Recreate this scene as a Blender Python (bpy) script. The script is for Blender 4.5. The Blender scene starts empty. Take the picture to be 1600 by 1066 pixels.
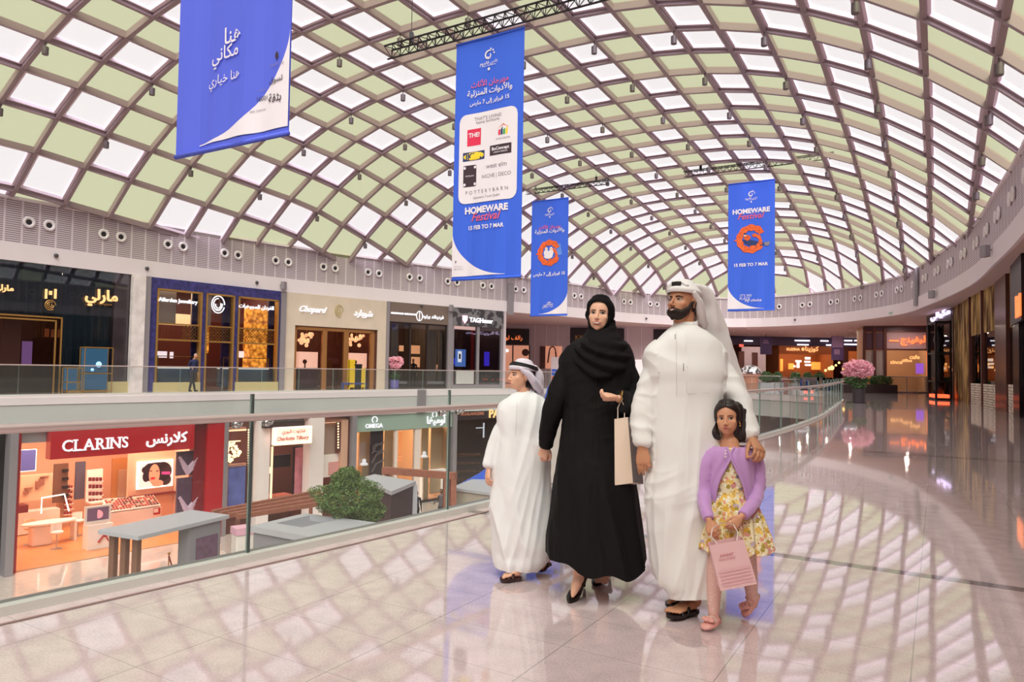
import bpy, bmesh, math, random
import numpy as np
from mathutils import Vector, Matrix, Euler, noise
random.seed(7); rng = np.random.default_rng(7)
C = bpy.context.scene.collection
SC = bpy.context.scene
# ---------------- camera ----------------
FPX = 1110.0
PITCH, ROLL, EYE = math.atan(43/FPX), math.radians(1.0), 1.3
cam = bpy.data.cameras.new('camera'); cam.sensor_width = 36; cam.lens = 36*FPX/1600
cam.clip_end = 400
camo = bpy.data.objects.new('camera', cam); C.objects.link(camo); SC.camera = camo
RM = Matrix.Rotation(math.radians(90)+PITCH, 3, 'X') @ Matrix.Rotation(ROLL, 3, 'Z')
camo.matrix_world = Matrix.Translation((0, 0, EYE)) @ RM.to_4x4()
# ---------------- sky, sun, exposure ----------------
world = bpy.data.worlds.new('sky'); SC.world = world; world.use_nodes = True
bg = world.node_tree.nodes['Background']
bg.inputs[0].default_value = (1.0, .965, .98, 1); bg.inputs[1].default_value = 1.12
sun = bpy.data.lights.new('sun', 'SUN'); sun.energy = 12; sun.angle = math.radians(60); sun.color = (.95, .93, 1)
suno = bpy.data.objects.new('sun', sun); C.objects.link(suno)
suno.rotation_euler = Vector((-.06, .69, -.72)).to_track_quat('-Z', 'Y').to_euler()
SC.view_settings.view_transform = 'Standard'; SC.view_settings.look = 'None'
SC.view_settings.exposure = 0.15; SC.view_settings.gamma = 1; SC.view_settings.use_curve_mapping = False
cy = SC.cycles
cy.max_bounces = 8; cy.diffuse_bounces = 4; cy.glossy_bounces = 4; cy.transmission_bounces = 4
cy.transparent_max_bounces = 40; cy.sample_clamp_indirect = 6; cy.caustics_reflective = False; cy.caustics_refractive = False

# ---------------- measuring helpers (photo pixel -> point in the place) ----------------
def ray(px, py):
    return RM @ Vector(((px-800)/FPX, -(py-533)/FPX, -1))
def atY(px, py, Y):
    r = ray(px, py); t = Y/r.y
    return Vector((r.x*t, Y, EYE+r.z*t))
def atZ(px, py, Z):
    r = ray(px, py); t = (Z-EYE)/r.z
    return Vector((r.x*t, r.y*t, Z))
AX = Vector((.5145, .8575)); BX = Vector((.8575, -.5145))   # the mall's long axis and cross axis
def uv2(u, v): return (AX.x*u+BX.x*v, AX.y*u+BX.y*v)
def onV(px, py, p0, p1):
    """hit of a pixel ray with the vertical plane through plan points p0,p1 -> (dist along, z, point)"""
    r = ray(px, py); dx, dy = p1[0]-p0[0], p1[1]-p0[1]; L = math.hypot(dx, dy)
    den = r.x*dy-r.y*dx
    t = (p0[0]*dy-p0[1]*dx)/den
    P = Vector((r.x*t, r.y*t, EYE+r.z*t))
    return ((P.x-p0[0])*dx+(P.y-p0[1])*dy)/L, P.z, P

def project(p):
    q = RM.transposed() @ (Vector(p)-Vector((0, 0, EYE)))
    if q.z > -.1: return None
    return (800+FPX*q.x/-q.z, 533-FPX*q.y/-q.z)
# ---------------- materials ----------------
MATS = {}
def mat(name, col, rough=.5, metal=0, emit=None, es=1.0, spec=.5, noise_s=None, noise_a=.08, bump=None, alpha=None, sheen=0, sss=0, coat=0):
    if name in MATS: return MATS[name]
    m = bpy.data.materials.new(name); m.use_nodes = True; nt = m.node_tree; b = nt.nodes['Principled BSDF']
    b.inputs['Base Color'].default_value = (*col, 1); b.inputs['Roughness'].default_value = rough
    b.inputs['Metallic'].default_value = metal; b.inputs['Specular IOR Level'].default_value = spec
    if sheen: b.inputs['Sheen Weight'].default_value = sheen
    if coat: b.inputs['Coat Weight'].default_value = coat
    if sss:
        b.inputs['Subsurface Weight'].default_value = sss; b.inputs['Subsurface Radius'].default_value = (1, .35, .2)
        b.inputs['Subsurface Scale'].default_value = .008
    if emit: b.inputs['Emission Color'].default_value = (*emit, 1); b.inputs['Emission Strength'].default_value = es
    if noise_s or bump:
        tc = nt.nodes.new('ShaderNodeTexCoord'); n = nt.nodes.new('ShaderNodeTexNoise')
        n.inputs['Scale'].default_value = noise_s or bump[0]; n.inputs['Detail'].default_value = 5
        nt.links.new(tc.outputs['Object'], n.inputs['Vector'])
        if noise_s:
            r = nt.nodes.new('ShaderNodeValToRGB')
            r.color_ramp.elements[0].position = .3; r.color_ramp.elements[1].position = .7
            r.color_ramp.elements[0].color = (*[max(0, c*(1-noise_a)) for c in col], 1)
            r.color_ramp.elements[1].color = (*[min(1, c*(1+noise_a)) for c in col], 1)
            nt.links.new(n.outputs['Fac'], r.inputs['Fac']); nt.links.new(r.outputs['Color'], b.inputs['Base Color'])
        if bump:
            n2 = nt.nodes.new('ShaderNodeTexNoise'); n2.inputs['Scale'].default_value = bump[0]; n2.inputs['Detail'].default_value = 3
            nt.links.new(tc.outputs['Object'], n2.inputs['Vector'])
            bp = nt.nodes.new('ShaderNodeBump'); bp.inputs['Strength'].default_value = bump[1]; bp.inputs['Distance'].default_value = bump[2]
            nt.links.new(n2.outputs['Fac'], bp.inputs['Height']); nt.links.new(bp.outputs['Normal'], b.inputs['Normal'])
    MATS[name] = m; return m
def s2l(r, g, b):
    f = lambda c: (c/255/12.92) if c/255 <= .04045 else ((c/255+.055)/1.055)**2.4
    return (f(r), f(g), f(b))
def glass(name, tint=(.93, .97, .95), ior=1.45, rough=0.0, haze=0.0, hazecol=(.8, .85, .83)):
    if name in MATS: return MATS[name]
    m = bpy.data.materials.new(name); m.use_nodes = True; nt = m.node_tree; nt.nodes.clear()
    o = nt.nodes.new('ShaderNodeOutputMaterial'); t = nt.nodes.new('ShaderNodeBsdfTransparent'); g = nt.nodes.new('ShaderNodeBsdfGlossy')
    f = nt.nodes.new('ShaderNodeFresnel'); f.inputs['IOR'].default_value = ior
    g.inputs['Roughness'].default_value = rough; t.inputs['Color'].default_value = (*tint, 1)
    mx = nt.nodes.new('ShaderNodeMixShader'); nt.links.new(f.outputs[0], mx.inputs[0])
    src = t.outputs[0]
    if haze:
        d = nt.nodes.new('ShaderNodeBsdfDiffuse'); d.inputs['Color'].default_value = (*hazecol, 1)
        m2 = nt.nodes.new('ShaderNodeMixShader'); m2.inputs[0].default_value = haze
        nt.links.new(t.outputs[0], m2.inputs[1]); nt.links.new(d.outputs[0], m2.inputs[2]); src = m2.outputs[0]
    nt.links.new(src, mx.inputs[1]); nt.links.new(g.outputs[0], mx.inputs[2]); nt.links.new(mx.outputs[0], o.inputs[0])
    MATS[name] = m; return m

# ---------------- mesh helpers ----------------
class MB:
    def __init__(s): s.v = []; s.f = []; s.mi = []; s.m = 0; s.uv = {}
    def quad(s, a, b, c, d, uv=None):
        n = len(s.v); s.v += [tuple(a), tuple(b), tuple(c), tuple(d)]; s.f.append((n, n+1, n+2, n+3)); s.mi.append(s.m)
        if uv: s.uv[len(s.f)-1] = uv
        return s
    def hexa(s, P):   # 8 points: bottom 4 ccw, top 4
        n = len(s.v); s.v += [tuple(p) for p in P]
        for f in ((0,3,2,1), (4,5,6,7), (0,1,5,4), (1,2,6,5), (2,3,7,6), (3,0,4,7)):
            s.f.append(tuple(n+i for i in f)); s.mi.append(s.m)
        return s
    def box(s, c, d, rz=0.0):
        cx, cy_, cz = c; hx, hy, hz = d[0]/2, d[1]/2, d[2]/2; co, si = math.cos(rz), math.sin(rz)
        P = [(cx+x*co-y*si, cy_+x*si+y*co, cz+z) for z in (-hz, hz) for x, y in ((-hx,-hy), (hx,-hy), (hx,hy), (-hx,hy))]
        return s.hexa(P)
    def bar(s, a, b, w, h, up=(0, 0, 1)):   # rectangular bar a->b
        a = Vector(a); b = Vector(b); d = (b-a)
        if d.length < 1e-6: return s
        d.normalize(); up = Vector(up); x = d.cross(up)
        if x.length < 1e-4: x = d.cross(Vector((0, 1, 0)))
        x.normalize(); y = x.cross(d)
        P = [q+x*(sx*w/2)+y*(sy*h/2) for q in (a, b) for sx, sy in ((-1,-1), (1,-1), (1,1), (-1,1))]
        return s.hexa(P)
    def tube(s, pts, r, n=8, cap=True):
        pts = [Vector(p) for p in pts]; k = len(pts); base = len(s.v); px = None
        for i, p in enumerate(pts):
            d = (pts[min(i+1, k-1)]-pts[max(i-1, 0)]).normalized()
            if px is None:
                px = d.cross(Vector((0, 0, 1)))
                if px.length < 1e-3: px = d.cross(Vector((0, 1, 0)))
            else: px = px - d*px.dot(d)
            px.normalize(); py = d.cross(px); rr = r[i] if isinstance(r, (list, tuple)) else r
            for j in range(n):
                a = 2*math.pi*j/n; s.v.append(tuple(p+px*(math.cos(a)*rr)+py*(math.sin(a)*rr)))
        for i in range(k-1):
            for j in range(n):
                s.f.append((base+i*n+j, base+i*n+(j+1) % n, base+(i+1)*n+(j+1) % n, base+(i+1)*n+j)); s.mi.append(s.m)
        if cap:
            s.f.append(tuple(base+j for j in reversed(range(n)))); s.mi.append(s.m)
            s.f.append(tuple(base+(k-1)*n+j for j in range(n))); s.mi.append(s.m)
        return s
    def rings(s, R, closed=True, cap=(True, True)):
        base = len(s.v); n = len(R[0])
        for r in R: s.v += [tuple(p) for p in r]
        for i in range(len(R)-1):
            for j in range(n if closed else n-1):
                s.f.append((base+i*n+j, base+i*n+(j+1) % n, base+(i+1)*n+(j+1) % n, base+(i+1)*n+j)); s.mi.append(s.m)
        if cap[0]: s.f.append(tuple(base+j for j in reversed(range(n)))); s.mi.append(s.m)
        if cap[1]: s.f.append(tuple(base+(len(R)-1)*n+j for j in range(n))); s.mi.append(s.m)
        return s
    def lathe(s, prof, c=(0, 0, 0), n=20):   # prof [(r,z)]
        R = [[(c[0]+r*math.cos(2*math.pi*j/n), c[1]+r*math.sin(2*math.pi*j/n), c[2]+z) for j in range(n)] for r, z in prof]
        return s.rings(R)
    def ball(s, c, r, n=10, m=7, sc=(1, 1, 1)):
        R = []
        for i in range(m+1):
            t = -math.pi/2+math.pi*(i+.001)/(m+.002)
            R.append([(c[0]+r*sc[0]*math.cos(t)*math.cos(2*math.pi*j/n), c[1]+r*sc[1]*math.cos(t)*math.sin(2*math.pi*j/n), c[2]+r*sc[2]*math.sin(t)) for j in range(n)])
        return s.rings(R)
    def build(s, name, mats, parent=None, smooth=False, bevel=0, **kw):
        me = bpy.data.meshes.new(name); me.from_pydata(s.v, [], s.f)
        if not isinstance(mats, (list, tuple)): mats = [mats]
        for m in mats: me.materials.append(m)
        if len(mats) > 1: me.polygons.foreach_set('material_index', s.mi)
        if s.uv:
            L = me.uv_layers.new(name='UVMap')
            for fi, uv in s.uv.items():
                for k, li in enumerate(me.polygons[fi].loop_indices): L.data[li].uv = uv[k]
        me.validate(); me.update()
        if smooth:
            me.polygons.foreach_set('use_smooth', [True]*len(me.polygons))
            if smooth == 'auto': me.set_sharp_from_angle(angle=math.radians(38))
        o = bpy.data.objects.new(name, me); C.objects.link(o)
        if parent is not None:
            o.parent = parent; o.matrix_parent_inverse = pinv(parent)
        if bevel:
            b = o.modifiers.new('bevel', 'BEVEL'); b.width = bevel; b.segments = 2; b.limit_method = 'ANGLE'
        for k, v in kw.items(): o[k] = v
        return o
def pinv(p):
    # parents are chains of unrotated or rotated empties: world matrix composed by hand
    return wm(p).inverted()
def wm(p):
    m = p.matrix_basis.copy()
    if p.parent: m = wm(p.parent) @ p.matrix_parent_inverse @ m
    return m
def tag(o, label=None, cat=None, group=None, kind=None):
    if label: o['label'] = label
    if cat: o['category'] = cat
    if group: o['group'] = group
    if kind: o['kind'] = kind
    return o
def thing(name, label, cat, loc=(0, 0, 0), group=None):
    o = bpy.data.objects.new(name, None); C.objects.link(o); o.location = loc; o.empty_display_size = .1
    return tag(o, label, cat, group)
def copytree(o, parent=None, off=None, rz=None):
    c = o.copy(); C.objects.link(c)
    if parent is not None: c.parent = parent
    for ch in [x for x in o.children]: copytree(ch, c)
    return c
def struct(o): o['kind'] = 'structure'; return o

AR = {'ا':(0xFE8D,2),'أ':(0xFE83,2),'إ':(0xFE87,2),'ب':(0xFE8F,4),'ة':(0xFE93,2),'ت':(0xFE95,4),'ث':(0xFE99,4),'ج':(0xFE9D,4),'ح':(0xFEA1,4),'خ':(0xFEA5,4),'د':(0xFEA9,2),'ذ':(0xFEAB,2),'ر':(0xFEAD,2),'ز':(0xFEAF,2),'س':(0xFEB1,4),'ش':(0xFEB5,4),'ص':(0xFEB9,4),'ض':(0xFEBD,4),'ط':(0xFEC1,4),'ع':(0xFEC9,4),'غ':(0xFECD,4),'ف':(0xFED1,4),'ق':(0xFED5,4),'ك':(0xFED9,4),'ل':(0xFEDD,4),'م':(0xFEE1,4),'ن':(0xFEE5,4),'ه':(0xFEE9,4),'و':(0xFEED,2),'ى':(0xFEEF,2),'ي':(0xFEF1,4),'\x01':(0xFEFB,2),'\x02':(0xFEF7,2)}
def arabic(t):
    """joined letter forms in drawing order"""
    if not any(ord(c) > 0x600 for c in t): return t
    t = t.replace('لا', '\x01').replace('لأ', '\x02'); out = []
    for i, c in enumerate(t):
        if c not in AR: out.append(c); continue
        b, n = AR[c]; pv = i > 0 and t[i-1] in AR and AR[t[i-1]][1] == 4; nx = n == 4 and i+1 < len(t) and t[i+1] in AR
        out.append(chr(b+(3 if pv and nx else 1 if pv else 2 if nx else 0)))
    s = ''.join(reversed(out)); res = ''; num = ''
    for c in s:      # digits keep their own order
        if c.isdigit(): num = c+num
        else: res += num+c; num = ''
    return res+num
def textmesh(t, w=None, h=None, bold=0.0, shear=0.0, depth=0.0, space=1.0, xs=1.0):
    """lettering as mesh data: verts (x right, y up) centred on 0,0, scaled to width w or height h"""
    c = bpy.data.curves.new('lettering', 'FONT'); c.body = arabic(t); c.offset = bold; c.shear = shear; c.resolution_u = 3
    c.space_character = space
    o = bpy.data.objects.new('lettering', c); me = bpy.data.meshes.new_from_object(o)
    co = np.array([v.co[:] for v in me.vertices]); F = [tuple(p.vertices) for p in me.polygons]
    bpy.data.objects.remove(o); bpy.data.curves.remove(c); bpy.data.meshes.remove(me)
    if not len(co): return co, F
    mn, mx = co.min(0), co.max(0); co -= (mn+mx)/2; co[:, 0] *= xs
    W = (mx[0]-mn[0])*xs; H = mx[1]-mn[1]
    if w and h: co[:, 0] *= w/W; co[:, 1] *= h/H
    else:
        k = w/W if w else h/H
        co[:, :2] *= k
    return co, F
def put_text(mb, t, P, X, U, w=None, h=None, N=None, thick=0.0, **k):
    """lettering into mesh builder at P with right vector X, up vector U, optional raised thickness along N"""
    co, F = textmesh(t, w, h, **k); X = Vector(X); U = Vector(U); P = Vector(P); b = len(mb.v)
    N = Vector(N) if N is not None else Vector((0, 0, 0))
    for c in co: mb.v.append(tuple(P+X*c[0]+U*c[1]+N*thick))
    for f in F: mb.f.append(tuple(b+i for i in f)); mb.mi.append(mb.m)
    if thick:
        from collections import Counter
        cnt = Counter()
        for f in F:
            for i in range(len(f)): cnt[(f[i], f[(i+1) % len(f)])] += 1
        b2 = len(mb.v)
        for c in co: mb.v.append(tuple(P+X*c[0]+U*c[1]))
        for (i, j) in cnt:
            if (j, i) not in cnt: mb.f.append((b+j, b+i, b2+i, b2+j)); mb.mi.append(mb.m)
def crom(P, n=6):
    """Catmull-Rom through points"""
    P = [np.array(p, float) for p in P]; Q = [2*P[0]-P[1]]+P+[2*P[-1]-P[-2]]; out = []
    for i in range(1, len(Q)-2):
        for k in range(n):
            t = k/n; a, b, c, d = Q[i-1], Q[i], Q[i+1], Q[i+2]
            out.append(.5*((2*b)+(-a+c)*t+(2*a-5*b+4*c-d)*t*t+(-a+3*b-3*c+d)*t**3))
    out.append(Q[-2]); return [tuple(float(x) for x in p) for p in out]
# ================= plan of the mall =================
LOW = -6.4; SOF = 5.2; BT = 7.7; WB = 5.93
F_pts = [uv2(-30, -31.0), uv2(-4, -31.3), uv2(6, -31.4), (-19.9, 27.6), (-12.6, 37.7), (-4.1, 45.6), (3.8, 52.3), (10.6, 58), (19.0, 61.2), (24.2, 55.5), (25.0, 46.4), (23.1, 39.4), (19.8, 30.6), (16.6, 24.2), (14.3, 19.8), uv2(15, 2.3), uv2(5, 2.5), uv2(-6, 2.5), uv2(-30, 2.5)]
F = crom(F_pts, 6)
V_pts = [uv2(-26, -12), uv2(-17, -8.3), uv2(-10, -6.3), uv2(-4, -5.0), (-2.67, 3.7), (-.21, 6.9), (4.97, 14.4), (8.8, 20.7), (11.6, 26), (13.9, 30.5), (15.8, 34.2), (17, 37.2), (16.6, 41), (14.2, 44.5), (9.5, 47.3), (3.5, 47), (-3.74, 41.5), (-11.3, 33.6), (-13.9, 30.3), (-18.2, 25.2), uv2(5, -28.9), uv2(-4, -29), uv2(-26, -28)]
V = crom(V_pts, 6)
CEN = (uv2(14, -16))
def outer(p, R=95.0):
    dx, dy = p[0]-CEN[0], p[1]-CEN[1]; l = math.hypot(dx, dy)
    return (CEN[0]+dx/l*R, CEN[1]+dy/l*R)
# ---- floor material: polished granite tiles laid along the mall's axes ----
def floor_mat(name, base, tile=(.405, .708), off=(2.64-.405*20, -.107-.708*60), strip=True, rough=.055, joint=(.38, .33, .33)):
    m = bpy.data.materials.new(name); m.use_nodes = True; nt = m.node_tree; b = nt.nodes['Principled BSDF']; N = nt.nodes.new; L = nt.links.new
    g = N('ShaderNodeNewGeometry'); sp = N('ShaderNodeSeparateXYZ'); L(g.outputs['Position'], sp.inputs[0])
    def lin(ax, ay, o):
        a = N('ShaderNodeMath'); a.operation = 'MULTIPLY'; a.inputs[1].default_value = ax; L(sp.outputs[0], a.inputs[0])
        c = N('ShaderNodeMath'); c.operation = 'MULTIPLY_ADD'; c.inputs[1].default_value = ay; L(sp.outputs[1], c.inputs[0]); L(a.outputs[0], c.inputs[2])
        d = N('ShaderNodeMath'); d.operation = 'SUBTRACT'; d.inputs[1].default_value = o; L(c.outputs[0], d.inputs[0]); return d.outputs[0]
    def line(src, period, w):
        a = N('ShaderNodeMath'); a.operation = 'PINGPONG'; a.inputs[1].default_value = period/2; L(src, a.inputs[0])
        c = N('ShaderNodeMath'); c.operation = 'LESS_THAN'; c.inputs[1].default_value = w; L(a.outputs[0], c.inputs[0]); return c.outputs[0]
    u = lin(AX.x, AX.y, off[0]); v = lin(BX.x, BX.y, off[1])
    l1 = line(u, tile[0], .0016); l2 = line(v, tile[1], .0026)
    mx = N('ShaderNodeMath'); mx.operation = 'MAXIMUM'; L(l1, mx.inputs[0]); L(l2, mx.inputs[1])
    n1 = N('ShaderNodeTexNoise'); n1.inputs['Scale'].default_value = 90; n1.inputs['Detail'].default_value = 3; L(g.outputs['Position'], n1.inputs['Vector'])
    n2 = N('ShaderNodeTexNoise'); n2.inputs['Scale'].default_value = 7; n2.inputs['Detail'].default_value = 4; L(g.outputs['Position'], n2.inputs['Vector'])
    ad = N('ShaderNodeMath'); ad.operation = 'MULTIPLY_ADD'; ad.inputs[1].default_value = .55; L(n1.outputs[0], ad.inputs[0])
    h = N('ShaderNodeMath'); h.operation = 'MULTIPLY'; h.inputs[1].default_value = .45; L(n2.outputs[0], h.inputs[0]); L(h.outputs[0], ad.inputs[2])
    cr = N('ShaderNodeValToRGB'); e = cr.color_ramp.elements; e[0].position = .38; e[1].position = .62
    e[0].color = (*[c*.84 for c in base], 1); e[1].color = (*[min(1, c*1.1) for c in base], 1); L(ad.outputs[0], cr.inputs[0])
    m1 = N('ShaderNodeMix'); m1.data_type = 'RGBA'; L(mx.outputs[0], m1.inputs[0]); L(cr.outputs[0], m1.inputs[6]); m1.inputs[7].default_value = (*joint, 1)
    out = m1.outputs[2]
    if strip:
        us = lin(AX.x, AX.y, 5.4-8.06*10); st = line(us, 8.06, .055)
        m2 = N('ShaderNodeMix'); m2.data_type = 'RGBA'; L(st, m2.inputs[0]); L(out, m2.inputs[6]); m2.inputs[7].default_value = (.22, .18, .19, 1); out = m2.outputs[2]
    L(out, b.inputs['Base Color']); b.inputs['Roughness'].default_value = rough
    b.inputs['Specular IOR Level'].default_value = 1.0; b.inputs['Coat Weight'].default_value = .6; b.inputs['Coat Roughness'].default_value = .03
    return m
FLOOR = floor_mat('polished_granite', s2l(222, 200, 202))
FLOOR2 = floor_mat('lower_marble', s2l(205, 190, 182), tile=(1.2, 1.2), strip=False, rough=.15, joint=(.3, .25, .22))
WHITE = mat('white_painted_fascia', s2l(226, 214, 219), .55)
PINKW = mat('pale_mauve_plaster', s2l(196, 178, 184), .7)
SOFFIT = mat('soffit_plaster', s2l(196, 170, 166), .7)
STEEL = mat('brushed_steel', (.55, .53, .53), .32, 1)
GREYST = mat('grey_metal', s2l(150, 142, 148), .45, .3)
# upper floor with the oval opening
mb = MB()
for i in range(len(V)-1):
    a, b = V[i], V[i+1]; A, B = outer(a), outer(b)
    mb.quad((*a, 0), (*A, 0), (*B, 0), (*b, 0))
a, b = V[-1], V[0]; mb.quad((*a, 0), (*outer(a), 0), (*outer(b), 0), (*b, 0))
floor = struct(mb.build('floor', FLOOR))
# slab edge and underside
def inn(p, d):
    dx, dy = CEN[0]-p[0], CEN[1]-p[1]; l = math.hypot(dx, dy); return (p[0]+dx/l*d, p[1]+dy/l*d)
mb = MB()
VV = V+[V[0]]
for i in range(len(VV)-1):
    a, b = VV[i], VV[i+1]; mb.m = 0; mb.quad((*a, -.34), (*b, -.34), (*b, -.004), (*a, -.004)); ai, bi = inn(a, -.03), inn(b, -.03); mb.m = 1; mb.quad((*ai, -1.3), (*bi, -1.3), (*bi, -.36), (*ai, -.36)); mb.m = 2; mb.quad((*a, -.34), (*b, -.34), (*bi, -.36), (*ai, -.36)); mb.m = 0
    mb.quad((*a, -1.3), (*outer(a), -1.3), (*outer(b), -1.3), (*b, -1.3))
struct(mb.build('trim_1', [WHITE, mat('grey_green_slab_panel', s2l(190, 190, 190), .4), mat('slab_shadow_gap', s2l(110, 104, 106), .6)]))
# lower floor and an outer enclosing wall
mb = MB(); n = 48
mb.f.append(tuple(range(n))); mb.mi.append(0); mb.v = [(CEN[0]+95*math.cos(2*math.pi*i/n), CEN[1]+95*math.sin(2*math.pi*i/n), LOW) for i in range(n)]
struct(mb.build('floor_lower', FLOOR2))
mb = MB()
for i in range(n):
    a, b = 2*math.pi*i/n, 2*math.pi*(i+1)/n; R = 94
    p = (CEN[0]+R*math.cos(a), CEN[1]+R*math.sin(a)); q = (CEN[0]+R*math.cos(b), CEN[1]+R*math.sin(b))
    mb.quad((*p, LOW), (*q, LOW), (*q, SOF), (*p, SOF))
struct(mb.build('wall_outer', mat('dark_rear_wall', s2l(70, 50, 55), .8)))
# soffit around the roof opening (upper corridor ceiling)
mb = MB()
for i in range(len(F)-1):
    a, b = F[i], F[i+1]; mb.quad((*a, SOF), (*outer(a), SOF), (*outer(b), SOF), (*b, SOF))
a, b = F[-1], F[0]
mb.quad((*a, SOF), (*outer(a), SOF), (*outer(b), SOF), (*b, SOF))
struct(mb.build('ceiling_soffit', SOFFIT))
# white fascia + perforated band, swept along F
def band_mat():
    m = bpy.data.materials.new('slotted_metal_band'); m.use_nodes = True; nt = m.node_tree; b = nt.nodes['Principled BSDF']; N = nt.nodes.new; L = nt.links.new
    uvn = N('ShaderNodeUVMap'); sp = N('ShaderNodeSeparateXYZ'); L(uvn.outputs[0], sp.inputs[0])
    def pp(src, per, w):
        a = N('ShaderNodeMath'); a.operation = 'PINGPONG'; a.inputs[1].default_value = per/2; L(src, a.inputs[0])
        c = N('ShaderNodeMath'); c.operation = 'GREATER_THAN'; c.inputs[1].default_value = w; L(a.outputs[0], c.inputs[0]); return c.outputs[0]
    s1 = pp(sp.outputs[1], .085, .019); s2 = pp(sp.outputs[0], .62, .035)
    mu = N('ShaderNodeMath'); mu.operation = 'MULTIPLY'; L(s1, mu.inputs[0]); L(s2, mu.inputs[1])
    mx = N('ShaderNodeMix'); mx.data_type = 'RGBA'; L(mu.outputs[0], mx.inputs[0])
    mx.inputs[6].default_value = (*s2l(214, 200, 206), 1); mx.inputs[7].default_value = (*s2l(138, 122, 128), 1)
    L(mx.outputs[2], b.inputs['Base Color']); b.inputs['Roughness'].default_value = .5
    return m
mb = MB(); s = 0
for i in range(len(F)-1):
    a, b = F[i], F[i+1]; l = math.dist(a, b)
    mb.quad((*a, WB), (*b, WB), (*b, BT), (*a, BT), uv=((s, 0), (s+l, 0), (s+l, BT-WB), (s, BT-WB))); s += l
a, b = F[-1], F[0]; l = math.dist(a, b); mb.quad((*a, WB), (*b, WB), (*b, BT), (*a, BT), uv=((s, 0), (s+l, 0), (s+l, BT-WB), (s, BT-WB)))
struct(mb.build('wall_upper_band', band_mat()))
mb = MB(); FF = F+[F[0]]
for i in range(len(FF)-1):
    a, b = FF[i], FF[i+1]; ai, bi = inn(a, .12), inn(b, .12)
    mb.quad((*ai, SOF), (*bi, SOF), (*bi, WB), (*ai, WB)); mb.quad((*ai, WB), (*bi, WB), (*b, WB+.02), (*a, WB+.02)); mb.quad((*a, SOF), (*b, SOF), (*bi, SOF), (*ai, SOF))
    ai, bi = inn(a, .1), inn(b, .1)
    mb.quad((*ai, BT-.06), (*bi, BT-.06), (*bi, BT+.05), (*ai, BT+.05)); mb.quad((*ai, BT+.05), (*bi, BT+.05), (*b, BT+.05), (*a, BT+.05)); mb.quad((*a, BT-.06), (*b, BT-.06), (*bi, BT-.06), (*ai, BT-.06))
struct(mb.build('trim_2', WHITE))
# ---------------- gridshell roof ----------------
UL = [-30, 13.4, 25.8, 36.6, 47, 55.1, 66.5]; VL = [-31.3, -31.3, -30.2, -27.2, -23.8, -20.7, -13.6]
UR = [-30, 24.3, 36.4, 45.7, 52.7, 59.7, 66.5]; VR = [2.4, 2.3, 1.3, -.5, -2.4, -6.4, -13.4]
def roofz(u, v):
    l = float(np.interp(u, UL, VL)); r = float(np.interp(u, UR, VR)); w = max((r-l)/2, .6); c = (l+r)/2
    t = abs((v-c)/w)
    if u > 62: t += (u-62)*.3
    return max(BT-.5, BT+5.7*min(1, (w/16.8))**.75*(1-t**3.0)), t
GS = 1.46
ribv = [-.25-GS*k for k in range(-3, 24)]; ribu = [-14.2+1.85*k for k in range(-8, 45)]
PW = MATS['roof_white'] = None
def panel(name, tint, dif, mixf):
    m = bpy.data.materials.new(name); m.use_nodes = True; nt = m.node_tree; nt.nodes.clear(); N = nt.nodes.new; L = nt.links.new
    o = N('ShaderNodeOutputMaterial'); t = N('ShaderNodeBsdfTransparent'); t.inputs[0].default_value = (*tint, 1)
    d = N('ShaderNodeBsdfDiffuse'); d.inputs[0].default_value = (*dif, 1); mx = N('ShaderNodeMixShader'); mx.inputs[0].default_value = mixf
    L(t.outputs[0], mx.inputs[1]); L(d.outputs[0], mx.inputs[2]); L(mx.outputs[0], o.inputs[0]); return m
PW = panel('frosted_white_glazing', (.92, .92, .92), (.8, .8, .8), .3)
PG = panel('pale_green_glazing', (.64, .685, .45), (.62, .66, .45), .3)
RIB = mat('mauve_grey_steel', s2l(150, 130, 136), .45, .1)
RIB_LIT = mat('pale_lilac_lit_rib_side', s2l(226, 208, 222), .5)  # pale colour stands for the lit half of the round tube ribs
P = {}
for i, u in enumerate(ribu):
    for j, v in enumerate(ribv):
        z, t = roofz(u, v); P[i, j] = (Vector((*uv2(u, v), z)), t)
w_, g_, fr, rb = MB(), MB(), MB(), MB()
nodes = []
for i in range(len(ribu)-1):
    for j in range(len(ribv)-1):
        q = [P[i, j], P[i+1, j], P[i+1, j+1], P[i, j+1]]
        if min(x[1] for x in q) > 1.03: continue
        h = (i*7919+j*104729+i*j*31) % 17
        white = ((i+2*j) % 4 < 2) != (h in (3, 11))
        (w_ if white else g_).quad(*[x[0] for x in q])
        if white:
            c = sum((x[0] for x in q), Vector())/4
            pts = [x[0]+(c-x[0]).normalized()*.17-Vector((0, 0, .05)) for x in q]
            for k in range(4): fr.bar(pts[k], pts[(k+1) % 4], .13, .11)  # pale bars beside white panels imitate the ribs' lit side
for (i, j), (p, t) in P.items():
    if t > 1.12: continue
    for di, dj in ((1, 0), (0, 1)):
        q = P.get((i+di, j+dj))
        if q and q[1] < 1.3:
            d = Vector((0, 0, -.1)); rb.bar(p+d, q[0]+d, .15, .24)
    if t < .97: nodes.append((i, j, p))
ceil = struct(w_.build('ceiling', PW)); struct(g_.build('ceiling_green_panels', PG)); struct(fr.build('ceiling_lit_rib_sides', RIB_LIT)); struct(rb.build('ceiling_ribs', RIB))
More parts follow.
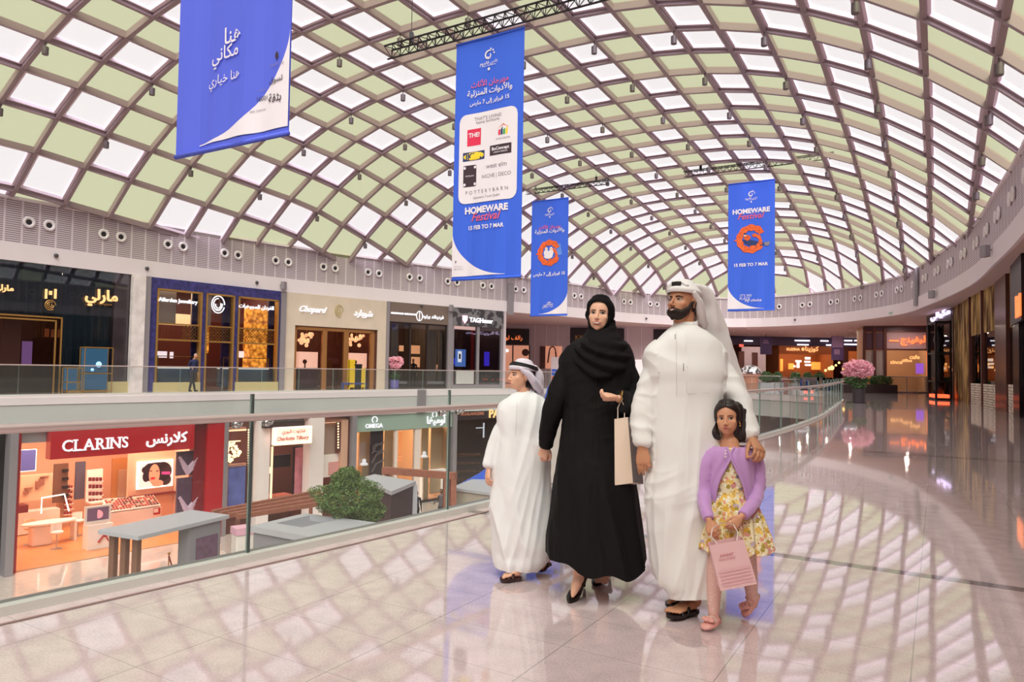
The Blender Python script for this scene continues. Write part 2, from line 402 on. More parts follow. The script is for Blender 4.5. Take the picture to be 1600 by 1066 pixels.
# ================= railings =================
def plen(P):
    s = [0]
    for a, b in zip(P, P[1:]): s.append(s[-1]+math.dist(a, b))
    return s
def at_s(P, S, s):
    s = min(max(s, 0), S[-1]-1e-6)
    i = int(np.searchsorted(S, s, side='right'))-1; i = min(i, len(P)-2); k = (s-S[i])/(S[i+1]-S[i])
    a, b = P[i], P[i+1]; d = Vector((b[0]-a[0], b[1]-a[1])).normalized()
    return Vector((a[0]+(b[0]-a[0])*k, a[1]+(b[1]-a[1])*k)), d
GL = glass('railing_glass', (.86, .895, .885), 1.4, 0.0, .04, (.75, .8, .78))
GLE = mat('green_glass_edge', s2l(170, 196, 186), .2)
DARKGAP = mat('dark_joint_profile', s2l(70, 72, 74), .4)
VS = plen(VV)
def rail(name, label, s0, s1, side, seg=1.95, near=False):
    root = thing(name, label, 'railing', (*at_s(VV, VS, s0)[0], 0))
    n = max(1, int(round((s1-s0)/seg))); seg = (s1-s0)/n
    hr = []
    def off(s, o): p, d = at_s(VV, VS, s); return p+Vector((d.y, -d.x))*o*side
    for k in range(n):
        a, b = s0+k*seg+.012, s0+(k+1)*seg-.012; mb = MB(); m2 = MB()
        q = 4
        for i in range(q):
            t0, t1 = a+(b-a)*i/q, a+(b-a)*(i+1)/q
            p0, p1, r0, r1 = off(t0, .06), off(t1, .06), off(t0, .075), off(t1, .075)
            mb.m = 0; mb.quad((*p0, .03), (*p1, .03), (*p1, 1.1), (*p0, 1.1))
            mb.m = 1; mb.quad((*p0, 1.1), (*p1, 1.1), (*r1, 1.1), (*r0, 1.1))
        for t in (a, b): mb.quad((*off(t, .06), .03), (*off(t, .075), .03), (*off(t, .075), 1.1), (*off(t, .06), 1.1))
        g = mb.build('glass_panel', [GL, GLE], root)
        if near:
            for t in (a+.1, b-.1):
                m2 = MB(); p, q2 = off(t, .06), off(t, .15); m2.tube([(*p, .90), (*off(t, .13), .90), (*q2, .935)], .0085, 8)
                m2.tube([(*off(t, .05), .90), (*off(t, .056), .90)], .024, 14); m2.tube([(*off(t, .079), .90), (*off(t, .085), .90)], .024, 14)
                m2.build('bracket', STEEL, root, smooth=True)
            p = off(b+.012, .0675); m3 = MB(); m3.box((p.x, p.y, .565), (.02, .02, 1.07)); m3.build('joint_post', DARKGAP, root)
    pts = [(*off(s0+(s1-s0)*i/(n*4), .15 if near else .07), .95 if near else 1.12) for i in range(n*4+1)]
    MB().tube(pts, .026 if near else .022, 10).build('handrail', mat('satin_handrail', s2l(205, 186, 184), .3, .45), root, smooth=True)
    mb = MB(); k = n*4
    for i in range(k):
        t0, t1 = s0+(s1-s0)*i/k, s0+(s1-s0)*(i+1)/k
        for (o1, z1, o2, z2) in ((.0, .0, .0, .05), (.0, .05, .13, .05), (.13, .05, .13, .0)):
            mb.quad((*off(t0, o1), z1), (*off(t1, o1), z1), (*off(t1, o2), z2), (*off(t0, o2), z2))
    mb.build('base_channel', mat('pale_stone_kerb', s2l(205, 205, 200), .3), root)
    return root
# arc length of V where the near rail turns round the tip / where the far side begins
def s_of(pt): return min(range(len(VV)), key=lambda i: math.dist(VV[i], pt))
i_a, i_t, i_f = s_of((-1.80-3*1.23, 4.82-3*1.51)), s_of((16.6, 41)), s_of((3.5, 47))
# find joint so that a joint falls at (-1.80,4.82)
sj = min(np.arange(0, VS[-1], .01), key=lambda s: (at_s(VV, VS, s)[0]-Vector((-1.80, 4.82))).length)
near_rail = rail('glass_railing', 'glass railing with pale metal handrail along the near walkway, beside the family', sj-1.95*4, sj+1.95*22, 1, near=True)
sn = sj+1.95*22
far_rail = rail('glass_railing', 'glass railing across the opening, in front of the upper floor shops', sn, VS[-1]-18, 1)
mb = MB()   # pinkish groove between kerb stones and floor
for i in range(200):
    s0_, s1_ = sj-7.8+i*.25, sj-7.8+(i+1)*.25
    def o_(s, o): p, d = at_s(VV, VS, s); return p+Vector((d.y, -d.x))*o
    mb.quad((*o_(s0_, .24), .0045), (*o_(s1_, .24), .0045), (*o_(s1_, .265), .0045), (*o_(s0_, .265), .0045))
struct(mb.build('trim_3', mat('brown_joint', s2l(150, 116, 112), .5)))

# ================= things on the band =================
ORD = ['first', 'second', 'third', 'fourth', 'fifth', 'sixth', 'seventh', 'eighth', 'ninth', 'tenth', 'eleventh', 'twelfth', 'thirteenth', 'fourteenth', 'fifteenth', 'sixteenth', 'seventeenth', 'eighteenth', 'nineteenth', 'twentieth']
MARKS = [(-80, 'above the dark teal shop'), (203, 'above the blue-framed shop'), (440, 'above the cream shop'), (605, 'above the brown-signed shop'), (703, 'above the floral-signed shop'), (790, 'beside the small arabic banner'), (890, 'behind the woman in black'), (1000, 'behind the man'), (1125, 'behind the rightmost blue banner'), (1215, 'above the orange-lit cafe'), (1345, 'above the bronze-framed shop'), (1450, 'above the dark glass shop'), (1515, 'above the brick-based windows'), (1562, 'above the wide brown pillar at the right edge')]
def mark(px):
    k = max([i for i, (x, _) in enumerate(MARKS) if x <= px] or [0]); return k, MARKS[k][1]
FS = plen(FF)
def hitF(px, py=470):
    best = None
    for i in range(len(F)-1):
        r = ray(px, py); p0, p1 = F[i], F[i+1]; dx, dy = p1[0]-p0[0], p1[1]-p0[1]; den = r.x*dy-r.y*dx
        if abs(den) < 1e-9: continue
        t = (p0[0]*dy-p0[1]*dx)/den
        if t <= 0: continue
        L = math.hypot(dx, dy); s = ((r.x*t-p0[0])*dx+(r.y*t-p0[1])*dy)/L
        if -1e-6 <= s <= L+1e-6 and (best is None or t > best[0]): best = (t, FS[i]+s, EYE+r.z*t)
    return best[1], best[2]
NOZR = mat('white_nozzle_rim', s2l(232, 224, 226), .4); NOZD = mat('dark_nozzle_throat', s2l(40, 34, 38), .6)
sA, sB = hitF(61, 343)[0], hitF(361, 397)[0]; ds = (sB-sA)/3
def frame_at(s, P=FF, S=FS, inward=.02):
    p, d = at_s(P, S, s); n = Vector((CEN[0]-p.x, CEN[1]-p.y)).normalized(); n2 = Vector((d.y, -d.x))
    if n2.dot(n) < 0: n2 = -n2
    return p, d, n2
proto = None
s = sA-ds*2; noz = []
while s < FS[-1]-30:
    for o in (-.37, .37):
        p, d, n2 = frame_at(s+o)
        noz.append((p, n2))
    s += ds
mcount = {}; pend = []
for k in range(0, len(noz)-1, 2):
    pv = [project((*noz[k+i][0], 6.82)) for i in (0, 1)]
    if not all(v and -15 < v[0] < 1612 and 150 < v[1] < 600 for v in pv): continue
    pend.append((min(v[0] for v in pv), noz[k:k+2] if pv[0][0] < pv[1][0] else noz[k:k+2][::-1]))
pend.sort(key=lambda t: t[0]); noz = []
for x, pr_ in pend:
    mi_, mt_ = mark(x); mcount[mi_] = mcount.get(mi_, 0)+1
    for sd_, (p, n2) in zip(('left', 'right'), pr_): noz.append((p, n2, '%s air nozzle of the %s pair %s' % (sd_, ORD[mcount[mi_]-1], mt_)))
for p, n2, lab in noz:
    if proto is None:
        proto = thing('air_nozzle', 'round white air nozzle in a pair on the slotted grey band', 'air nozzle', group='air nozzles along the slotted band')
        R = []
        for r, y in ((.19, 0), (.235, .03), (.225, .07), (.17, .08), (.12, .05), (.10, .0)):
            R.append([(r*math.cos(a*math.pi/10), y, r*math.sin(a*math.pi/10)) for a in range(20)])
        MB().rings(R, cap=(False, False)).build('rim', NOZR, proto, smooth=True)
        MB().rings([[(r*math.cos(a*math.pi/10), .03, r*math.sin(a*math.pi/10)) for a in range(20)] for r in (.125, .01)], cap=(False, True)).build('throat', NOZD, proto)
        o = proto
    else: o = copytree(proto)
    o.location = (p.x+n2.x*.01, p.y+n2.y*.01, 6.82); o.rotation_euler = (0, 0, math.atan2(n2.y, n2.x)-math.pi/2)
    o['label'] = lab
# speaker boxes and sensors on the white fascia
for k, (px, py) in enumerate([(439, 447), (701, 482), (1466, 460), (1555, 392)]):
    s, z = hitF(px, py); p, d, n2 = frame_at(s); t = thing('fascia_speaker', ['small grey speaker on the white fascia above the cream and blue shopfronts', 'small grey speaker on the white fascia beside the floral-patterned sign', 'small grey speaker on the white fascia above the mesh-fronted shop', 'small grey speaker on the white fascia at the right edge, above the dark pillar'][k], 'speaker', (0, 0, 0))
    MB().box((0, 0, 0), (.3, .2, .42)).build('body', GREYST, t, bevel=.02); MB().bar((0, -.1, .05), (0, -.28, .05), .04, .04).build('bracket', GREYST, t); t.location = (p.x+n2.x*.3, p.y+n2.y*.3, z); t.rotation_euler = (0, 0, math.atan2(n2.y, n2.x)-math.pi/2+.5)
for k, (px, y0, y1) in enumerate([(795, 442, 492), (1435, 421, 478)]):
    s, z0 = hitF(px, y1); _, z1 = hitF(px, y0); p, d, n2 = frame_at(s)
    o = MB().box((p.x+n2.x*.16, p.y+n2.y*.16, (z0+z1)/2), (.5, .12, z1-z0), math.atan2(d.y, d.x)).build('joint_cover', GREYST)
    tag(o, ['tall grey metal joint cover on the band, left of the woman', 'tall grey metal joint cover on the band, right of the blue banners'][k], 'joint cover')
for k, (px, py) in enumerate([(227, 420), (399, 442), (657, 478), (880, 490), (1008, 498), (1244, 500), (85, 400)]):
    s, z = hitF(px, py); p, d, n2 = frame_at(s)
    o = MB().ball((p.x+n2.x*.16, p.y+n2.y*.16, z), .09, 10, 6).build('sensor_camera', mat('charcoal_plastic', s2l(70, 64, 70), .4), smooth=True)
    tag(o, 'small round dark sensor on the white fascia', 'sensor', 'sensors on the white fascia')
    o['label'] = 'small round dark sensor on the white fascia, '+(mark(px)[1] if px != 399 else 'above the amber column')
p = min(range(len(VV)), key=lambda i: 9 if i < s_of((3.5, 47)) else abs((project((*VV[i], -.6)) or (0,))[0]-641)/100); q = VV[p]; d = Vector((VV[p+1][0]-q[0], VV[p+1][1]-q[1])).normalized(); q = inn(q, .08)
tag(MB().box((*q, -.62), (.55, .12, 1.3), math.atan2(d.y, d.x)).build('joint_cover', GREYST), 'grey metal joint cover on the far slab edge below the brown-signed shop', 'joint cover')
# ================= roof spotlights =================
sproto = None; SPOTS = []
SPM = mat('spotlight_grey', s2l(96, 84, 88), .5)
for i, j, p in nodes:
    if (i % 2) or (j % 2): continue
    q = project(p)
    if not q or not (-20 < q[0] < 1620 and -20 < q[1] < 480): continue
    if (Vector(p)).length > 62: continue
    if sproto is None:
        sproto = thing('roof_spotlight', 'small grey cylindrical spotlight hanging from a crossing of the roof grid', 'spotlight', group='spotlights under the roof grid')
        MB().lathe([(.095, 0), (.1, .03), (.1, .26), (.05, .28)], n=12).build('housing', SPM, sproto, smooth='auto')
        MB().lathe([(.02, .26), (.02, .5)], n=6).build('stem', SPM, sproto)
        o = sproto
    else: o = copytree(sproto)
    o.location = (p.x, p.y, p.z-.66); SPOTS.append((j, i, o))
SPOTS.sort(key=lambda t: (t[0], t[1])); js = sorted({t[0] for t in SPOTS}, reverse=True); seen = {}
for j, i, o in SPOTS:
    seen[j] = seen.get(j, 0)+1; o['label'] = 'roof spotlight, %s from near end, %s lamp-bearing rib from the right' % (ORD[seen[j]-1], ORD[js.index(j)])
# ================= trusses =================
TRM = mat('black_truss_paint', s2l(44, 38, 44), .45, .3)
def truss(px0, py0, px1, Yd, label, zz=None, half=.14):
    a = atY(px0, py0, Yd); # left end; runs along BX
    # length so the right end lands at px1
    r = ray(px1, py0); k = r.x/r.y
    L = (k*a.y-a.x)/(BX.x-k*BX.y)
    root = thing('lighting_truss', label, 'truss', (a.x, a.y, a.z))
    def pt(s, x, z): return Vector((a.x+BX.x*s+AX.x*x, a.y+BX.y*s+AX.y*x, a.z+z))
    ch = [(-half, half), (half, half), (0, -half)]
    for x, z in ch: MB().tube([pt(0, x, z), pt(L, x, z)], .028, 6).build('chord', TRM, root)
    mb = MB(); n = int(L/.32)
    for i in range(n):
        s0, s1, sm = L*i/n, L*(i+1)/n, L*(i+.5)/n
        for (x0, z0), (x1, z1) in ((ch[0], ch[2]), (ch[1], ch[2]), (ch[0], ch[1])):
            mb.tube([pt(s0, x0, z0), pt(sm, x1, z1)], .013, 4); mb.tube([pt(sm, x1, z1), pt(s1, x0, z0)], .013, 4)
    mb.build('web_braces', TRM, root)
    for fr_ in (.12, .85):
        p = pt(L*fr_, 0, half); u = p.x*AX.x+p.y*AX.y; v = p.x*BX.x+p.y*BX.y; zr = roofz(u, v)[0]-.2
        MB().tube([p, (p.x, p.y, zr)], .012, 5).build('suspension_wire', TRM, root)
        MB().box((p.x, p.y, p.z+.12), (.12, .12, .3)).build('hoist', TRM, root)
    return root
truss(606, 84, 968, 21.2, 'black lighting truss above the tallest banner covered in shop logos', half=.17)
truss(1069, 273, 1303, 38.6, 'black lighting truss above the rightmost blue banner')
truss(822, 301, 952, 42.4, 'thin black truss above the small arabic banner left of the man', half=.12)
# ================= banners =================
BLUE = mat('banner_blue', s2l(56, 98, 222), .75); BLUE1 = mat('banner_violet_blue', s2l(86, 100, 220), .75)
BWH = mat('banner_white', s2l(232, 222, 232), .75); BRED = mat('banner_coral', s2l(226, 92, 120), .75); BOR = mat('banner_orange', s2l(232, 96, 46), .8, noise_s=9, noise_a=.35)
BDK = mat('banner_ink', s2l(60, 40, 52), .75); BYE = mat('banner_yellow', s2l(240, 205, 50), .75); BR2 = mat('banner_red', s2l(222, 44, 84), .75)
BGY = mat('banner_grey_ink', s2l(140, 124, 134), .75); BLB = mat('banner_light_blue', s2l(96, 140, 226), .75); BNV = mat('banner_navy', s2l(44, 56, 104), .75)
BG2 = mat('banner_green', s2l(60, 160, 90), .75); BSK = mat('banner_skin', s2l(236, 190, 160), .75)
class Banner:
    def __init__(s, name, label, px, py_bot, Yd, W, H, blue, corner, top_cut=None):
        b = atY(px, py_bot, Yd); s.o = Vector((b.x, b.y, b.z+H)); s.W, s.H = W, H; s.b = blue
        s.X = Vector((BX.x, BX.y, 0)); s.U = Vector((0, 0, 1)); s.N = Vector((-AX.x, -AX.y, 0))
        s.root = thing(name, label, 'banner', s.o)
        mb = MB(); nx, ny = 14, 34; R = []
        for iy in range(ny+1):
            R.append([s.w(i/nx, iy/ny) for i in range(nx+1)])
        for iy in range(ny):
            for i in range(nx): mb.quad(R[iy][i], R[iy+1][i], R[iy+1][i+1], R[iy][i+1])
        for iy in range(ny):
            for i in range(nx): mb.quad(*[p-s.N*.012 for p in (R[iy][i], R[iy][i+1], R[iy+1][i+1], R[iy+1][i])])
        mb.build('fabric', blue, s.root, smooth=True)
        for yy in (0.0, 1.0):
            mb = MB(); mb.tube([s.w(0, yy)-s.U*.0, s.w(1, yy)], .035, 8); mb.build('hem_pole', blue, s.root, smooth=True)
        # white swoosh in a bottom corner
        mb = MB(); pts = []; n = 24; side = corner
        for k in range(n+1):
            a = k/n*math.pi/2; x = 1-math.sin(a)**1.0; 
            xx = (1-math.cos(a))*.78; y = .80+.185*math.sin(a)**1.15
            pts.append((xx, y))
        for k in range(n):
            (x0, y0), (x1, y1) = pts[k], pts[k+1]
            q = [(x0, y0), (x1, y1), (x1, .987), (x0, .987)]
            if side > 0: q = [(1-x, y) for x, y in q]
            mb.quad(*[s.w(x, y)+s.N*.012 for x, y in q])
        mb.build('white_corner', BWH, s.root)
        s.ink = {}; s.g = 0
    def w(s, x, y, o=0.0):
        rip = .018*math.sin(x*9+y*3)*(.3+y)+.012*math.sin(x*23+y*5+1)*(y**2)
        return s.o+s.X*(x*s.W)-s.U*(y*s.H)+s.N*(rip+o)
    def text(s, t, x, y, w=None, h=None, m=None, **k):
        s.g += 1; mb = s.ink.setdefault(('t', s.g), (MB(), m))[0]
        co, F_ = textmesh(t, w*s.W if w else None, h*s.H if h else None, **k); b = len(mb.v)
        for c in co: mb.v.append(tuple(s.w(x+c[0]/s.W, y-c[1]/s.H, .022)))
        for f in F_: mb.f.append(tuple(b+i for i in f)); mb.mi.append(0)
    def poly(s, P, m, o=.017): s.g += 1; s._poly(P, m, o)
    def _poly(s, P, m, o=.017):
        mb = s.ink.setdefault(('p', s.g), (MB(), m))[0]; b = len(mb.v)
        mb.v += [tuple(s.w(x, y, o)) for x, y in P]; mb.f.append(tuple(range(b, b+len(P)))); mb.mi.append(0)
    def ell(s, x, y, rx, ry, m, o=.017, n=20): s.poly([(x+rx*math.cos(a*2*math.pi/n), y+ry*math.sin(a*2*math.pi/n)) for a in range(n)], m, o)
    def rrect(s, x0, y0, x1, y1, r, m, o=.015):
        """rounded rectangle cut in upright strips so that it follows the cloth"""
        s.g += 1; rx, ry = r, r*s.W/s.H; n = max(1, int((x1-x0)*24)); xs = sorted(set([x0+(x1-x0)*i/n for i in range(n+1)]+[x0+rx*f for f in (.1, .3, .6, 1)]+[x1-rx*f for f in (.1, .3, .6, 1)]))
        def e(x):
            d = max(x0+rx-x, x-(x1-rx), 0)/max(rx, 1e-6); return ry*(1-math.sqrt(max(0, 1-d*d)))
        k = max(1, int((y1-y0)*40))
        for xa, xb in zip(xs, xs[1:]):
            ya0, ya1, yb0, yb1 = y0+e(xa), y1-e(xa), y0+e(xb), y1-e(xb)
            for j in range(k):
                f, g = j/k, (j+1)/k
                s._poly([(xa, ya0+(ya1-ya0)*f), (xa, ya0+(ya1-ya0)*g), (xb, yb0+(yb1-yb0)*g), (xb, yb0+(yb1-yb0)*f)], m, o)
    def arc(s, x, y, r, a0, a1, wd, m, o=.02, n=28, taper=False, fuzz=0):
        s.g += 1; k = s.W/s.H
        for i in range(n):
            q = []
            for t, sg in ((i, -1), (i+1, -1), (i+1, 1), (i, 1)):
                a = math.radians(a0+(a1-a0)*t/n); w_ = wd*(math.sin(math.pi*min(1, .18+t/n*.95)) if taper else 1)
                rr = r*(1-.0*t/n)+sg*w_/2*(1+fuzz*math.sin(t*5.1))
                q.append((x+rr*math.cos(a), y-rr*math.sin(a)*k))
            s._poly(q, m, o)
    def logo(s, y, sc=1.0):
        s.arc(.5, y, .052*sc, 60, 350, .022*sc, BWH, taper=True); s.arc(.5, y+.004, .025*sc, 200, 420, .014*sc, BWH)
        for a in (10, 40, 70): s.ell(.5+.075*sc*math.cos(math.radians(a)), y-.075*sc*math.sin(math.radians(a))*s.W/s.H, .012*sc, .004*sc, BWH)
        s.text('بلاس فاندوم', .5, y+.035, w=.26, m=BWH, bold=.01); s.text('Place Vendome', .5, y+.044, w=.2, m=BWH); s.ell(.5, y+.06, .018, .0065, BWH)
    def swirl(s, y, people):
        k = s.W/s.H
        s.arc(.5, y, .25, 25, 375-40, .13, BOR, taper=False, fuzz=.18, n=44); s.arc(.57, y+.02, .13, -130, 110, .07, BOR, fuzz=.2, o=.022)
        s.poly([(.12, y+.005), (.28, y-.02), (.30, y+.025)], BOR, .021)
        if people == 1:
            s.poly([(.30, y+.01), (.42, y+.0), (.74, y+.035), (.80, y+.045), (.76, y+.06), (.45, y+.05)], BNV, .026)
            s.ell(.42, y-.01, .07, .022, BOR, .028); s.ell(.37, y-.034, .03, .013, BSK, .03); s.ell(.37, y-.042, .034, .008, BNV, .031)
            s.poly([(.78, y+.035), (.9, y+.03), (.88, y+.06), (.8, y+.062)], BGY, .027)
        else:
            for x_ in (.42, .55): s.ell(x_, y+.0, .07, .03, BWH, .026); s.ell(x_, y-.035, .04, .016, BWH, .027); s.ell(x_, y-.033, .024, .010, BSK, .03)
            s.ell(.48, y+.03, .12, .02, BWH, .026); s.poly([(.6, y-.07), (.8, y-.075), (.85, y+.02), (.7, y+.03)], BLB, .014)
    def done(s):
        for k, (mb, m) in s.ink.items(): mb.build('lettering' if k[0] == 't' else 'logo', m, s.root)
b2 = Banner('hanging_banner', 'tall blue hanging banner listing homeware shop logos on a white panel', 706, 438, 20.0, 2.24, 6.75, BLUE, -1)
b2.logo(.075); b2.text('مهرجان الأثاث', .52, .19, w=.55, m=BRED, bold=.01); b2.text('والأدوات المنزلية', .52, .225, w=.66, m=BWH, bold=.02); b2.text('15 فبراير إلى 7 مارس', .52, .27, w=.58, m=BWH, bold=.02)
b2.rrect(.08, .31, .93, .685, .1, BWH)
b2.text("THAT'S LIVING", .5, .335, w=.4, m=BGY); b2.text('home furniture', .5, .35, w=.34, m=BGY)
b2.rrect(.2, .375, .40, .445, .005, BR2, .018); b2.text('THE!', .30, .40, w=.16, m=BWH, bold=.03)
for k, mm in enumerate((BR2, BNV, BG2, BYE)): b2.poly([(.66+.035*k, .42), (.69+.035*k, .42), (.69+.035*k, .395-.01*(k % 2)), (.66+.035*k, .40)], mm, .018)
b2.poly([(.64, .395), (.73, .375), (.82, .395), (.73, .38)], BOR, .018); b2.text('HOME CENTRE', .73, .435, w=.2, m=BGY)
b2.rrect(.14, .47, .46, .507, .005, BNV, .018); b2.ell(.30, .4885, .15, .0165, BYE, .019); b2.text('IKEA', .30, .4885, w=.23, m=BNV, bold=.04)
b2.rrect(.54, .458, .85, .50, .004, BDK, .018); b2.text('BoConcept', .695, .475, w=.25, m=BWH, bold=.03); b2.text('URBAN DESIGN', .695, .488, w=.2, m=BWH)
b2.rrect(.15, .525, .34, .615, .02, BDK, .018)
for x_ in (.17, .32):
    for y_ in (.535, .605): b2.ell(x_, y_, .018, .006, BWH, .02)
b2.text('MOZOON', .245, .57, w=.12, m=BWH); b2.text('west elm', .64, .54, w=.3, m=BGY); b2.text('NICHE | DECO', .64, .583, w=.42, m=BGY)
b2.text('POTTERYBARN', .5, .64, w=.62, m=BGY, space=1.6); b2.text('Geometry Touch Studio', .5, .665, w=.4, m=BGY)
b2.text('HOMEWARE', .5, .715, w=.63, m=BWH, bold=.045); b2.text('Festival', .5, .745, w=.44, m=BRED, bold=.012, shear=.35); b2.text('15 FEB TO 7 MAR', .5, .788, w=.52, m=BWH, bold=.03)
b2.ell(.06, .925, .012, .006, BGY, .02); b2.text('مجمع التسوق', .1, .945, w=.12, m=BGY); b2.text('qatar tourism', .1, .956, w=.13, m=BGY); b2.done()
b4 = Banner('hanging_banner', 'rightmost blue banner with an orange swirl, hanging right of the man', 1137, 486, 37.5, 2.37, 6.75, BLUE, -1)
b4.logo(.095); b4.text('HOMEWARE', .5, .225, w=.8, m=BWH, bold=.045); b4.text('Festival', .5, .265, w=.58, m=BRED, bold=.012, shear=.35); b4.swirl(.445, 1)
b4.text('15 FEB TO 7 MAR', .5, .645, w=.72, m=BWH, bold=.03); b4.text("IT'S MY", .40, .885, w=.26, m=BWH); b4.text('PLACE', .37, .908, w=.22, m=BWH); b4.text('my choice', .55, .925, w=.36, m=BWH, shear=.35, bold=.01); b4.done()
b3 = Banner('hanging_banner', 'small blue banner with arabic lettering and an orange swirl, above the woman in black', 828.5, 494, 41.9, 2.42, 6.8, BLUE, 1)
b3.logo(.09); b3.text('مهرجان الأثاث', .5, .235, w=.6, m=BRED, bold=.01); b3.text('والأدوات المنزلية', .5, .27, w=.8, m=BWH, bold=.02); b3.swirl(.46, 2)
b3.text('15 فبراير إلى 7 مارس', .5, .645, w=.86, m=BWH, bold=.03); b3.text('هنا', .55, .885, h=.017, m=BWH, bold=.01); b3.text('مكاني', .5, .905, w=.25, m=BWH, bold=.01); b3.text('هنا خياري', .48, .925, w=.3, m=BWH); b3.done()
b1 = Banner('hanging_banner', 'large violet-blue banner at upper left with white arabic lettering, cut off at the top', 274.5, 246, 10.1, 2.3, 6.75, BLUE1, 1)
b1.text('هنا', .53, .775, h=.035, m=BWH, bold=.012); b1.text('مكاني', .46, .815, h=.044, m=BWH, bold=.012); b1.text('هنا خياري', .46, .865, w=.3, m=BWH, bold=.004)
b1.text('تسوق', .9, .893, w=.11, m=BDK, bold=.01); b1.text('بثقة', .895, .928, w=.105, m=BDK, bold=.01); b1.text('16001', .79, .922, w=.08, m=BDK); b1.text('خدمة العملاء', .79, .905, w=.07, m=BGY); b1.text('qatar consumer', .76, .945, w=.12, m=BGY); b1.ell(.9, .845, .012, .007, BDK, .02); b1.text('وزارة التجارة', .9, .862, w=.12, m=BGY); b1.done()
# ================= shopfronts =================
def hitP(poly, px, py):
    best = None
    for i in range(len(poly)-1):
        r = ray(px, py); p0, p1 = poly[i], poly[i+1]; dx, dy = p1[0]-p0[0], p1[1]-p0[1]; den = r.x*dy-r.y*dx
        if abs(den) < 1e-9: continue
        t = (p0[0]*dy-p0[1]*dx)/den
        if t <= 0: continue
        L = math.hypot(dx, dy); s = ((r.x*t-p0[0])*dx+(r.y*t-p0[1])*dy)/L
        if -1e-6 <= s <= L+1e-6 and (best is None or t > best[0]): best = (t, Vector((r.x*t, r.y*t)))
    return best[1]
class Front:
    """a shopfront on the vertical plane between two plan points; a = metres along, z = height, d = metres back into the shop"""
    def __init__(s, p0, p1, name, label, z0=0, z1=SOF, cat='shop'):
        s.p0 = Vector(p0); s.p1 = Vector(p1); s.X = (s.p1-s.p0).normalized(); s.len = (s.p1-s.p0).length
        s.B = Vector((-s.X.y, s.X.x))
        if s.B.dot(s.p0) < 0: s.B = -s.B
        s.z0, s.z1 = z0, z1
        s.root = thing(name, label, cat, (*((s.p0+s.p1)/2), z0)) if name else None
        s.X3 = Vector((s.X.x, s.X.y, 0)); s.B3 = Vector((s.B.x, s.B.y, 0)); s.ang = math.atan2(s.X.y, s.X.x)
    def pt(s, a, z, d=0): return Vector((s.p0.x+s.X.x*a+s.B.x*d, s.p0.y+s.X.y*a+s.B.y*d, z))
    def L(s, px, py, d=0):
        q = s.p0+s.B*d; a, z, _ = onV(px, py, q, q+s.X); return a, z
    def box(s, mb, a0, a1, z0, z1, d0, d1):
        P = [s.pt(a, z, d) for z in (z0, z1) for a, d in ((a0, d0), (a1, d0), (a1, d1), (a0, d1))]
        return mb.hexa(P)
    def pb(s, mb, x0, y0, x1, y1, d0=-.05, d1=.05, d=0):
        a0, _ = s.L(x0, (y0+y1)/2, d); a1, _ = s.L(x1, (y0+y1)/2, d); _, zt = s.L((x0+x1)/2, y0, d); _, zb = s.L((x0+x1)/2, y1, d)
        s.box(mb, a0, a1, zb, zt, d+d0, d+d1); return a0, a1, zb, zt
    def part(s, name, m, *boxes, **k):
        for b in boxes: mb = MB(); s.box(mb, *b); o = mb.build(name, m, s.root, **k)
        return o
    def ppart(s, name, m, *pbs, d0=-.05, d1=.05, d=0, **k):
        for b in pbs: mb = MB(); s.pb(mb, *b, d0=d0, d1=d1, d=d); o = mb.build(name, m, s.root, **k)
        return o
    def text(s, t, px0, px1, py, m, d=-.1, name='sign_lettering', th=.05, parent=None, **k):
        a0, z = s.L(px0, py, d); a1, z1 = s.L(px1, py, d); a, z = s.L((px0+px1)/2, py, d); mb = MB()
        put_text(mb, t, s.pt(a, z, d), s.X3, (0, 0, 1), w=a1-a0, N=-s.B3, thick=th, **k)
        return mb.build(name, m, parent or s.root)
    def shell(s, depth, wall, floorm, light=(1, .75, .5), power=150, a0=0, a1=None, ceilm=None, back=None):
        a1 = s.len if a1 is None else a1; z0, z1 = s.z0, s.z1; P = s.pt
        mb = MB(); mb.quad(P(a0, z0, depth), P(a1, z0, depth), P(a1, z1, depth), P(a0, z1, depth))
        mb.build('rear_wall', back or wall, s.root)
        for a in (a0, a1): MB().quad(P(a, z0, 0), P(a, z0, depth), P(a, z1, depth), P(a, z1, 0)).build('side_wall', wall, s.root)
        mb = MB(); mb.quad(P(a0, z0+.015, 0), P(a1, z0+.015, 0), P(a1, z0+.015, depth), P(a0, z0+.015, depth)); mb.build('shop_floor', floorm, s.root)
        mb = MB(); mb.quad(P(a0, z1-.02, 0), P(a1, z1-.02, 0), P(a1, z1-.02, depth), P(a0, z1-.02, depth)); mb.build('shop_ceiling', ceilm or wall, s.root)
        if power:
            n = max(1, int((a1-a0)/3)); em = mat('lamp_%02d%02d%02d' % tuple(int(c*99) for c in light), (1, 1, 1), emit=light, es=6)
            for i in range(n):
                a = a0+(a1-a0)*(i+.5)/n; p = P(a, z1-.12, depth*.45)
                l = bpy.data.lights.new('ceiling_lamp', 'AREA'); l.shape = 'RECTANGLE'; l.size = (a1-a0)/n*.7; l.size_y = depth*.5; l.energy = power/n; l.color = light
                o = bpy.data.objects.new('ceiling_lamp', l); C.objects.link(o); o.parent = s.root; o.matrix_parent_inverse = pinv(s.root); o.location = p; o.rotation_euler = (0, 0, s.ang)
                m2 = MB()
                s.box(m2, a-.35, a+.35, z1-.08, z1-.03, depth*.45-.1, depth*.45+.1); m2.build('downlight', em, s.root)
GOLD = mat('brushed_gold', s2l(196, 150, 84), .35, .7); DGLASS = glass('shop_glass', (.86, .88, .9), 1.5)
CLG = glass('clear_shop_glass', (.95, .96, .96), 1.45)
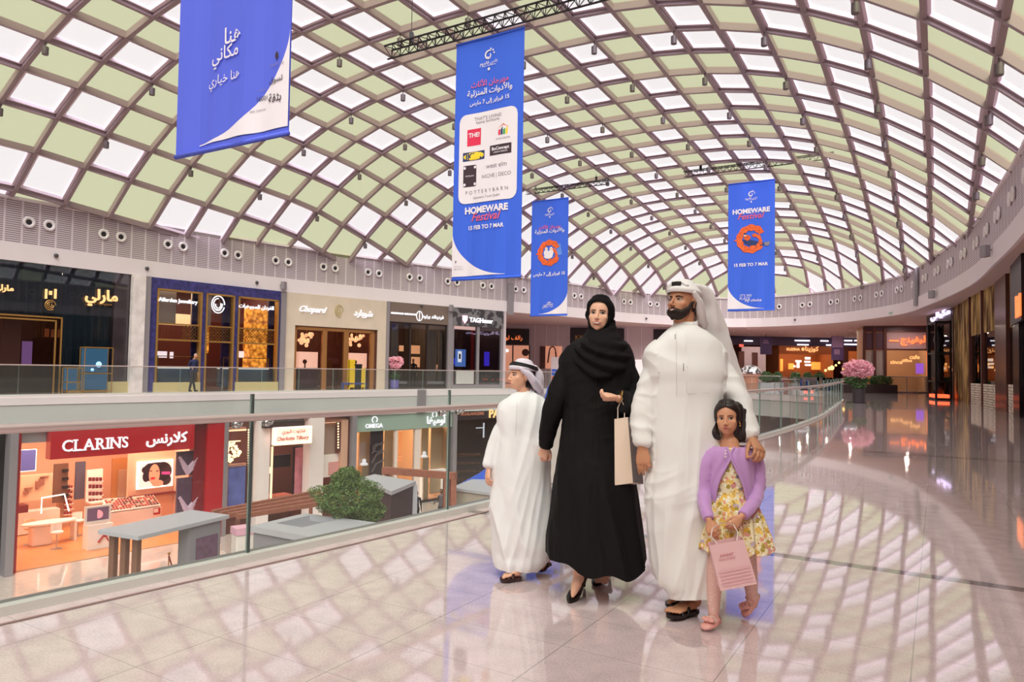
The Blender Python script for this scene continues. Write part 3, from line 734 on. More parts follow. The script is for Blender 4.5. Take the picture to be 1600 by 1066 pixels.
WGLOW = mat('white_sign_glow', (.2, .2, .2), emit=(1, .96, 1), es=.9); GGLOW = mat('gold_sign_glow', (.6, .4, .2), emit=s2l(255, 190, 120), es=.9); OGLOW = mat('orange_sign_glow', (.8, .3, .1), emit=s2l(255, 130, 70), es=1.0)
MARB = mat('veined_white_marble', s2l(222, 212, 212), .3, noise_s=2.2, noise_a=.16); MARBD = mat('mauve_marble', s2l(176, 150, 156), .3, noise_s=1.6, noise_a=.25)
DWOOD = mat('dark_brown_wood', s2l(84, 42, 34), .5, noise_s=3, noise_a=.2); WARMW = mat('warm_beige_wall', s2l(190, 148, 118), .7); OAKF = mat('oak_shop_floor', s2l(206, 120, 66), .3, noise_s=4, noise_a=.1)
def pf(x0, x1, *a, **k): return Front(hitP(F, x0, 470), hitP(F, x1, 470), *a, **k)
# --- teal curtained jeweller (far left) ---
TEAL = mat('dark_teal_drape', s2l(70, 92, 110), .6, bump=(14, .3, .05)); NAVYD = mat('deep_blue_wall', s2l(22, 52, 88), .5)
m1 = pf(-140, 203, 'shopfront', 'dark teal curtained jewellery shopfront with gold arabic lettering at the upper far left')
m1.shell(5, DWOOD, FLOOR2, power=60)
a_d0, _ = m1.L(-40, 550); a_d1, _ = m1.L(97, 550); _, z_d = m1.L(50, 493); a_e, _ = m1.L(176, 550); am, _ = m1.L(-140, 550)
mb = MB(); k = 60
for (x0, x1, z0, z1) in ((a_d1, a_e, .35, 5.2), (0, a_d0, .35, 5.2), (a_d0, a_d1, z_d, 5.2)):   # pleated drape
    n = max(4, int((x1-x0)/.09)); R = []
    for z in (z0, z1): R.append([m1.pt(x0+(x1-x0)*i/n, z, .25+.03*math.sin(i*2.1)) for i in range(n+1)])
    for i in range(n): mb.quad(R[0][i], R[0][i+1], R[1][i+1], R[1][i])
mb.build('teal_drape', TEAL, m1.root, smooth=True)
m1.part('marble_pier', MARBD, (a_e, m1.L(203, 550)[0], 0, 5.2, .05, .4))
m1.part('gold_plinth', mat('pale_gold_plinth', s2l(190, 176, 128), .5), (a_d1+.3, a_e+.8, 0, .42, -.1, .1), (-.2, a_d0, 0, .42, -.1, .1))
mb = MB()
for o in (0, .22):
    m1.box(mb, a_d1-.1-o, a_d1-.04-o, 0, z_d-o*.6, -.04, .04); m1.box(mb, a_d0+o, a_d0+.06+o, 0, z_d-o*.6, -.04, .04); m1.box(mb, a_d0+o, a_d1-.04-o, z_d-.06-o*.6, z_d-o*.6, -.04, .04)
mb.build('gold_door_frame', GOLD, m1.root)
m1.ppart('window_glass', DGLASS, (-140, 394, 203, 612), d0=-.02, d1=-.01)
m1.text('مارلي', 133, 184, 466, GGLOW, bold=.03); m1.text('مارلي', -10, 21, 452, GGLOW, bold=.03); m1.text('مجوهرات', 147, 174, 475, GOLD)
mb = MB(); m1.pb(mb, 68.5, 452, 71.5, 467, -.15, -.08); m1.pb(mb, 83, 452, 86, 467, -.15, -.08); m1.pb(mb, 75, 455, 79, 461, -.15, -.08); mb.build('gold_emblem', GGLOW, m1.root)
mb = MB(); a, z = m1.L(77, 477)
for r_, t_ in ((.2, 0), (.13, 1), (.06, 2)): mb.tube([m1.pt(a+r_*math.cos(i*math.pi/10+t_), z+r_*math.sin(i*math.pi/10+t_), -.1) for i in range(18)], .018, 6)
mb.build('round_medallion', GOLD, m1.root)
m1.ppart('inner_panel', mat('rose_brown_panel', s2l(150, 96, 84), .5), (27, 498, 58, 570), d0=1.5, d1=1.6); m1.ppart('purple_screen', mat('purple_screen', (.1, .05, .1), emit=s2l(120, 80, 130), es=.8), (68, 533, 83, 572), d0=1.9, d1=2)
for k, (x0, y0, x1, y1, lb) in enumerate([(126, 544, 172, 603, 'tall gold-framed glass display case with blue back, beside the marble pier'), (100, 575, 124, 598, 'low gold-framed display table in front of the teal curtains')]):
    a0, z0 = m1.L(x0, y1, -.55); a1, z1 = m1.L(x1, y0, -.55); t = thing('display_case', lb, 'display case', m1.pt((a0+a1)/2, 0, -.55))
    mb = MB()
    for a in (a0, a1):
        for d in (-.8, -.4): m1.box(mb, a-.015, a+.015, 0, z1, d-.015, d+.015)
    for z in (z1, z1*.42, .05): 
        for d in (-.8, -.4): m1.box(mb, a0, a1, z-.02, z+.02, d-.015, d+.015)
    mb.build('gold_frame', GOLD, t)
    mb = MB(); m1.box(mb, a0+.03, a1-.03, z1*.44, z1-.04, -.45, -.43); m1.box(mb, a0+.03, a1-.03, .1, z1*.40, -.46, -.42); mb.build('blue_back', mat('case_blue', s2l(44, 92, 128), .5), t)
    if k == 0:
        mb = MB(); mb.ball(m1.pt((a0+a1)/2+.1, z1*.62, -.6), .13, 8, 6, (1, .5, 1)); mb.ball(m1.pt((a0+a1)/2-.15, z1*.5, -.6), .07, 8, 6); mb.build('jewellery', mat('lit_blue_jewel', (.4, .7, .9), emit=s2l(110, 170, 220), es=.8), t)
# stone pier between shops
pr = pf(203, 223, 'marble_pillar', 'pale veined marble pillar between the teal and the blue-framed shops', cat='pillar')
pr.part('shaft', MARB, (0, pr.len, 0, 5.2, -.25, .4)); 
for x0, x1, lb in ((223, 232, 'grey steel post beside the marble pillar'), (437, 445, 'grey steel post between the blue-framed and the cream shopfronts'), (603, 607, 'slim grey post right of the cream shopfront'), (699, 705, 'grey steel post left of the watch shop')):
    q = pf(x0, x1, None, None); mb = MB(); q.box(mb, 0, q.len, 0, 5.2, -.2, .1); tag(mb.build('steel_post', GREYST), lb, 'post')
# --- blue marble framed jeweller ---
BMARB = mat('royal_blue_marble', s2l(58, 54, 112), .3, noise_s=5, noise_a=.45)
m2 = pf(232, 437, 'shopfront', 'jewellery shopfront framed in royal blue marble with three gold-edged bays')
m2.shell(5, mat('maroon_wood_wall', s2l(92, 36, 32), .5), FLOOR2, power=170, ceilm=mat('cream_shop_ceiling', s2l(206, 190, 180), .6))
bays = [(241, 312, 448, 470, 606), (318, 363, 455, 475, 606), (368.5, 432, 461, 478, 604)]
A = [(m2.L(b[0], 530)[0], m2.L(b[1], 530)[0], m2.L((b[0]+b[1])/2, (b[2]+b[2]+8)/2)[1]) for b in bays]
zt = 4.72
seg = [(0, A[0][0]), (A[0][1], A[1][0]), (A[1][1], A[2][0]), (A[2][1], m2.len)]
mb = MB()
for a, b in seg: m2.box(mb, a, b, 0, 5.2, -.12, .25)
for a, b, _ in A: m2.box(mb, a, b, zt, 5.2, -.12, .25)
mb.build('blue_marble_surround', BMARB, m2.root)
mb = MB(); lat = MB()
for k, (a, b, _) in enumerate(A):
    for x in (a, b-.09): m2.box(mb, x, x+.09, 0, zt, -.16, .1)
    m2.box(mb, a, b, zt-.08, zt, -.16, .1); m2.box(mb, a, b, 2.32, 2.4, -.1, .06); m2.box(mb, a, b, 3.08, 3.14, -.08, .04)
    n = int((b-a-.2)/.17)
    for i in range(n):
        for j in range(4):
            x, z = a+.12+i*.17, 2.42+j*.165
            if k == 0 and i < n*.6: continue
            lat.bar(m2.pt(x, z, 0), m2.pt(x+.17, z+.165, 0), .018, .018); lat.bar(m2.pt(x+.17, z, 0), m2.pt(x, z+.165, 0), .018, .018)
            if (i+j) % 2: lat.bar(m2.pt(x, z+.08, 0), m2.pt(x+.17, z+.08, 0), .02, .02)
mb.build('gold_bay_frames', GOLD, m2.root); lat.build('gold_lattice', GOLD, m2.root)
m2.part('plinths', mat('pale_gold_plinth', (.6, .5, .25)), (A[0][0]-.05, A[0][1], 0, .38, -.2, .1), (A[2][0]-.05, A[2][1]+.05, 0, .38, -.2, .1))
m2.part('window_glass', CLG, *[(a, b, .38, zt, -.02, -.01) for a, b, _ in A])
m2.text('Alfardan Jewellery', 248, 309, 471, WGLOW, bold=.02, d=-.2); m2.text('الفردان للمجوهرات', 373.5, 428, 480.5, WGLOW, bold=.02, d=-.2)
mb = MB(); a, z = m2.L(341, 476, -.2)
for r_, t_, n_ in ((.42, 0, 22), (.30, 1.5, 14), (.18, 3, 14), (.27, 4.2, 9)): mb.tube([m2.pt(a+r_*.8*math.cos(i*2*math.pi/22+t_), z+r_*math.sin(i*2*math.pi/22+t_), -.2) for i in range(n_)], .03, 6)
mb.build('calligraphy_emblem', WGLOW, m2.root)
am = bpy.data.materials.new('glowing_amber_mosaic'); am.use_nodes = True; nt = am.node_tree; b_ = nt.nodes['Principled BSDF']
vo = nt.nodes.new('ShaderNodeTexVoronoi'); vo.inputs['Scale'].default_value = 4.5; tc = nt.nodes.new('ShaderNodeTexCoord'); nt.links.new(tc.outputs['Object'], vo.inputs['Vector'])
rp = nt.nodes.new('ShaderNodeValToRGB'); rp.color_ramp.elements[0].color = (1, .38, .05, 1); rp.color_ramp.elements[1].color = (.30, .07, .005, 1); rp.color_ramp.elements[0].position = .25; rp.color_ramp.elements[1].position = .8
nt.links.new(vo.outputs['Distance'], rp.inputs[0]); nt.links.new(rp.outputs[0], b_.inputs['Emission Color']); b_.inputs['Emission Strength'].default_value = 1.0; nt.links.new(rp.outputs[0], b_.inputs['Base Color'])
o = MB(); a0, a1, _, _ = m2.pb(o, 390, 470, 417, 606, 0, .1, d=.7); o = MB(); m2.box(o, a0, a1, 0, 4.3, .7, 1.3); tag(o.build('amber_column', am), 'glowing amber mosaic column inside the blue-framed jewellery shop', 'column')
m2.ppart('amber_strips', am, (321, 498, 326, 552), d=1.6); m2.ppart('blue_inner_pillars', BMARB, (299, 457, 309, 590), (346, 463, 358, 600), (418, 468, 428, 600), d=.5)
m2.part('cream_ceiling_panel', mat('cream_back_panel', s2l(214, 196, 182), .6), (A[0][0], A[0][1]-.6, 3.2, 5.0, 1.2, 1.3), (A[1][0], A[1][1]-.5, 3.2, 5.0, 1.2, 1.3), (A[2][0], A[2][0]+.9, 3.2, 5.0, 1.2, 1.3))
m2.ppart('lit_alcove', mat('lit_alcove', (.8, .6, .4), emit=s2l(255, 205, 150), es=.75), (242, 490, 298, 508), d=2.5)
for k, (x0, x1) in enumerate(((243, 299), (346, 360), (369, 417))):
    t = thing('jewellery_counter', ['long blue glass jewellery counter behind the left bay of the blue-framed shop', 'narrow jewellery counter behind the middle bay of the blue-framed shop', 'blue jewellery counter beside the amber column'][k], 'counter', m2.pt(m2.L((x0+x1)/2, 590)[0], 0, .6))
    a0, a1 = m2.L(x0, 590, .5)[0], m2.L(x1, 590, .5)[0]
    mb = MB(); m2.box(mb, a0, a1, .1, 1.02, .4, .9); mb.build('body', mat('steel_blue_panel', s2l(92, 118, 150), .4), t)
    mb = MB(); m2.box(mb, a0, a1, 1.02, 1.08, .35, .95); mb.build('lit_top', mat('lit_counter_top', (1, .95, .9), emit=(1, .92, .85), es=.6), t)
    mb = MB(); m2.box(mb, a0, a1, 1.08, 1.5, .4, .42); mb.build('glass_case', CLG, t)
    mb = MB(); m2.box(mb, a0, a0+.03, .1, 1.6, .36, .4); m2.box(mb, a1-.03, a1, .1, 1.6, .36, .4); m2.box(mb, a0, a1, 1.58, 1.62, .36, .4); mb.build('gold_frame', GOLD, t)
for x0, y0, x1, y1, lb in ((244, 549, 261, 559, 'wide pale lit screen on the left counter of the blue-framed shop'), (266, 550, 271, 560, 'small narrow lit screen right of the wide screen in the blue-framed shop'), (372, 549, 386, 560, 'pale lit screen left of the amber column')):
    mb = MB(); m2.pb(mb, x0, y0, x1, y1, 0, .06, d=1.2); tag(mb.build('lit_screen', mat('pale_screen', (1, 1, 1), emit=s2l(240, 215, 225), es=.85)), lb, 'screen')
# --- cream watch shop ---
CREAM = mat('cream_stone', s2l(208, 190, 174), .5, noise_s=1.5, noise_a=.05)
m3 = pf(445, 604, 'shopfront', 'cream stone watch shopfront with white script lettering and two gold-framed windows')
m3.shell(5, DWOOD, FLOOR2, power=160, light=(1, .62, .36))
a0, a1 = m3.L(458.7, 550)[0], m3.L(588, 550)[0]; zt3 = m3.L(523, 512)[1]
m3.part('cream_surround', CREAM, (0, a0, 0, 5.2, -.1, .3), (a1, m3.len, 0, 5.2, -.1, .3), (a0, a1, zt3, 5.2, -.1, .3))
mb = MB(); cuts = [458.7, 463, 506, 511, 513, 534, 537.5, 541, 580, 587.5]
for x0, x1 in ((459, 462.5), (503, 510), (536.5, 544), (578, 584)): m3.box(mb, m3.L(x0, 550)[0], m3.L(x1, 550)[0], 0, zt3, -.05, .12)
m3.box(mb, a0, a1, zt3-.22, zt3-.04, -.05, .12); mb.build('gold_window_frames', mat('warm_gold_frame', s2l(176, 122, 74), .4, .5), m3.root)
mb = MB(); m3.box(mb, a0, a1, zt3-.05, zt3, -.08, .15); m3.box(mb, m3.L(584, 550)[0], a1, 0, zt3, -.05, .15); mb.build('dark_head_frame', DWOOD, m3.root)
m3.part('window_glass', CLG, (a0, a1, 0, zt3, .0, .01))
m3.text('Chopard', 468, 511, 485, WGLOW, bold=.02, shear=.45, d=-.12); m3.text('شوبارد', 553, 582, 491, WGLOW, bold=.03, d=-.12)
mb = MB(); a, z = m3.L(530, 486, -.12)
for r_, t_ in ((.34, 0), (.22, 1), (.1, 2)): mb.tube([m3.pt(a+r_*.75*math.cos(i*math.pi/9+t_), z+r_*math.sin(i*math.pi/9+t_), -.11) for i in range(16)], .03, 6)
mb.build('round_medallion', mat('muted_gold', s2l(184, 162, 118), .5), m3.root)
for k, (x, y, r_) in enumerate(((479, 532, .36), (557, 531, .33))):
    a, z = m3.L(x, y, .9); t = thing('globe_chandelier', ['cluster-of-glass-globes chandelier in the left window of the cream shop', 'cluster-of-glass-globes chandelier in the right window of the cream shop'][k], 'chandelier', m3.pt(a, z, .9))
    mb = MB(); rnd = random.Random(k)
    for i in range(16): mb.ball(m3.pt(a+rnd.uniform(-1, 1)*r_, z+rnd.uniform(-1, 1)*r_, .9+rnd.uniform(-.3, .3)), rnd.uniform(.07, .14), 8, 6)
    mb.build('glass_globes', mat('warm_globe', (1, .7, .5), .2, emit=s2l(255, 190, 140), es=.8), t, smooth=True); MB().tube([m3.pt(a, z, .9), m3.pt(a, 5.1, .9)], .015, 5).build('stem', GOLD, t)
for k, (x0, y0, x1, y1) in enumerate(((467, 550, 496.5, 575), (546, 552, 573, 575))):
    t = thing('watch_display', ['lit peach watch display box in the left window of the cream shop', 'lit peach watch display box in the right window of the cream shop'][k], 'display', m3.pt(m3.L((x0+x1)/2, y1, .8)[0], 0, .8))
    mb = MB(); a0_, a1_, zb, zt_ = m3.pb(mb, x0, y0, x1, y1, .0, .35, d=.8); mb.build('lit_box', mat('peach_lit_box', (.9, .6, .5), emit=s2l(255, 190, 165), es=.75), t)
    mb = MB(); m3.box(mb, a0_, a1_, 0, zb, .75, 1.2); mb.build('plinth', mat('plum_plinth', s2l(88, 34, 60), .5), t)
    mb = MB(); mb.ball(m3.pt(a0_+(a1_-a0_)*.3, (zb+zt_)/2-.1, .78), .13, 10, 6); m3.box(mb, a0_+(a1_-a0_)*.28, a0_+(a1_-a0_)*.34, zb, (zb+zt_)/2, .76, .79); mb.build('watch_stand', DWOOD, t)
for k, (x0, y0, x1, y1, m_, nm, lb) in enumerate([(547, 562, 555, 598, 'bright_yellow_cloth', 'yellow_stand', 'tall yellow draped stand before the cream shop'), (565, 575, 571.5, 600, 'bright_yellow_cloth', 'yellow_stand', 'short yellow stand before the cream shop'), (537, 598, 573, 606, 'blue_bench_fabric', 'low_bench', 'low blue bench outside the cream shop'), (553, 569, 566, 600, 'black_cart', 'black_stand', 'black box stand between the two yellow stands')]):
    mb = MB(); a0_, a1_, zb, zt_ = m3.pb(mb, x0, y0, x1, y1, 0, .3, d=-1.4); mb = MB(); m3.box(mb, a0_, a1_, zt_-.12 if k > 1 else .1, zt_, -1.4, -1.1)
    for a in (a0_+.03, a1_-.03): m3.box(mb, a-.03, a+.03, 0, zt_, -1.36, -1.14)
    if k < 2 or k == 3: m3.box(mb, a0_, a1_, .08, zt_*.98, -1.38, -1.12)
    tag(mb.build(nm, mat(m_, {'b': s2l(214, 176, 30), }['b'] if 'yellow' in m_ else s2l(50, 62, 120) if 'blue' in m_ else s2l(24, 22, 26), .6), bevel=.02), lb, 'stand' if k != 2 else 'bench')
# --- brown sign watch shop ---
m4 = pf(607, 699, 'shopfront', 'brown-banded watch shopfront with white lettering, behind the far pink blossom')
m4.shell(5, mat('olive_brown_drape', s2l(104, 88, 80), .7), FLOOR2, power=70, back=mat('dim_rear', s2l(80, 54, 46), .7))
zs = m4.L(652, 505)[1]; m4.part('brown_fascia_board', mat('taupe_board', s2l(116, 98, 90), .5), (0, m4.len, zs, 5.2, -.1, .2))
m4.text('FERDINAND BERTHOUD', 611, 651, 490.5, WGLOW, bold=.02, d=-.12); m4.text('فرديناند برتود', 660, 693, 496, WGLOW, bold=.02, d=-.12)
mb = MB(); a, z = m4.L(655.5, 494, -.12); mb.tube([m4.pt(a+.22*math.cos(i*math.pi/8), z+.3*math.sin(i*math.pi/8), -.12) for i in range(17)], .03, 6); mb.tube([m4.pt(a, z-.25, -.12), m4.pt(a, z+.25, -.12)], .03, 6); mb.build('sign_crest', WGLOW, m4.root)
mb = MB()
for x in (608, 640, 667, 697): a = m4.L(x, 550)[0]; m4.box(mb, a-.05, a+.05, 0, zs, -.05, .08)
m4.box(mb, 0, m4.len, zs-.1, zs, -.05, .1); m4.box(mb, 0, m4.len, .0, .1, -.05, .1); mb.build('dark_mullions', mat('espresso_metal', s2l(52, 40, 40), .4), m4.root)
m4.part('window_glass', DGLASS, (0, m4.len, .1, zs, 0, .01))
m4.ppart('mauve_curtains', mat('taupe_curtain', s2l(150, 132, 126), .8), (610, 512, 621, 600), (668, 516, 681, 602), (685, 517, 697, 602), d=.5)
m4.ppart('lit_niches', mat('niche_glow', (.8, .45, .25), emit=s2l(250, 170, 120), es=.7), (643, 540, 655.5, 553), (643, 558, 655.5, 574), (624, 540, 630, 549), d=2.5)
m4.ppart('white_plinth', WHITE, (621, 596, 638, 600), (666, 596, 696, 600), d=.2)
mb = MB(); rnd = random.Random(2)
for i in range(14): a, z = m4.L(672+rnd.random()*15, 575, .6); mb.ball(m4.pt(a, z+rnd.random()*.25-.1, .6), .07, 6, 4)
tag(mb.build('watch_tray', mat('warm_trinkets', (.8, .5, .35), emit=s2l(240, 170, 130), es=.4)), 'tray of small watches in the right window under the brown sign', 'display')
# --- patterned sign watch shop ---
m5 = pf(705, 786, 'shopfront', 'watch shopfront with white lettering on a dark floral-patterned sign band')
m5.shell(4, mat('dim_plum_wall', s2l(60, 34, 46), .6), FLOOR2, power=50)
z5 = m5.L(745, 511)[1]; fp = bpy.data.materials.new('dark_floral_pattern'); fp.use_nodes = True; nt = fp.node_tree; b_ = nt.nodes['Principled BSDF']; vo = nt.nodes.new('ShaderNodeTexVoronoi'); vo.inputs['Scale'].default_value = 3.2; vo.feature = 'SMOOTH_F1'
tc = nt.nodes.new('ShaderNodeTexCoord'); nt.links.new(tc.outputs['Object'], vo.inputs['Vector']); rp = nt.nodes.new('ShaderNodeValToRGB'); e = rp.color_ramp.elements; e[0].color = (*s2l(62, 56, 62), 1); e[1].color = (*s2l(120, 116, 120), 1); e[0].position = .42; e[1].position = .5
nt.links.new(vo.outputs['Distance'], rp.inputs[0]); nt.links.new(rp.outputs[0], b_.inputs['Base Color'])
m5.part('patterned_sign_band', fp, (0, m5.len, z5, 5.2, -.1, .2))
m5.text('TAGHeuer', 733.5, 770, 501, WGLOW, bold=.035, d=-.12)
mb = MB(); a, z = m5.L(726.5, 499, -.14); P_ = [(-.22, .25), (.22, .25), (.22, -.05), (0, -.3), (-.22, -.05)]; mb.v = [tuple(m5.pt(a+x, z+y, -.14)) for x, y in P_]; mb.f = [(0, 1, 2, 3, 4)]; mb.mi = [0]; mb.build('sign_shield', mat('pink_shield', (.9, .6, .7), emit=s2l(240, 170, 190), es=.9), m5.root)
mb = MB()
for x in (706, 746, 783): a = m5.L(x, 550)[0]; m5.box(mb, a-.1, a+.1, 0, z5, -.08, .1)
m5.box(mb, 0, m5.len, 0, .2, -.05, .1); mb.build('grey_mullions', GREYST, m5.root); m5.part('window_glass', DGLASS, (0, m5.len, .1, z5, 0, .01))
m5.ppart('pink_lit_strip', mat('pink_strip', (.9, .7, .65), emit=s2l(240, 190, 180), es=.9), (706, 510, 742, 515), d=.6); m5.ppart('red_post', mat('red_post', s2l(170, 40, 34), .5), (736, 516, 740, 595), d=.7)
m5.ppart('blue_poster', mat('blue_poster', (.2, .3, .6), emit=s2l(70, 110, 190), es=.7), (711, 546, 727, 573), d=.5, d1=.0); m5.ppart('poster_watch', WGLOW, (715.5, 549, 721, 566), d=.42, d0=-.02, d1=.0); m5.ppart('poster_watch_face', mat('black_face', (.02, .02, .02)), (717, 553, 719.5, 561), d=.38, d0=-.02, d1=.0)
m5.ppart('blue_glow_panel', mat('deep_blue_glow', (.05, .05, .4), emit=s2l(60, 40, 190), es=.9), (705.5, 560, 710, 570), (757, 550, 764, 572), d=.6)
m5.ppart('white_display_base', mat('pale_display_base', s2l(190, 186, 184), .5), (709, 580, 736, 600), d=.2, d0=-.3, d1=.1); m5.ppart('red_banner_strip', mat('red_post', (1, 0, 0)), (704.5, 580, 708, 597), (737, 580, 743, 597), d=.15)
# --- rear wall behind the family ---
bw = Front((-6, 63), (24, 63), None, None); mb = MB(); bw.box(mb, 0, 25.2, 0, 5.2, 0, .3); struct(mb.build('wall_rear', PINKW))
mb = MB()
for x in list(range(835, 900, 18))+list(range(980, 1124, 22)): a = bw.L(x, 560)[0]; bw.box(mb, a-.03, a+.03, 0, 5.2, -.04, 0)
struct(mb.build('trim_4', WHITE))
sw = Front(tuple(hitP(F, 787, 470)), (-3.2, 63), None, None); mb = MB(); sw.box(mb, 0, sw.len, 0, 5.2, 0, .2); struct(mb.build('wall_recess', PINKW))
BLK = mat('black_sign_panel', s2l(34, 22, 30), .4); PEACH = mat('peach_lit_interior', (.6, .35, .25), emit=s2l(222, 150, 120), es=.55)
def wallsign(x0, y0, x1, y1, t, lb, m=GGLOW, tx0=None, tx1=None, bold=.0):
    r = thing('shop_sign', lb, 'sign', bw.pt(bw.L((x0+x1)/2, y1)[0], bw.L((x0+x1)/2, y1)[1], -.1)); mb = MB(); bw.pb(mb, x0, y0, x1, y1, -.15, 0); mb.build('board', BLK, r, bevel=.03)
    if t: bw.text(t, tx0 or x0+8, tx1 or x1-8, (y0+y1)/2+2, m, d=-.17, parent=r, bold=bold)
wallsign(762, 514, 827, 539, 'رالف لورين', 'black board with orange arabic lettering, above the peach windows', OGLOW, 777, 816)
wallsign(891, 513, 975, 539, 'KIKO  MILANO', 'wide black board with dim gold lettering on the rear wall behind the woman', GOLD, 899, 966)
wallsign(1021, 515, 1049, 537, '', 'black board on the rear wall just left of the man')
op = thing('lit_shop_window', 'wide peach-lit shop window with dark mullions beneath the orange arabic sign', 'window', bw.pt(bw.L(795, 600)[0], 0, -.1))
mb = MB(); bw.pb(mb, 775, 540, 827, 598, -.04, -.02); mb.build('lit_pane', PEACH, op)
mb = MB()
for x in (775, 787, 801, 827): bw.pb(mb, x-1, 540, x+1, 598, -.1, 0)
mb.build('mullions', mat('espresso_metal', (0, 0, 0)), op)
mb = MB(); a, z = bw.L(821, 551); mb.ball(bw.pt(a, z, -.1), .32, 16, 10, (1, .15, 1)); mb.build('round_emblem', DWOOD, op); mb = MB(); a, z = bw.L(791, 548); mb.ball(bw.pt(a, z, -.15), .25, 8, 6, (1, .5, .6)); mb.build('pendant_lamp', WGLOW, op)
op = thing('lit_shop_window', 'peach-lit doorway with an ornate frame, left of the woman in black', 'window', bw.pt(bw.L(860, 600)[0], 0, -.1))
mb = MB(); bw.pb(mb, 845, 541, 878, 576, -.04, -.02); mb.build('lit_pane', PEACH, op); mb = MB(); bw.pb(mb, 844, 541, 852, 576, -.1, 0); mb.build('dark_jamb', DWOOD, op)
mb = MB(); a, z = bw.L(863, 555); mb.tube([bw.pt(a+.28*math.cos(i*math.pi/8), z+.3+.45*math.sin(i*math.pi/8), -.12) for i in range(9)], .06, 6); mb.tube([bw.pt(a-.28, z+.3, -.12), bw.pt(a-.4, z-.7, -.12)], .07, 6); mb.tube([bw.pt(a+.28, z+.3, -.12), bw.pt(a+.4, z-.7, -.12)], .07, 6); mb.build('ornate_frame', DWOOD, op)
mb = MB(); bw.pb(mb, 861, 558, 873, 598, 0, .1, d=-6); mb2 = MB(); bw.pb(mb2, 862, 577, 870, 587, -.01, .0, d=-6); t = thing('poster_stand', 'tall white poster board with blue and red print, left of the woman in black', 'poster', bw.pt(bw.L(867, 598, -6)[0], 0, -6)); mb.build('board', WHITE, t); mb2.build('blue_print', BLUE, t); mb2 = MB(); bw.pb(mb2, 862, 588, 867, 596, -.01, .0, d=-6); mb2.build('red_print', BOR, t)
mb = MB(); bw.pb(mb, 990, 562, 1008, 600, 0, .15, d=-5); t = thing('display_board', 'white glossy panel standing between the woman and the man', 'panel', bw.pt(bw.L(999, 600, -5)[0], 0, -5)); mb.build('board', WHITE, t)
# --- cafés beyond the far end of the opening ---
PURP = mat('dark_plum_bulkhead', s2l(58, 44, 70), .6)
cf = Front((24, 76), (52, 76), None, None)
mb = MB(); cf.box(mb, -8, 28, 4.25, 5.2, -.1, .2); struct(mb.build('wall_bulkhead', PURP))
mb = MB(); cf.box(mb, -8, 28, 0, 5.2, 4.2, 4.5); struct(mb.build('wall_cafe_rear', mat('brown_cafe_wall', s2l(96, 52, 40), .7)))
for k, (x0, x1, y) in enumerate(((1162, 1175, 533), (1241, 1264, 532.5), (1245, 1262, 539), (1281, 1293, 533), (1290, 1299, 539.5), (1318, 1330, 532.5), (1334, 1347, 532.5), (1318, 1347, 538.5))):
    mb = MB(); cf.pb(mb, x0, y-.9, x1, y+.9, -.25, -.12); tag(mb.build('ceiling_light_bar', mat('white_light_bar', (1, 1, 1), emit=(1, .97, 1), es=1.6)), 'white light bar on the plum bulkhead, '+('at its left end', 'upper one over the menu screens', 'lower one over the menu screens', 'upper one left of the mauve banner', 'lower one left of the mauve banner', 'first upper one right of the mauve banner', 'second upper one right of the mauve banner', 'lower one right of the mauve banner')[k], 'light', 'light bars above the cafes')
m6 = Front(tuple(cf.pt(cf.L(1217, 560)[0], 0)[:2]), tuple(cf.pt(cf.L(1302, 560)[0], 0)[:2]), 'cafe', 'orange-lit cafe with a glowing name sign, beyond the far end of the glass railing', z1=4.25, cat='cafe')
m6.shell(4, mat('orange_cafe_wall', s2l(150, 88, 50), .7), DWOOD, power=170, light=(1, .62, .34))
m6.part('sign_board', mat('amber_board', s2l(160, 84, 40), .6), (0, m6.len, 3.4, 4.25, -.05, .1)); m6.text('KUZINA', 1229, 1250, 546, GGLOW, bold=.03); m6.text('كوزينا', 1258, 1279, 546, GGLOW, bold=.03)
mb = MB(); mb.ball(m6.pt(m6.L(1254, 546)[0], m6.L(1254, 546)[1], -.1), .18, 8, 6, (1, .3, 1)); mb.build('sign_mark', GGLOW, m6.root)
m6.ppart('menu_screens', mat('warm_white_screen', (1, .9, .8), emit=(1, .85, .7), es=1.2), (1243, 563, 1252, 566), (1245, 566, 1249, 575), (1258, 558, 1266, 562), (1257, 564, 1266, 567), (1258, 569, 1267, 572), (1240, 571, 1243, 574), d=1.5)
m6.ppart('shelf_lights', mat('orange_glow_shelf', (.9, .4, .1), emit=s2l(255, 150, 60), es=.8), (1219, 561, 1223, 580), (1232, 568, 1240, 577), (1268, 566, 1288, 578), d=3.2)
m7 = Front(tuple(cf.pt(cf.L(1317, 560)[0], 0)[:2]), tuple(cf.pt(cf.L(1349, 560)[0], 0)[:2]), 'cafe', 'dark brown shopfront with a dim orange doorway, behind the potted pink blossom', z1=4.25, cat='cafe')
m7.part('dark_front', DWOOD, (0, m7.len, 0, 4.25, 0, .3)); m7.ppart('dim_doorway', mat('dim_orange', (.3, .1, .02), emit=s2l(150, 70, 30), es=.7), (1326, 549, 1341, 572), d=-.05)
m8 = Front(tuple(cf.pt(cf.L(1150, 560)[0], 0)[:2]), tuple(cf.pt(cf.L(1186, 560)[0], 0)[:2]), 'cafe', 'pale mauve kiosk front with two dark doorways, far behind the glittering dome', z1=4.2, cat='cafe')
m8.part('pale_front', PINKW, (0, m8.len, 0, 4.0, -2, -1.7)); m8.ppart('doorway', DWOOD, (1154, 549, 1163, 575), (1175, 551, 1184, 575), d=-2.05, d0=0, d1=.03); m8.ppart('red_sign', mat('red_sign_glow', (.8, .1, .1), emit=s2l(220, 100, 80), es=.8), (1155, 538, 1162, 542), d=-2.1, d0=0, d1=.03)
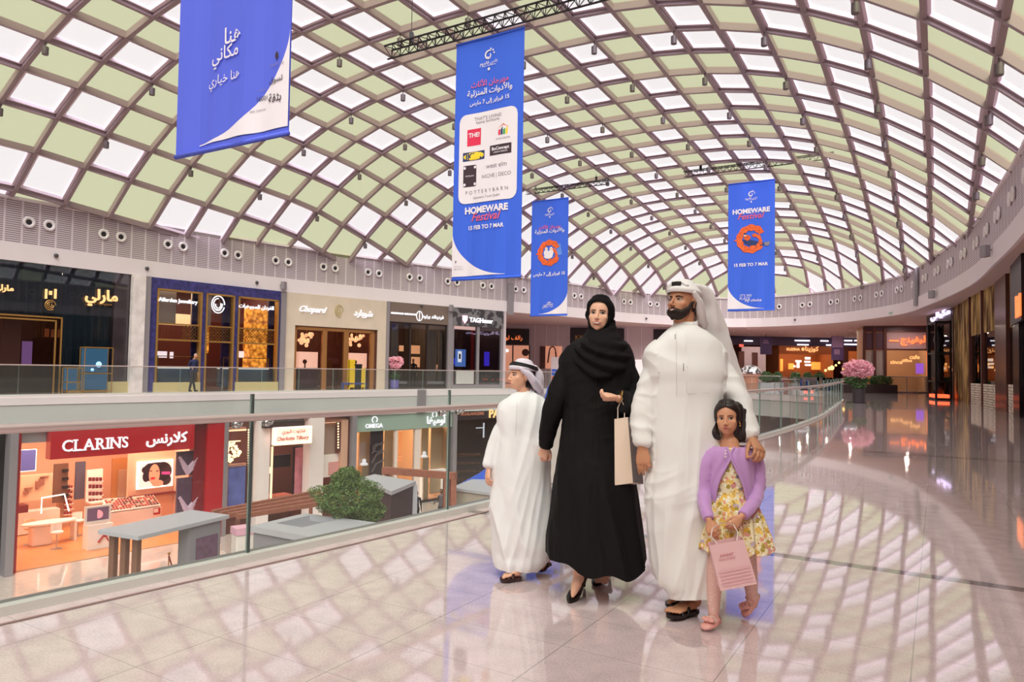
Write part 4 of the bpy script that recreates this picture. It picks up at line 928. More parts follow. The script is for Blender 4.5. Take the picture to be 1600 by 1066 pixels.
for x0, y0, x1, y1, lb, c_ in ((1188, 527, 1206, 554, 'dark plum hanging banner with faint lettering, left of the orange-lit cafe', s2l(62, 48, 84)), (1299, 525.5, 1318, 563, 'mauve-to-plum hanging banner with a pale square, right of the orange-lit cafe', s2l(84, 66, 112))):
    t = thing('hanging_banner', lb, 'banner', cf.pt(cf.L((x0+x1)/2, y0, -5)[0], cf.L((x0+x1)/2, y0, -5)[1], -5)); mb = MB(); cf.pb(mb, x0, y0, x1, y1, -.02, .02, d=-5); mb.build('fabric', mat('banner_plum%d' % x0, c_, .7), t)
    mb = MB()
    if x0 < 1200: cf.pb(mb, 1193, 532, 1200, 533, -.05, -.03, d=-5); cf.pb(mb, 1192, 535, 1201, 536.3, -.05, -.03, d=-5)
    else: cf.pb(mb, 1300, 526, 1317, 543, -.04, -.03, d=-5); cf.pb(mb, 1303, 546, 1312, 554, -.05, -.03, d=-5)
    mb.build('printing', mat('lilac_print', s2l(150, 122, 160), .7), t); a, z = cf.L((x0+x1)/2, y0, -5); MB().tube([cf.pt(a, z, -5), cf.pt(a, 5.2, -5)], .02, 5).build('hanger', TRM, t)
# --- bronze framed shop with arabic neon ---
BRZ = mat('bronze_metal', s2l(108, 66, 58), .4, .4)
p0 = atY(1349.5, 560, 57); p1 = atY(1452, 560, 55.4)
m9 = Front(p0.xy, p1.xy, 'shopfront', 'bronze-framed shopfront with orange arabic lettering on a pale panel, right of the pink blossom')
m9.shell(5, mat('ochre_wall', s2l(176, 136, 100), .7), FLOOR2, power=120, light=(1, .78, .56))
mb = MB()
for x in (1350, 1366.5, 1383, 1449.5): a = m9.L(x, 560)[0]; m9.box(mb, a-.1, a+.1, 0, 5.1, -.15, .1)
for y in (510, 518, 546.5): z = m9.L(1400, y)[1]; m9.box(mb, 0, m9.len, z-.06, z+.06, -.12, .1)
mb.build('bronze_frame', BRZ, m9.root); m9.ppart('pale_sign_panel', mat('pale_mauve_panel', s2l(190, 160, 166), .5), (1384, 519, 1449, 546), d0=0, d1=.05); m9.ppart('upper_dark_panels', mat('plum_panel', s2l(96, 70, 84), .4), (1352, 520, 1366, 545), (1368, 520, 1382, 545), (1352, 511, 1449, 517), d0=0, d1=.04)
m9.ppart('side_panels', mat('grey_beige_panel', s2l(176, 164, 158), .5), (1353, 548, 1365, 588), (1368, 548, 1382, 590), d0=0, d1=.04)
m9.text('ليفينج', 1407, 1446, 532.5, OGLOW, bold=.03); m9.ppart('sign_dash', OGLOW, (1389, 531.5, 1404, 533.8), d0=-.12, d1=-.08)
m9.text('tiffins', 1409, 1425, 563.5, GGLOW, d=1.2, bold=.03); m9.text('since', 1391, 1410, 566, GGLOW, d=1.2, bold=.03); m9.text('cafe', 1421, 1437, 558, GGLOW, d=1.2, bold=.03)
m9.ppart('purple_screen', mat('violet_screen', (.3, .1, .6), emit=s2l(130, 80, 190), es=.8), (1431, 568, 1443, 584), d=1); m9.ppart('lit_edge', OGLOW, (1447, 549, 1449.5, 588), d0=-.2, d1=-.15)
# ================= right-hand shops =================
R_ = [uv2(60, -1.2), uv2(53.9, -.5), (25.0, 40), (22.1, 33.9), (19.7, 28.4), (15.35, 20.9), uv2(16, 2.85), uv2(0, 2.9), uv2(-28, 2.9)]
def rf(x0, x1, *a, **k): return Front(hitP(R_, x0, 560), hitP(R_, x1, 560), *a, **k)
r1 = rf(1451, 1492, 'shopfront', 'dark glass shopfront with white-violet glowing lettering at the end of the right-hand row')
r1.part('dark_mesh_glass', glass('smoked_glass', (.5, .42, .45), 1.5), (0, r1.len, 0, 5.2, 0, .02)); r1.part('rear_wall', mat('dim_plum_wall', (0, 0, 0)), (0, r1.len, 0, 5.2, 1.6, 1.7)); r1.ppart('rear_glow', mat('dim_rose_glow', (.4, .2, .2), emit=s2l(150, 90, 90), es=.6), (1455, 540, 1462, 590), (1478, 536, 1490, 600), d=1.5, d0=0, d1=.02)
r1.ppart('sign_panel', mat('charcoal_panel', s2l(70, 60, 66), .4), (1452, 481, 1490, 505), d0=-.12, d1=-.04); r1.text('مكيالي', 1454, 1484, 493, mat('violet_white_glow', (1, 1, 1), emit=s2l(225, 205, 255), es=1.4), bold=.04, d=-.16, h=.62)
r1.part('dark_frame', mat('espresso_metal', (0, 0, 0)), (0, .12, 0, 5.2, -.1, .1), (r1.len-.12, r1.len, 0, 5.2, -.1, .1), (0, r1.len, 0, .1, -.1, .1))
lt = thing('lantern_tower', 'tall black lantern tower with a red glow at its base, before the dark glass shopfront', 'lantern', r1.pt(r1.L(1469, 615, -.9)[0], 0, -.9))
mb = MB()
a0, a1 = r1.L(1463.5, 560, -.9)[0], r1.L(1475.5, 560, -.9)[0]; zt_ = r1.L(1469, 505, -.9)[1]
for a in (a0, a1):
    for d in (-1.3, -.6): r1.box(mb, a-.05, a+.05, 0, zt_, d-.05, d+.05)
for z in (.05, 1.0, zt_*.6, zt_): r1.box(mb, a0, a1, z-.05, z+.05, -1.35, -.55)
mb.build('black_frame', mat('black_iron', s2l(22, 14, 18), .4, .3), lt); mb = MB(); c_ = (r1.pt((a0+a1)/2, 0, -.95)); mb.lathe([(.2, .3), (.3, .8), (.12, 1.4), (.3, 2.2), (.12, 2.8), (.3, 3.3), (.1, zt_-.2)], c=(c_.x, c_.y, 0), n=12); mb.build('black_core', mat('black_iron', (0, 0, 0)), lt, smooth=True)
mb = MB(); r1.box(mb, a0+.08, a1-.08, .1, .28, -1.3, -.6); mb.build('red_glow_base', mat('red_lamp_glow', (1, .2, .1), emit=s2l(255, 90, 50), es=1.6), lt)
GC = bpy.data.materials.new('golden_metal_curtain'); GC.use_nodes = True; nt = GC.node_tree; b_ = nt.nodes['Principled BSDF']; b_.inputs['Metallic'].default_value = .6; b_.inputs['Roughness'].default_value = .35
g_n = nt.nodes.new('ShaderNodeNewGeometry'); mp = nt.nodes.new('ShaderNodeMapping'); mp.inputs['Scale'].default_value = (4, 4, .35); nz = nt.nodes.new('ShaderNodeTexNoise'); nz.inputs['Scale'].default_value = 1.6; nz.inputs['Detail'].default_value = 4; rp = nt.nodes.new('ShaderNodeValToRGB')
e = rp.color_ramp.elements; e[0].color = (*s2l(92, 62, 40), 1); e[1].color = (*s2l(208, 172, 112), 1); e[0].position = .4; e[1].position = .62
nt.links.new(g_n.outputs['Position'], mp.inputs[0]); nt.links.new(mp.outputs[0], nz.inputs['Vector']); nt.links.new(nz.outputs[0], rp.inputs[0]); nt.links.new(rp.outputs[0], b_.inputs['Base Color'])
def curtain(fr, a0, a1, z0, z1, d, root):
    n = max(6, int((a1-a0)/.05)); mb = MB(); R = [[fr.pt(a0+(a1-a0)*i/n, z, d+.06*math.sin(i*1.3)+.02*math.sin(i*3.1)) for i in range(n+1)] for z in (z0, z1)]
    for i in range(n): mb.quad(R[0][i], R[0][i+1], R[1][i+1], R[1][i])
    return mb.build('metal_curtain', GC, root, smooth=True)
r2 = rf(1492, 1518, 'shopfront', 'tall rippled golden metal curtain wall between the dark glass shop and the white-brick windows', cat='shopfront')
curtain(r2, 0, r2.len, 0, 5.2, 0, r2.root)
r2.part('edge_frames', BRZ, (0, .08, 0, 5.2, -.1, .15), (r2.len-.08, r2.len, 0, 5.2, -.1, .15))
r3 = rf(1518, 1560, 'shopfront', 'shopfront with golden curtains above and white brick bases under two windows')
WB_ = mat('white_ribbed_brick', s2l(222, 206, 190), .6)
def brick_base(fr, a0, a1, zt, root):
    mb = MB(); n = 9; k = max(1, int((a1-a0)/.55))
    for j in range(n):
        z = zt*j/n
        for i in range(-1, k+1):
            w_ = (a1-a0)/k; x0 = a0+w_*(i+(.5 if j % 2 else 0)); x1 = x0+w_-.02; x0, x1 = max(x0, a0), min(x1, a1)
            if x1-x0 > .03: fr.box(mb, x0, x1, z+.01, z+zt/n-.01, -.06-.02*((i+j) % 2), .1)
    mb.build('brick_base', WB_, root)
am_ = r3.L(1538, 600)[0]; zb3 = r3.L(1539, 600)[1]; zc3 = r3.L(1539, 520)[1]
for a0, a1 in ((.1, am_-.08), (am_+.08, r3.len-.05)):
    brick_base(r3, a0, a1, zb3, r3.root); curtain(r3, a0, a1, zc3, 5.2, .0, r3.root)
r3.part('bronze_posts', BRZ, (0, .1, 0, 5.2, -.12, .15), (am_-.08, am_+.08, 0, 5.2, -.12, .15)); r3.part('window_glass', DGLASS, (0, r3.len, zb3, zc3, 0, .01))
r3.part('rear_wall', mat('rose_room_wall', s2l(150, 100, 96), .7), (0, r3.len, 0, 5.2, 2.0, 2.1)); r3.part('room_lamp', mat('room_lamp', (1, 1, 1), emit=(1, .8, .65), es=3), (.5, r3.len-.5, zc3+.1, zc3+.2, .8, 1.2)); r3.ppart('pale_boxes', WB_, (1524, 565, 1536, 600), (1542, 560, 1556, 600), d=.9)
r4 = rf(1560, 1578, None, None); mb = MB(); r4.box(mb, 0, r4.len, 0, 5.2, -.12, .2); tag(mb.build('brown_pillar', mat('glossy_brown_cladding', s2l(88, 50, 42), .25)), 'wide glossy dark brown pillar near the right edge', 'pillar')
r5 = rf(1578, 1612, 'shopfront', 'shopfront at the right edge with golden curtain, brick base and orange vertical lettering')
curtain(r5, 0, r5.len, r5.L(1590, 505)[1], 5.2, .05, r5.root); brick_base(r5, 0, r5.len*.5, r5.L(1583, 601)[1], r5.root); r5.part('window_glass', DGLASS, (0, r5.len, 1, 3, 0, .01)); r5.part('rear_wall', DWOOD, (0, r5.len, 0, 5.2, 1.2, 1.3))
mb = MB(); r5.pb(mb, 1586, 375, 1604, 505, -.14, -.05); mb.build('black_sign_box', BLK, r5.root); r5.text('lil', 1588.5, 1596, 478, OGLOW, d=-.16, bold=.03, h=.7)
r6 = rf(1588, 1598, None, None); mb = MB(); r6.box(mb, 0, r6.len, 0, 4.4, -.1, .1); tag(mb.build('black_pillar', mat('black_gloss', s2l(30, 18, 24), .2)), 'narrow black pillar at the right edge of the walkway', 'pillar')
mb = MB(); q = [hitP(R_, 1612, 560)]+[Vector(p) for p in R_[6:]]
for a, b in zip(q, q[1:]): mb.quad((*a, 0), (*b, 0), (*b, 5.2), (*a, 5.2))
struct(mb.build('wall_right', mat('rose_room_wall', (0, 0, 0))))
mb = MB(); mb.quad((*uv2(-28, 2.9), LOW), (*uv2(-28, -32), LOW), (*uv2(-28, -32), 9), (*uv2(-28, 2.9), 9)); struct(mb.build('wall_behind', PINKW))
# ================= lower level =================
VL_ = [tuple(p) for p in VV]
def shift_poly(P, o):
    out = []
    for i, p in enumerate(P):
        a, b = P[max(i-1, 0)], P[min(i+1, len(P)-1)]; d = Vector((b[0]-a[0], b[1]-a[1])).normalized(); out.append((p[0]+d.y*o, p[1]-d.x*o))
    return out
i0 = s_of((3.5, 47)); VF = shift_poly(VV[i0-18:-7], .3)
if (Vector(VF[20])-Vector(CEN)).length < (Vector(VV[i0-18+20])-Vector(CEN)).length: VF = shift_poly(VV[i0-18:-7], -.3)
def lf(x0, x1, *a, **k): return Front(hitP(VF, x0, 700), hitP(VF, x1, 700), *a, z0=LOW, z1=-1.3, **k)
def atL(px, py): return atZ(px, py, LOW)
REDC = mat('deep_red_cladding', s2l(176, 28, 38), .35); REDD = mat('dark_crimson', s2l(118, 24, 34), .4); PCH = mat('peach_shop_wall', s2l(232, 184, 156), .6)
WOODF = mat('orange_wood_floor', s2l(212, 140, 88), .28, noise_s=3, noise_a=.08); WPL = mat('white_laminate', s2l(236, 224, 218), .4); LIT = mat('warm_white_light', (1, 1, 1), emit=(1, .9, .8), es=1.0)
c1 = lf(21, 346, 'shopfront', 'red-framed cosmetics shopfront on the lower floor with a large red sign')
c1.shell(8.5, PCH, WOODF, power=640, light=(1, .78, .58), ceilm=PCH)
aL, aR = c1.L(29, 750)[0], c1.L(302, 750)[0]
zt1 = -1.3
c1.part('red_jambs', REDC, (0, aL, LOW, zt1, -.15, .3), (c1.L(318, 740)[0], c1.len, LOW, zt1, -.25, .3)); c1.part('crimson_panel', REDD, (c1.L(300, 740)[0], c1.L(318, 740)[0], LOW, zt1, -.1, .3))
c1.part('door_head', mat('silver_head', s2l(170, 166, 170), .4, .3), (aL, aR, -1.75, zt1, .0, .3))
# mauve video panels with hands
vp = mat('mauve_poster', s2l(120, 92, 118), .4, noise_s=2, noise_a=.4)
c1.ppart('mauve_poster_panels', mat('mauve_poster_dark', s2l(84, 58, 78), .4), (276, 705, 311, 742), (276, 746, 311, 806), d0=-.02, d1=.1)
mb = MB()
for yc in (722, 785):
    for k in range(4): 
        a, z = c1.L(280+k*2, yc-8+k*5, -.05); a2, z2 = c1.L(308-k*2, yc+4+k*4, -.05); a3, z3 = c1.L(293, yc+10+k*3, -.05)
        mb.tube([c1.pt(a, z, -.04), c1.pt(a3, z3, -.05)], .07, 6); mb.tube([c1.pt(a2, z-.1, -.04), c1.pt(a3, z3, -.05)], .07, 6)
mb.build('pale_hand_shapes', mat('pale_mauve_print', s2l(190, 160, 180), .5), c1.root)
sg = thing('shop_sign', 'wide red fascia sign with white raised lettering in latin and arabic', 'sign', c1.pt(3, -2, -.5))
a0, a1 = c1.L(79, 700, -.5)[0], c1.L(303, 700, -.5)[0]; zb = c1.L(190, 710, -.5)[1]
mb = MB(); c1.box(mb, a0, a1, zb, -1.25, -.5, -.02); mb.build('red_board', REDC, sg)
c1.text('كلارنس', 229, 293, 686.5, WGLOW, d=-.52, bold=.03, parent=sg)
aC, zC = c1.L(97, 697.5, -.52); aS, zS = c1.L(200, 690.5, -.52); zm = c1.L(148, 694, -.52)[1]; hL = .44; dat = []
for ch in 'CLARINS':
    co, F_ = textmesh(ch, h=hL, bold=.012); dat.append((ch, float(co[:, 0].max()-co[:, 0].min())*1.12))
kk = (aS-aC)*.84/sum(w for _, w in dat); dat = [(c, w*(kk if c != 'I' else min(kk, 1.2))) for c, w in dat]; gap = (aS-aC-sum(w for _, w in dat))/6; x = aC
for ch, w in dat:      # bold letters with slab serifs
    mb = MB(); put_text(mb, ch, c1.pt(x+w/2, zm, -.52), c1.X3, (0, 0, 1), w=w, h=hL, N=-c1.B3, thick=.05, bold=.012)
    for f, tp in {'L': ((.12, 1), (.12, -1)), 'A': ((.06, -1), (.94, -1)), 'R': ((.1, 1), (.1, -1), (.95, -1)), 'I': ((.5, 1), (.5, -1)), 'N': ((.06, 1), (.08, -1), (.94, 1))}.get(ch, ()):
        c1.box(mb, x+w*f-.085, x+w*f+.085, zm+tp*(hL/2-.025)-.025, zm+tp*(hL/2-.025)+.025, -.57, -.52)
    mb.build('letter', WGLOW, sg); x += w+gap
q = Front(hitP(VF, 8, 700), hitP(VF, 21, 700), None, None); mb = MB(); q.box(mb, 0, q.len, LOW, -1.3, -.5, .1); tag(mb.build('steel_post', GREYST), 'broad grey steel post left of the red cosmetics shop', 'post'); mb = MB(); q.box(mb, -.15, q.len+.15, LOW, LOW+.35, -.7, -.5); 
q = lf(-120, 8, 'shopfront', 'dark shopfront at the far left edge of the lower floor'); q.shell(3, BLK, FLOOR2, power=0); q.part('window_glass', DGLASS, (0, q.len, LOW, -1.3, 0, .01))
q = Front(hitP(VF, 345, 700), hitP(VF, 351, 700), None, None); mb = MB(); q.box(mb, 0, q.len, LOW, -1.3, -.3, .1); tag(mb.build('steel_post', GREYST), 'grey steel post right of the red cosmetics shop', 'post')
# fittings inside, placed by their floor contact
def gbox(mb, c, w, d, z0, z1, rz=c1.ang): mb.box((c[0], c[1], (z0+z1)/2), (w, d, z1-z0), rz)
def at(px, py): return atL(px, py)
def off(P, a=0, b=0): return Vector((P[0]+c1.X.x*a+c1.B.x*b, P[1]+c1.X.y*a+c1.B.y*b, LOW))
P = at(62, 852); t = thing('makeup_table', 'round-ended white make-up table in the red-framed shop', 'table', (P.x, P.y, LOW))
mb = MB(); gbox(mb, P, .75, .6, LOW, LOW+.86); mb.build('pedestal', WPL, t, bevel=.08); mb = MB(); pts = []
for k in range(24): a = 2*math.pi*k/24; q_ = off(P, .35+1.05*math.cos(a)*(1 if math.cos(a) < 0 else .95), .45*math.sin(a)); pts.append(q_)
mb.rings([[(p.x, p.y, LOW+.86) for p in pts], [(p.x, p.y, LOW+.93) for p in pts]]); mb.build('table_top', WPL, t)
mb = MB(); q_ = off(P, 1.25, 0); gbox(mb, q_, .1, .5, LOW, LOW+.86); mb.build('panel_leg', WPL, t)
mb = MB(); A_ = off(P, .1, .3); mb.tube([(A_.x, A_.y, LOW+1.25), (*off(P, .1, .3).xy, LOW+1.9), (*off(P, .95, .3).xy, LOW+1.95), (*off(P, 1.15, .3).xy, LOW+1.2)], .035, 6); tag(mb.build('mirror_light', LIT), 'bent white light frame standing above the make-up table', 'lamp')
def stool(px, py, lb, white=True):
    P = at(px, py); t = thing('stool', lb, 'stool', (P.x, P.y, LOW)); c = (P.x, P.y, LOW)
    MB().lathe([(.24, 0), (.24, .02), (.03, .05), (.025, .62)], c=c, n=14).build('chrome_base', STEEL, t, smooth='auto')
    m = WPL if white else mat('cream_leather', s2l(232, 200, 170), .5)
    MB().lathe([(.2, .62), (.24, .66), (.22, .72), (.05, .73)], c=c, n=14).build('seat', m, t, smooth=True)
    mb = MB(); R = []
    for i in range(9): a = c1.ang+math.pi*.15+math.pi*.7*i/8; R.append((c[0]+.23*math.cos(a), c[1]+.23*math.sin(a)))
    for i in range(8): mb.hexa([(R[i][0], R[i][1], LOW+.7), (R[i+1][0], R[i+1][1], LOW+.7), (R[i+1][0]*1.001, R[i+1][1]*1.001, LOW+.7), (R[i][0]*1.001, R[i][1]*1.001, LOW+.7), (R[i][0], R[i][1], LOW+1.02), (R[i+1][0], R[i+1][1], LOW+1.02), (R[i+1][0]*1.001, R[i+1][1]*1.001, LOW+1.02), (R[i][0]*1.001, R[i][1]*1.001, LOW+1.02)])
    mb.build('backrest', m, t)
stool(88, 858, 'white swivel stool in front of the make-up table'); stool(47, 851, 'cream swivel stool at the left end of the make-up table', False); stool(121, 838, 'white swivel stool behind the make-up table')
P = at(97, 822); t = thing('product_tower', 'slim beige product tower with small shelves behind the make-up table', 'display tower', (P.x, P.y, LOW)); mb = MB(); gbox(mb, P, .45, .4, LOW, LOW+1.9); mb.build('tower', mat('beige_tower', s2l(214, 160, 130), .5), t, bevel=.02)
mb = MB()
for k in range(6): q_ = off(P, .12, -.3); gbox(mb, q_, .4, .28, LOW+.55+k*.24, LOW+.58+k*.24)
mb.build('shelves', WPL, t); mb = MB()
for k in range(6):
    for j in range(3): q_ = off(P, -.02+j*.12, -.33); gbox(mb, q_, .06, .06, LOW+.58+k*.24, LOW+.68+k*.24)
mb.build('bottles', REDC, t)
mb = MB(); P = at(32, 838); A_ = off(P, -.3, .3); t = thing('wall_counter', 'low white wall counter with a dark red shelf, left inside the red-framed shop', 'counter', (A_.x, A_.y, LOW))
gbox(mb, A_, 3.6, .6, LOW+.05, LOW+1.0); mb.build('body', WPL, t); mb = MB(); q_ = off(A_, -.6, .05); gbox(mb, q_, 2.3, .7, LOW+1.0, LOW+1.32); mb.build('red_shelf', REDD, t)
for k in range(5):
    q_ = off(A_, -1.2+k*.3, -.1); mb = MB(); gbox(mb, q_, .16+.05*(k % 2), .16, LOW+1.32, LOW+1.5+.08*((k*2) % 3)); tag(mb.build('cosmetic_box', [REDC, BLK, WPL][k % 3], bevel=.01), 'small cosmetic box on the dark red shelf, '+ORD[k]+' from the left', 'box', 'boxes on the dark red shelf')
# screen on white stand
P = at(152, 856); t = thing('display_stand', 'white promotional stand with a red print and a dark screen showing a pink rose', 'display', (P.x, P.y, LOW))
mb = MB(); gbox(mb, P, .95, .55, LOW, LOW+1.0); mb.build('white_box', WPL, t, bevel=.01); q_ = off(P, 0, .1); mb = MB(); gbox(mb, q_, 1.0, .08, LOW+1.02, LOW+1.72); mb.build('screen_frame', WPL, t)
q_ = off(P, 0, .05); mb = MB(); gbox(mb, q_, .82, .02, LOW+1.12, LOW+1.64); mb.build('screen', mat('plum_screen', (.1, .05, .08), emit=s2l(96, 62, 82), es=.8), t); mb = MB(); mb.ball((q_.x-c1.B.x*.02, q_.y-c1.B.y*.02, LOW+1.37), .2, 10, 6, (1, .12, .9)); mb.build('screen_image', mat('pink_rose_print', (.8, .3, .35), emit=s2l(220, 120, 130), es=.7), t)
q_ = off(P, .15, -.29); mb = MB(); mb.ball((q_.x, q_.y, LOW+.62), .16, 8, 6, (1, .15, 1)); mb.bar((q_.x, q_.y, LOW+.6), (*off(P, -.1, -.29).xy, LOW+.28), .16, .03); mb.bar((q_.x, q_.y, LOW+.6), (*off(P, .3, -.29).xy, LOW+.28), .1, .03); mb.build('red_print', REDC, t)
# counter with testers under the light box
P = at(222, 836); t = thing('tester_counter', 'white tester counter with a sloped tray of products below the portrait light box', 'counter', (P.x, P.y, LOW)); C_ = off(P, -.1, .9)
mb = MB(); gbox(mb, C_, 2.3, .8, LOW, LOW+1.05); mb.build('body', WPL, t, bevel=.02)
mb = MB(); mb.hexa([(*off(C_, -1.1, -.4).xy, LOW+1.08), (*off(C_, 1.1, -.4).xy, LOW+1.08), (*off(C_, 1.1, .4).xy, LOW+1.08), (*off(C_, -1.1, .4).xy, LOW+1.08), (*off(C_, -1.1, -.4).xy, LOW+1.12), (*off(C_, 1.1, -.4).xy, LOW+1.12), (*off(C_, 1.1, .4).xy, LOW+1.5), (*off(C_, -1.1, .4).xy, LOW+1.5)]); mb.build('sloped_tray', WPL, t)
rnd = random.Random(5); mbs = {0: MB(), 1: MB(), 2: MB()}
for i in range(16):
    for j in range(6):
        k = rnd.choice([0, 0, 1, 2]); fx, fy = -1.0+i*.133, -.32+j*.125; q_ = off(C_, fx, fy); z = LOW+1.14+(fy+.4)*.475; gbox(mbs[k], q_, .09, .07, z, z+.05)
for k, mm in enumerate((mat('coral_tester', s2l(196, 84, 66), .5), mat('brown_tester', s2l(120, 52, 40), .5), mat('cream_tester', s2l(246, 220, 196), .5))): mbs[k].build('testers', mm, t, kind='stuff')
P = at(172, 822); t = thing('demo_counter', 'tall white demonstration counter left of the tester tray', 'counter', (P.x, P.y, LOW)); C_ = off(P, 0, .4); mb = MB(); gbox(mb, C_, 1.7, .7, LOW+1.1, LOW+1.17); mb.build('top', WPL, t); mb = MB(); q_ = off(C_, .4, 0); gbox(mb, q_, .6, .5, LOW, LOW+1.1); mb.build('grey_leg', mat('grey_beige_panel', (.5, .4, .4)), t)
q_ = at(244, 818); t = thing('red_card', 'small red and white price card on the front of the tester counter', 'card', (q_.x, q_.y, LOW+1)); mb = MB(); q_ = off(at(240, 834), .3, .42); gbox(mb, q_, .3, .03, LOW+.75, LOW+1.05); mb.build('card', REDC, t); mb = MB(); q_ = off(q_, -.05, -.03); gbox(mb, q_, .18, .02, LOW+.85, LOW+1.02); mb.build('white_print', WPL, t)
# portrait light box on the rear wall
D = 8.4; lb_ = thing('portrait_light_box', 'glowing framed poster of a dark-haired woman with red lips', 'poster', c1.pt(c1.L(238, 740, 4.4)[0], -3, 4.4)); d_ = 4.4
a0, _ = c1.L(213, 740, d_); a1, _ = c1.L(269, 740, d_); zt_, zb_ = c1.L(240, 720, d_)[1], c1.L(240, 762, d_)[1]
mb = MB(); c1.box(mb, a0, a1, zb_, zt_, d_-.1, d_); mb.build('lit_frame', LIT, lb_)
Wd, Hd = a1-a0, zt_-zb_
def pbp(name, polys, m, dd):
    mb = MB()
    for P_ in polys:
        b = len(mb.v); mb.v += [tuple(c1.pt(a0+Wd*x, zt_-Hd*y, d_-dd)) for x, y in P_]; mb.f.append(tuple(range(b, b+len(P_)))); mb.mi.append(0)
    return mb.build(name, m, lb_)
el = lambda x, y, rx, ry, n=20, ro=0: [(x+rx*math.cos(a*2*math.pi/n+0)*math.cos(ro)-ry*math.sin(a*2*math.pi/n)*math.sin(ro), y+rx*math.cos(a*2*math.pi/n)*math.sin(ro)*1.3+ry*math.sin(a*2*math.pi/n)*math.cos(ro)) for a in range(n)]
pm = lambda n, c, e=.75: mat(n, c, .5, emit=c, es=e)
pbp('background', [[(.04, .05), (.96, .05), (.96, .95), (.04, .95)]], pm('poster_pale', s2l(236, 214, 210)), .11)
pbp('hair', [el(.32, .40, .16, .33), el(.68, .42, .27, .36), el(.52, .2, .34, .14), el(.78, .74, .16, .2), el(.24, .55, .1, .2), el(.2, .3, .09, .12)], pm('poster_hair', s2l(40, 18, 26)), .12)
pbp('face', [el(.46, .50, .15, .38), el(.56, .84, .16, .12)], pm('poster_skin', s2l(232, 140, 110)), .13)
pbp('lips', [el(.42, .64, .07, .045)], pm('poster_lips', s2l(190, 20, 40)), .14); pbp('eyes', [el(.36, .36, .04, .02), el(.54, .38, .05, .02)], pm('poster_hair', (0, 0, 0)), .141); pbp('pink_title', [[(.66, .42), (.9, .45), (.9, .56), (.66, .52)]], pm('poster_pink', s2l(190, 60, 130)), .142)
mb = MB(); c1.box(mb, a0-.35, a1+.5, LOW, -1.3, d_, d_+.15); struct(mb.build('wall_poster_partition', PCH)); mb = MB(); c1.box(mb, a0-.3, a1+.1, zb_-.34, zb_-.26, d_-.25, d_-.02); tag(mb.build('wall_shelf', REDD), 'thin dark red shelf below the glowing portrait', 'shelf')
# niches and units on the rear wall
def unit(name, lb, cat, x0, y0, x1, y1, dd, m, parts):
    t = thing(name, lb, cat, c1.pt(c1.L((x0+x1)/2, y1, dd)[0], c1.L((x0+x1)/2, y1, dd)[1], dd)); mb = MB(); c1.pb(mb, x0, y0, x1, y1, 0, .12, d=dd); mb.build('body', m, t)
    for nm, rects, m_ in parts:
        mb = MB()
        for r_ in rects: c1.pb(mb, *r_, -.12, 0, d=dd)
        mb.build(nm, m_, t)
unit('shelf_unit', 'tall white lit shelf unit with four rows of small products', 'shelves', 136, 734, 160, 784, 6.0, mat('peach_lit_box', (0, 0, 0)), [('shelves', [(136, 752+k*11, 160, 753.5+k*11) for k in range(3)], WPL), ('products', [(138+k*5.5, 746+j*11.2, 141.5+k*5.5, 751.5+j*11.2) for k in range(4) for j in range(4)], REDD)])
unit('dark_display_bay', 'dark tall display bay with small black shelves behind the make-up table', 'display', 84, 725, 106, 785, 6.4, mat('brown_bay_panel', s2l(110, 70, 54), .6), [('shelves', [(97, 733+k*13, 106, 737+k*13) for k in range(4)], BLK)])  # bay body in one even dark brown
unit('dark_display_bay', 'narrow dark blue-grey bay between two beige wall panels', 'display', 118, 722, 133, 780, 6.4, mat('slate_panel', s2l(84, 76, 96), .5), [])
unit('door_panel', 'brown wooden door with a tall pale inset panel, left of the portrait', 'door', 175, 716, 206, 790, 6.0, mat('honey_wood', s2l(176, 112, 58), .5), [('pale_inset', [(184, 734, 197, 776)], mat('taupe_inset', s2l(170, 130, 104), .5)), ('light_edge', [(203, 716, 206, 790)], LIT)])
unit('wall_screen', 'blue-violet screen with a glowing edge at the left of the red-framed shop', 'screen', 32, 703, 57, 737, 3.2, LIT, [('screen', [(32, 703, 54, 735)], mat('blue_violet_screen', (.1, .1, .3), emit=s2l(96, 84, 140), es=.8))])
unit('wall_graphic', 'beige wall graphic with faint brown drawings and lines below the blue-violet screen', 'wall graphic', 32, 742, 82, 782, 5.0, mat('beige_graphic', s2l(226, 184, 152), .6), [('drawings', [(55, 752, 60, 764), (60, 748, 68, 758), (36, 768, 44, 772), (38, 762, 50, 763.5), (62, 744, 76, 745)], mat('brown_graphic', s2l(150, 92, 76), .6))])
# --- light-bulb cosmetics shop ---
c2 = lf(351, 545, 'shopfront', 'white-pillared make-up shopfront with a bulb-edged sign on the lower floor')
c2.shell(5, mat('plum_brown_wall', s2l(112, 66, 60), .6), DWOOD, power=240, light=(1, .66, .5))
WPIL = mat('white_pillar_paint', s2l(228, 214, 212), .5)
c2.part('white_pillars', WPIL, *[(c2.L(x0, 740)[0], c2.L(x1, 740)[0], LOW, -1.3, -.4, .2) for x0, x1 in ((395, 414), (476, 498))])
bulb = mat('warm_bulb', (1, .8, .6), emit=s2l(255, 214, 160), es=1.6)
c2.ppart('blue_velvet_panel', mat('blue_velvet', s2l(84, 92, 160), .6, noise_s=2, noise_a=.3), (355, 728, 383, 800), d0=0, d1=.1); c2.ppart('rose_frame', mat('rose_gold_frame', s2l(190, 130, 110), .4, .3), (352, 725, 384, 729), (351, 725, 355, 805), (353, 668, 384, 671), (496, 655, 541, 660), d0=-.05, d1=.08)
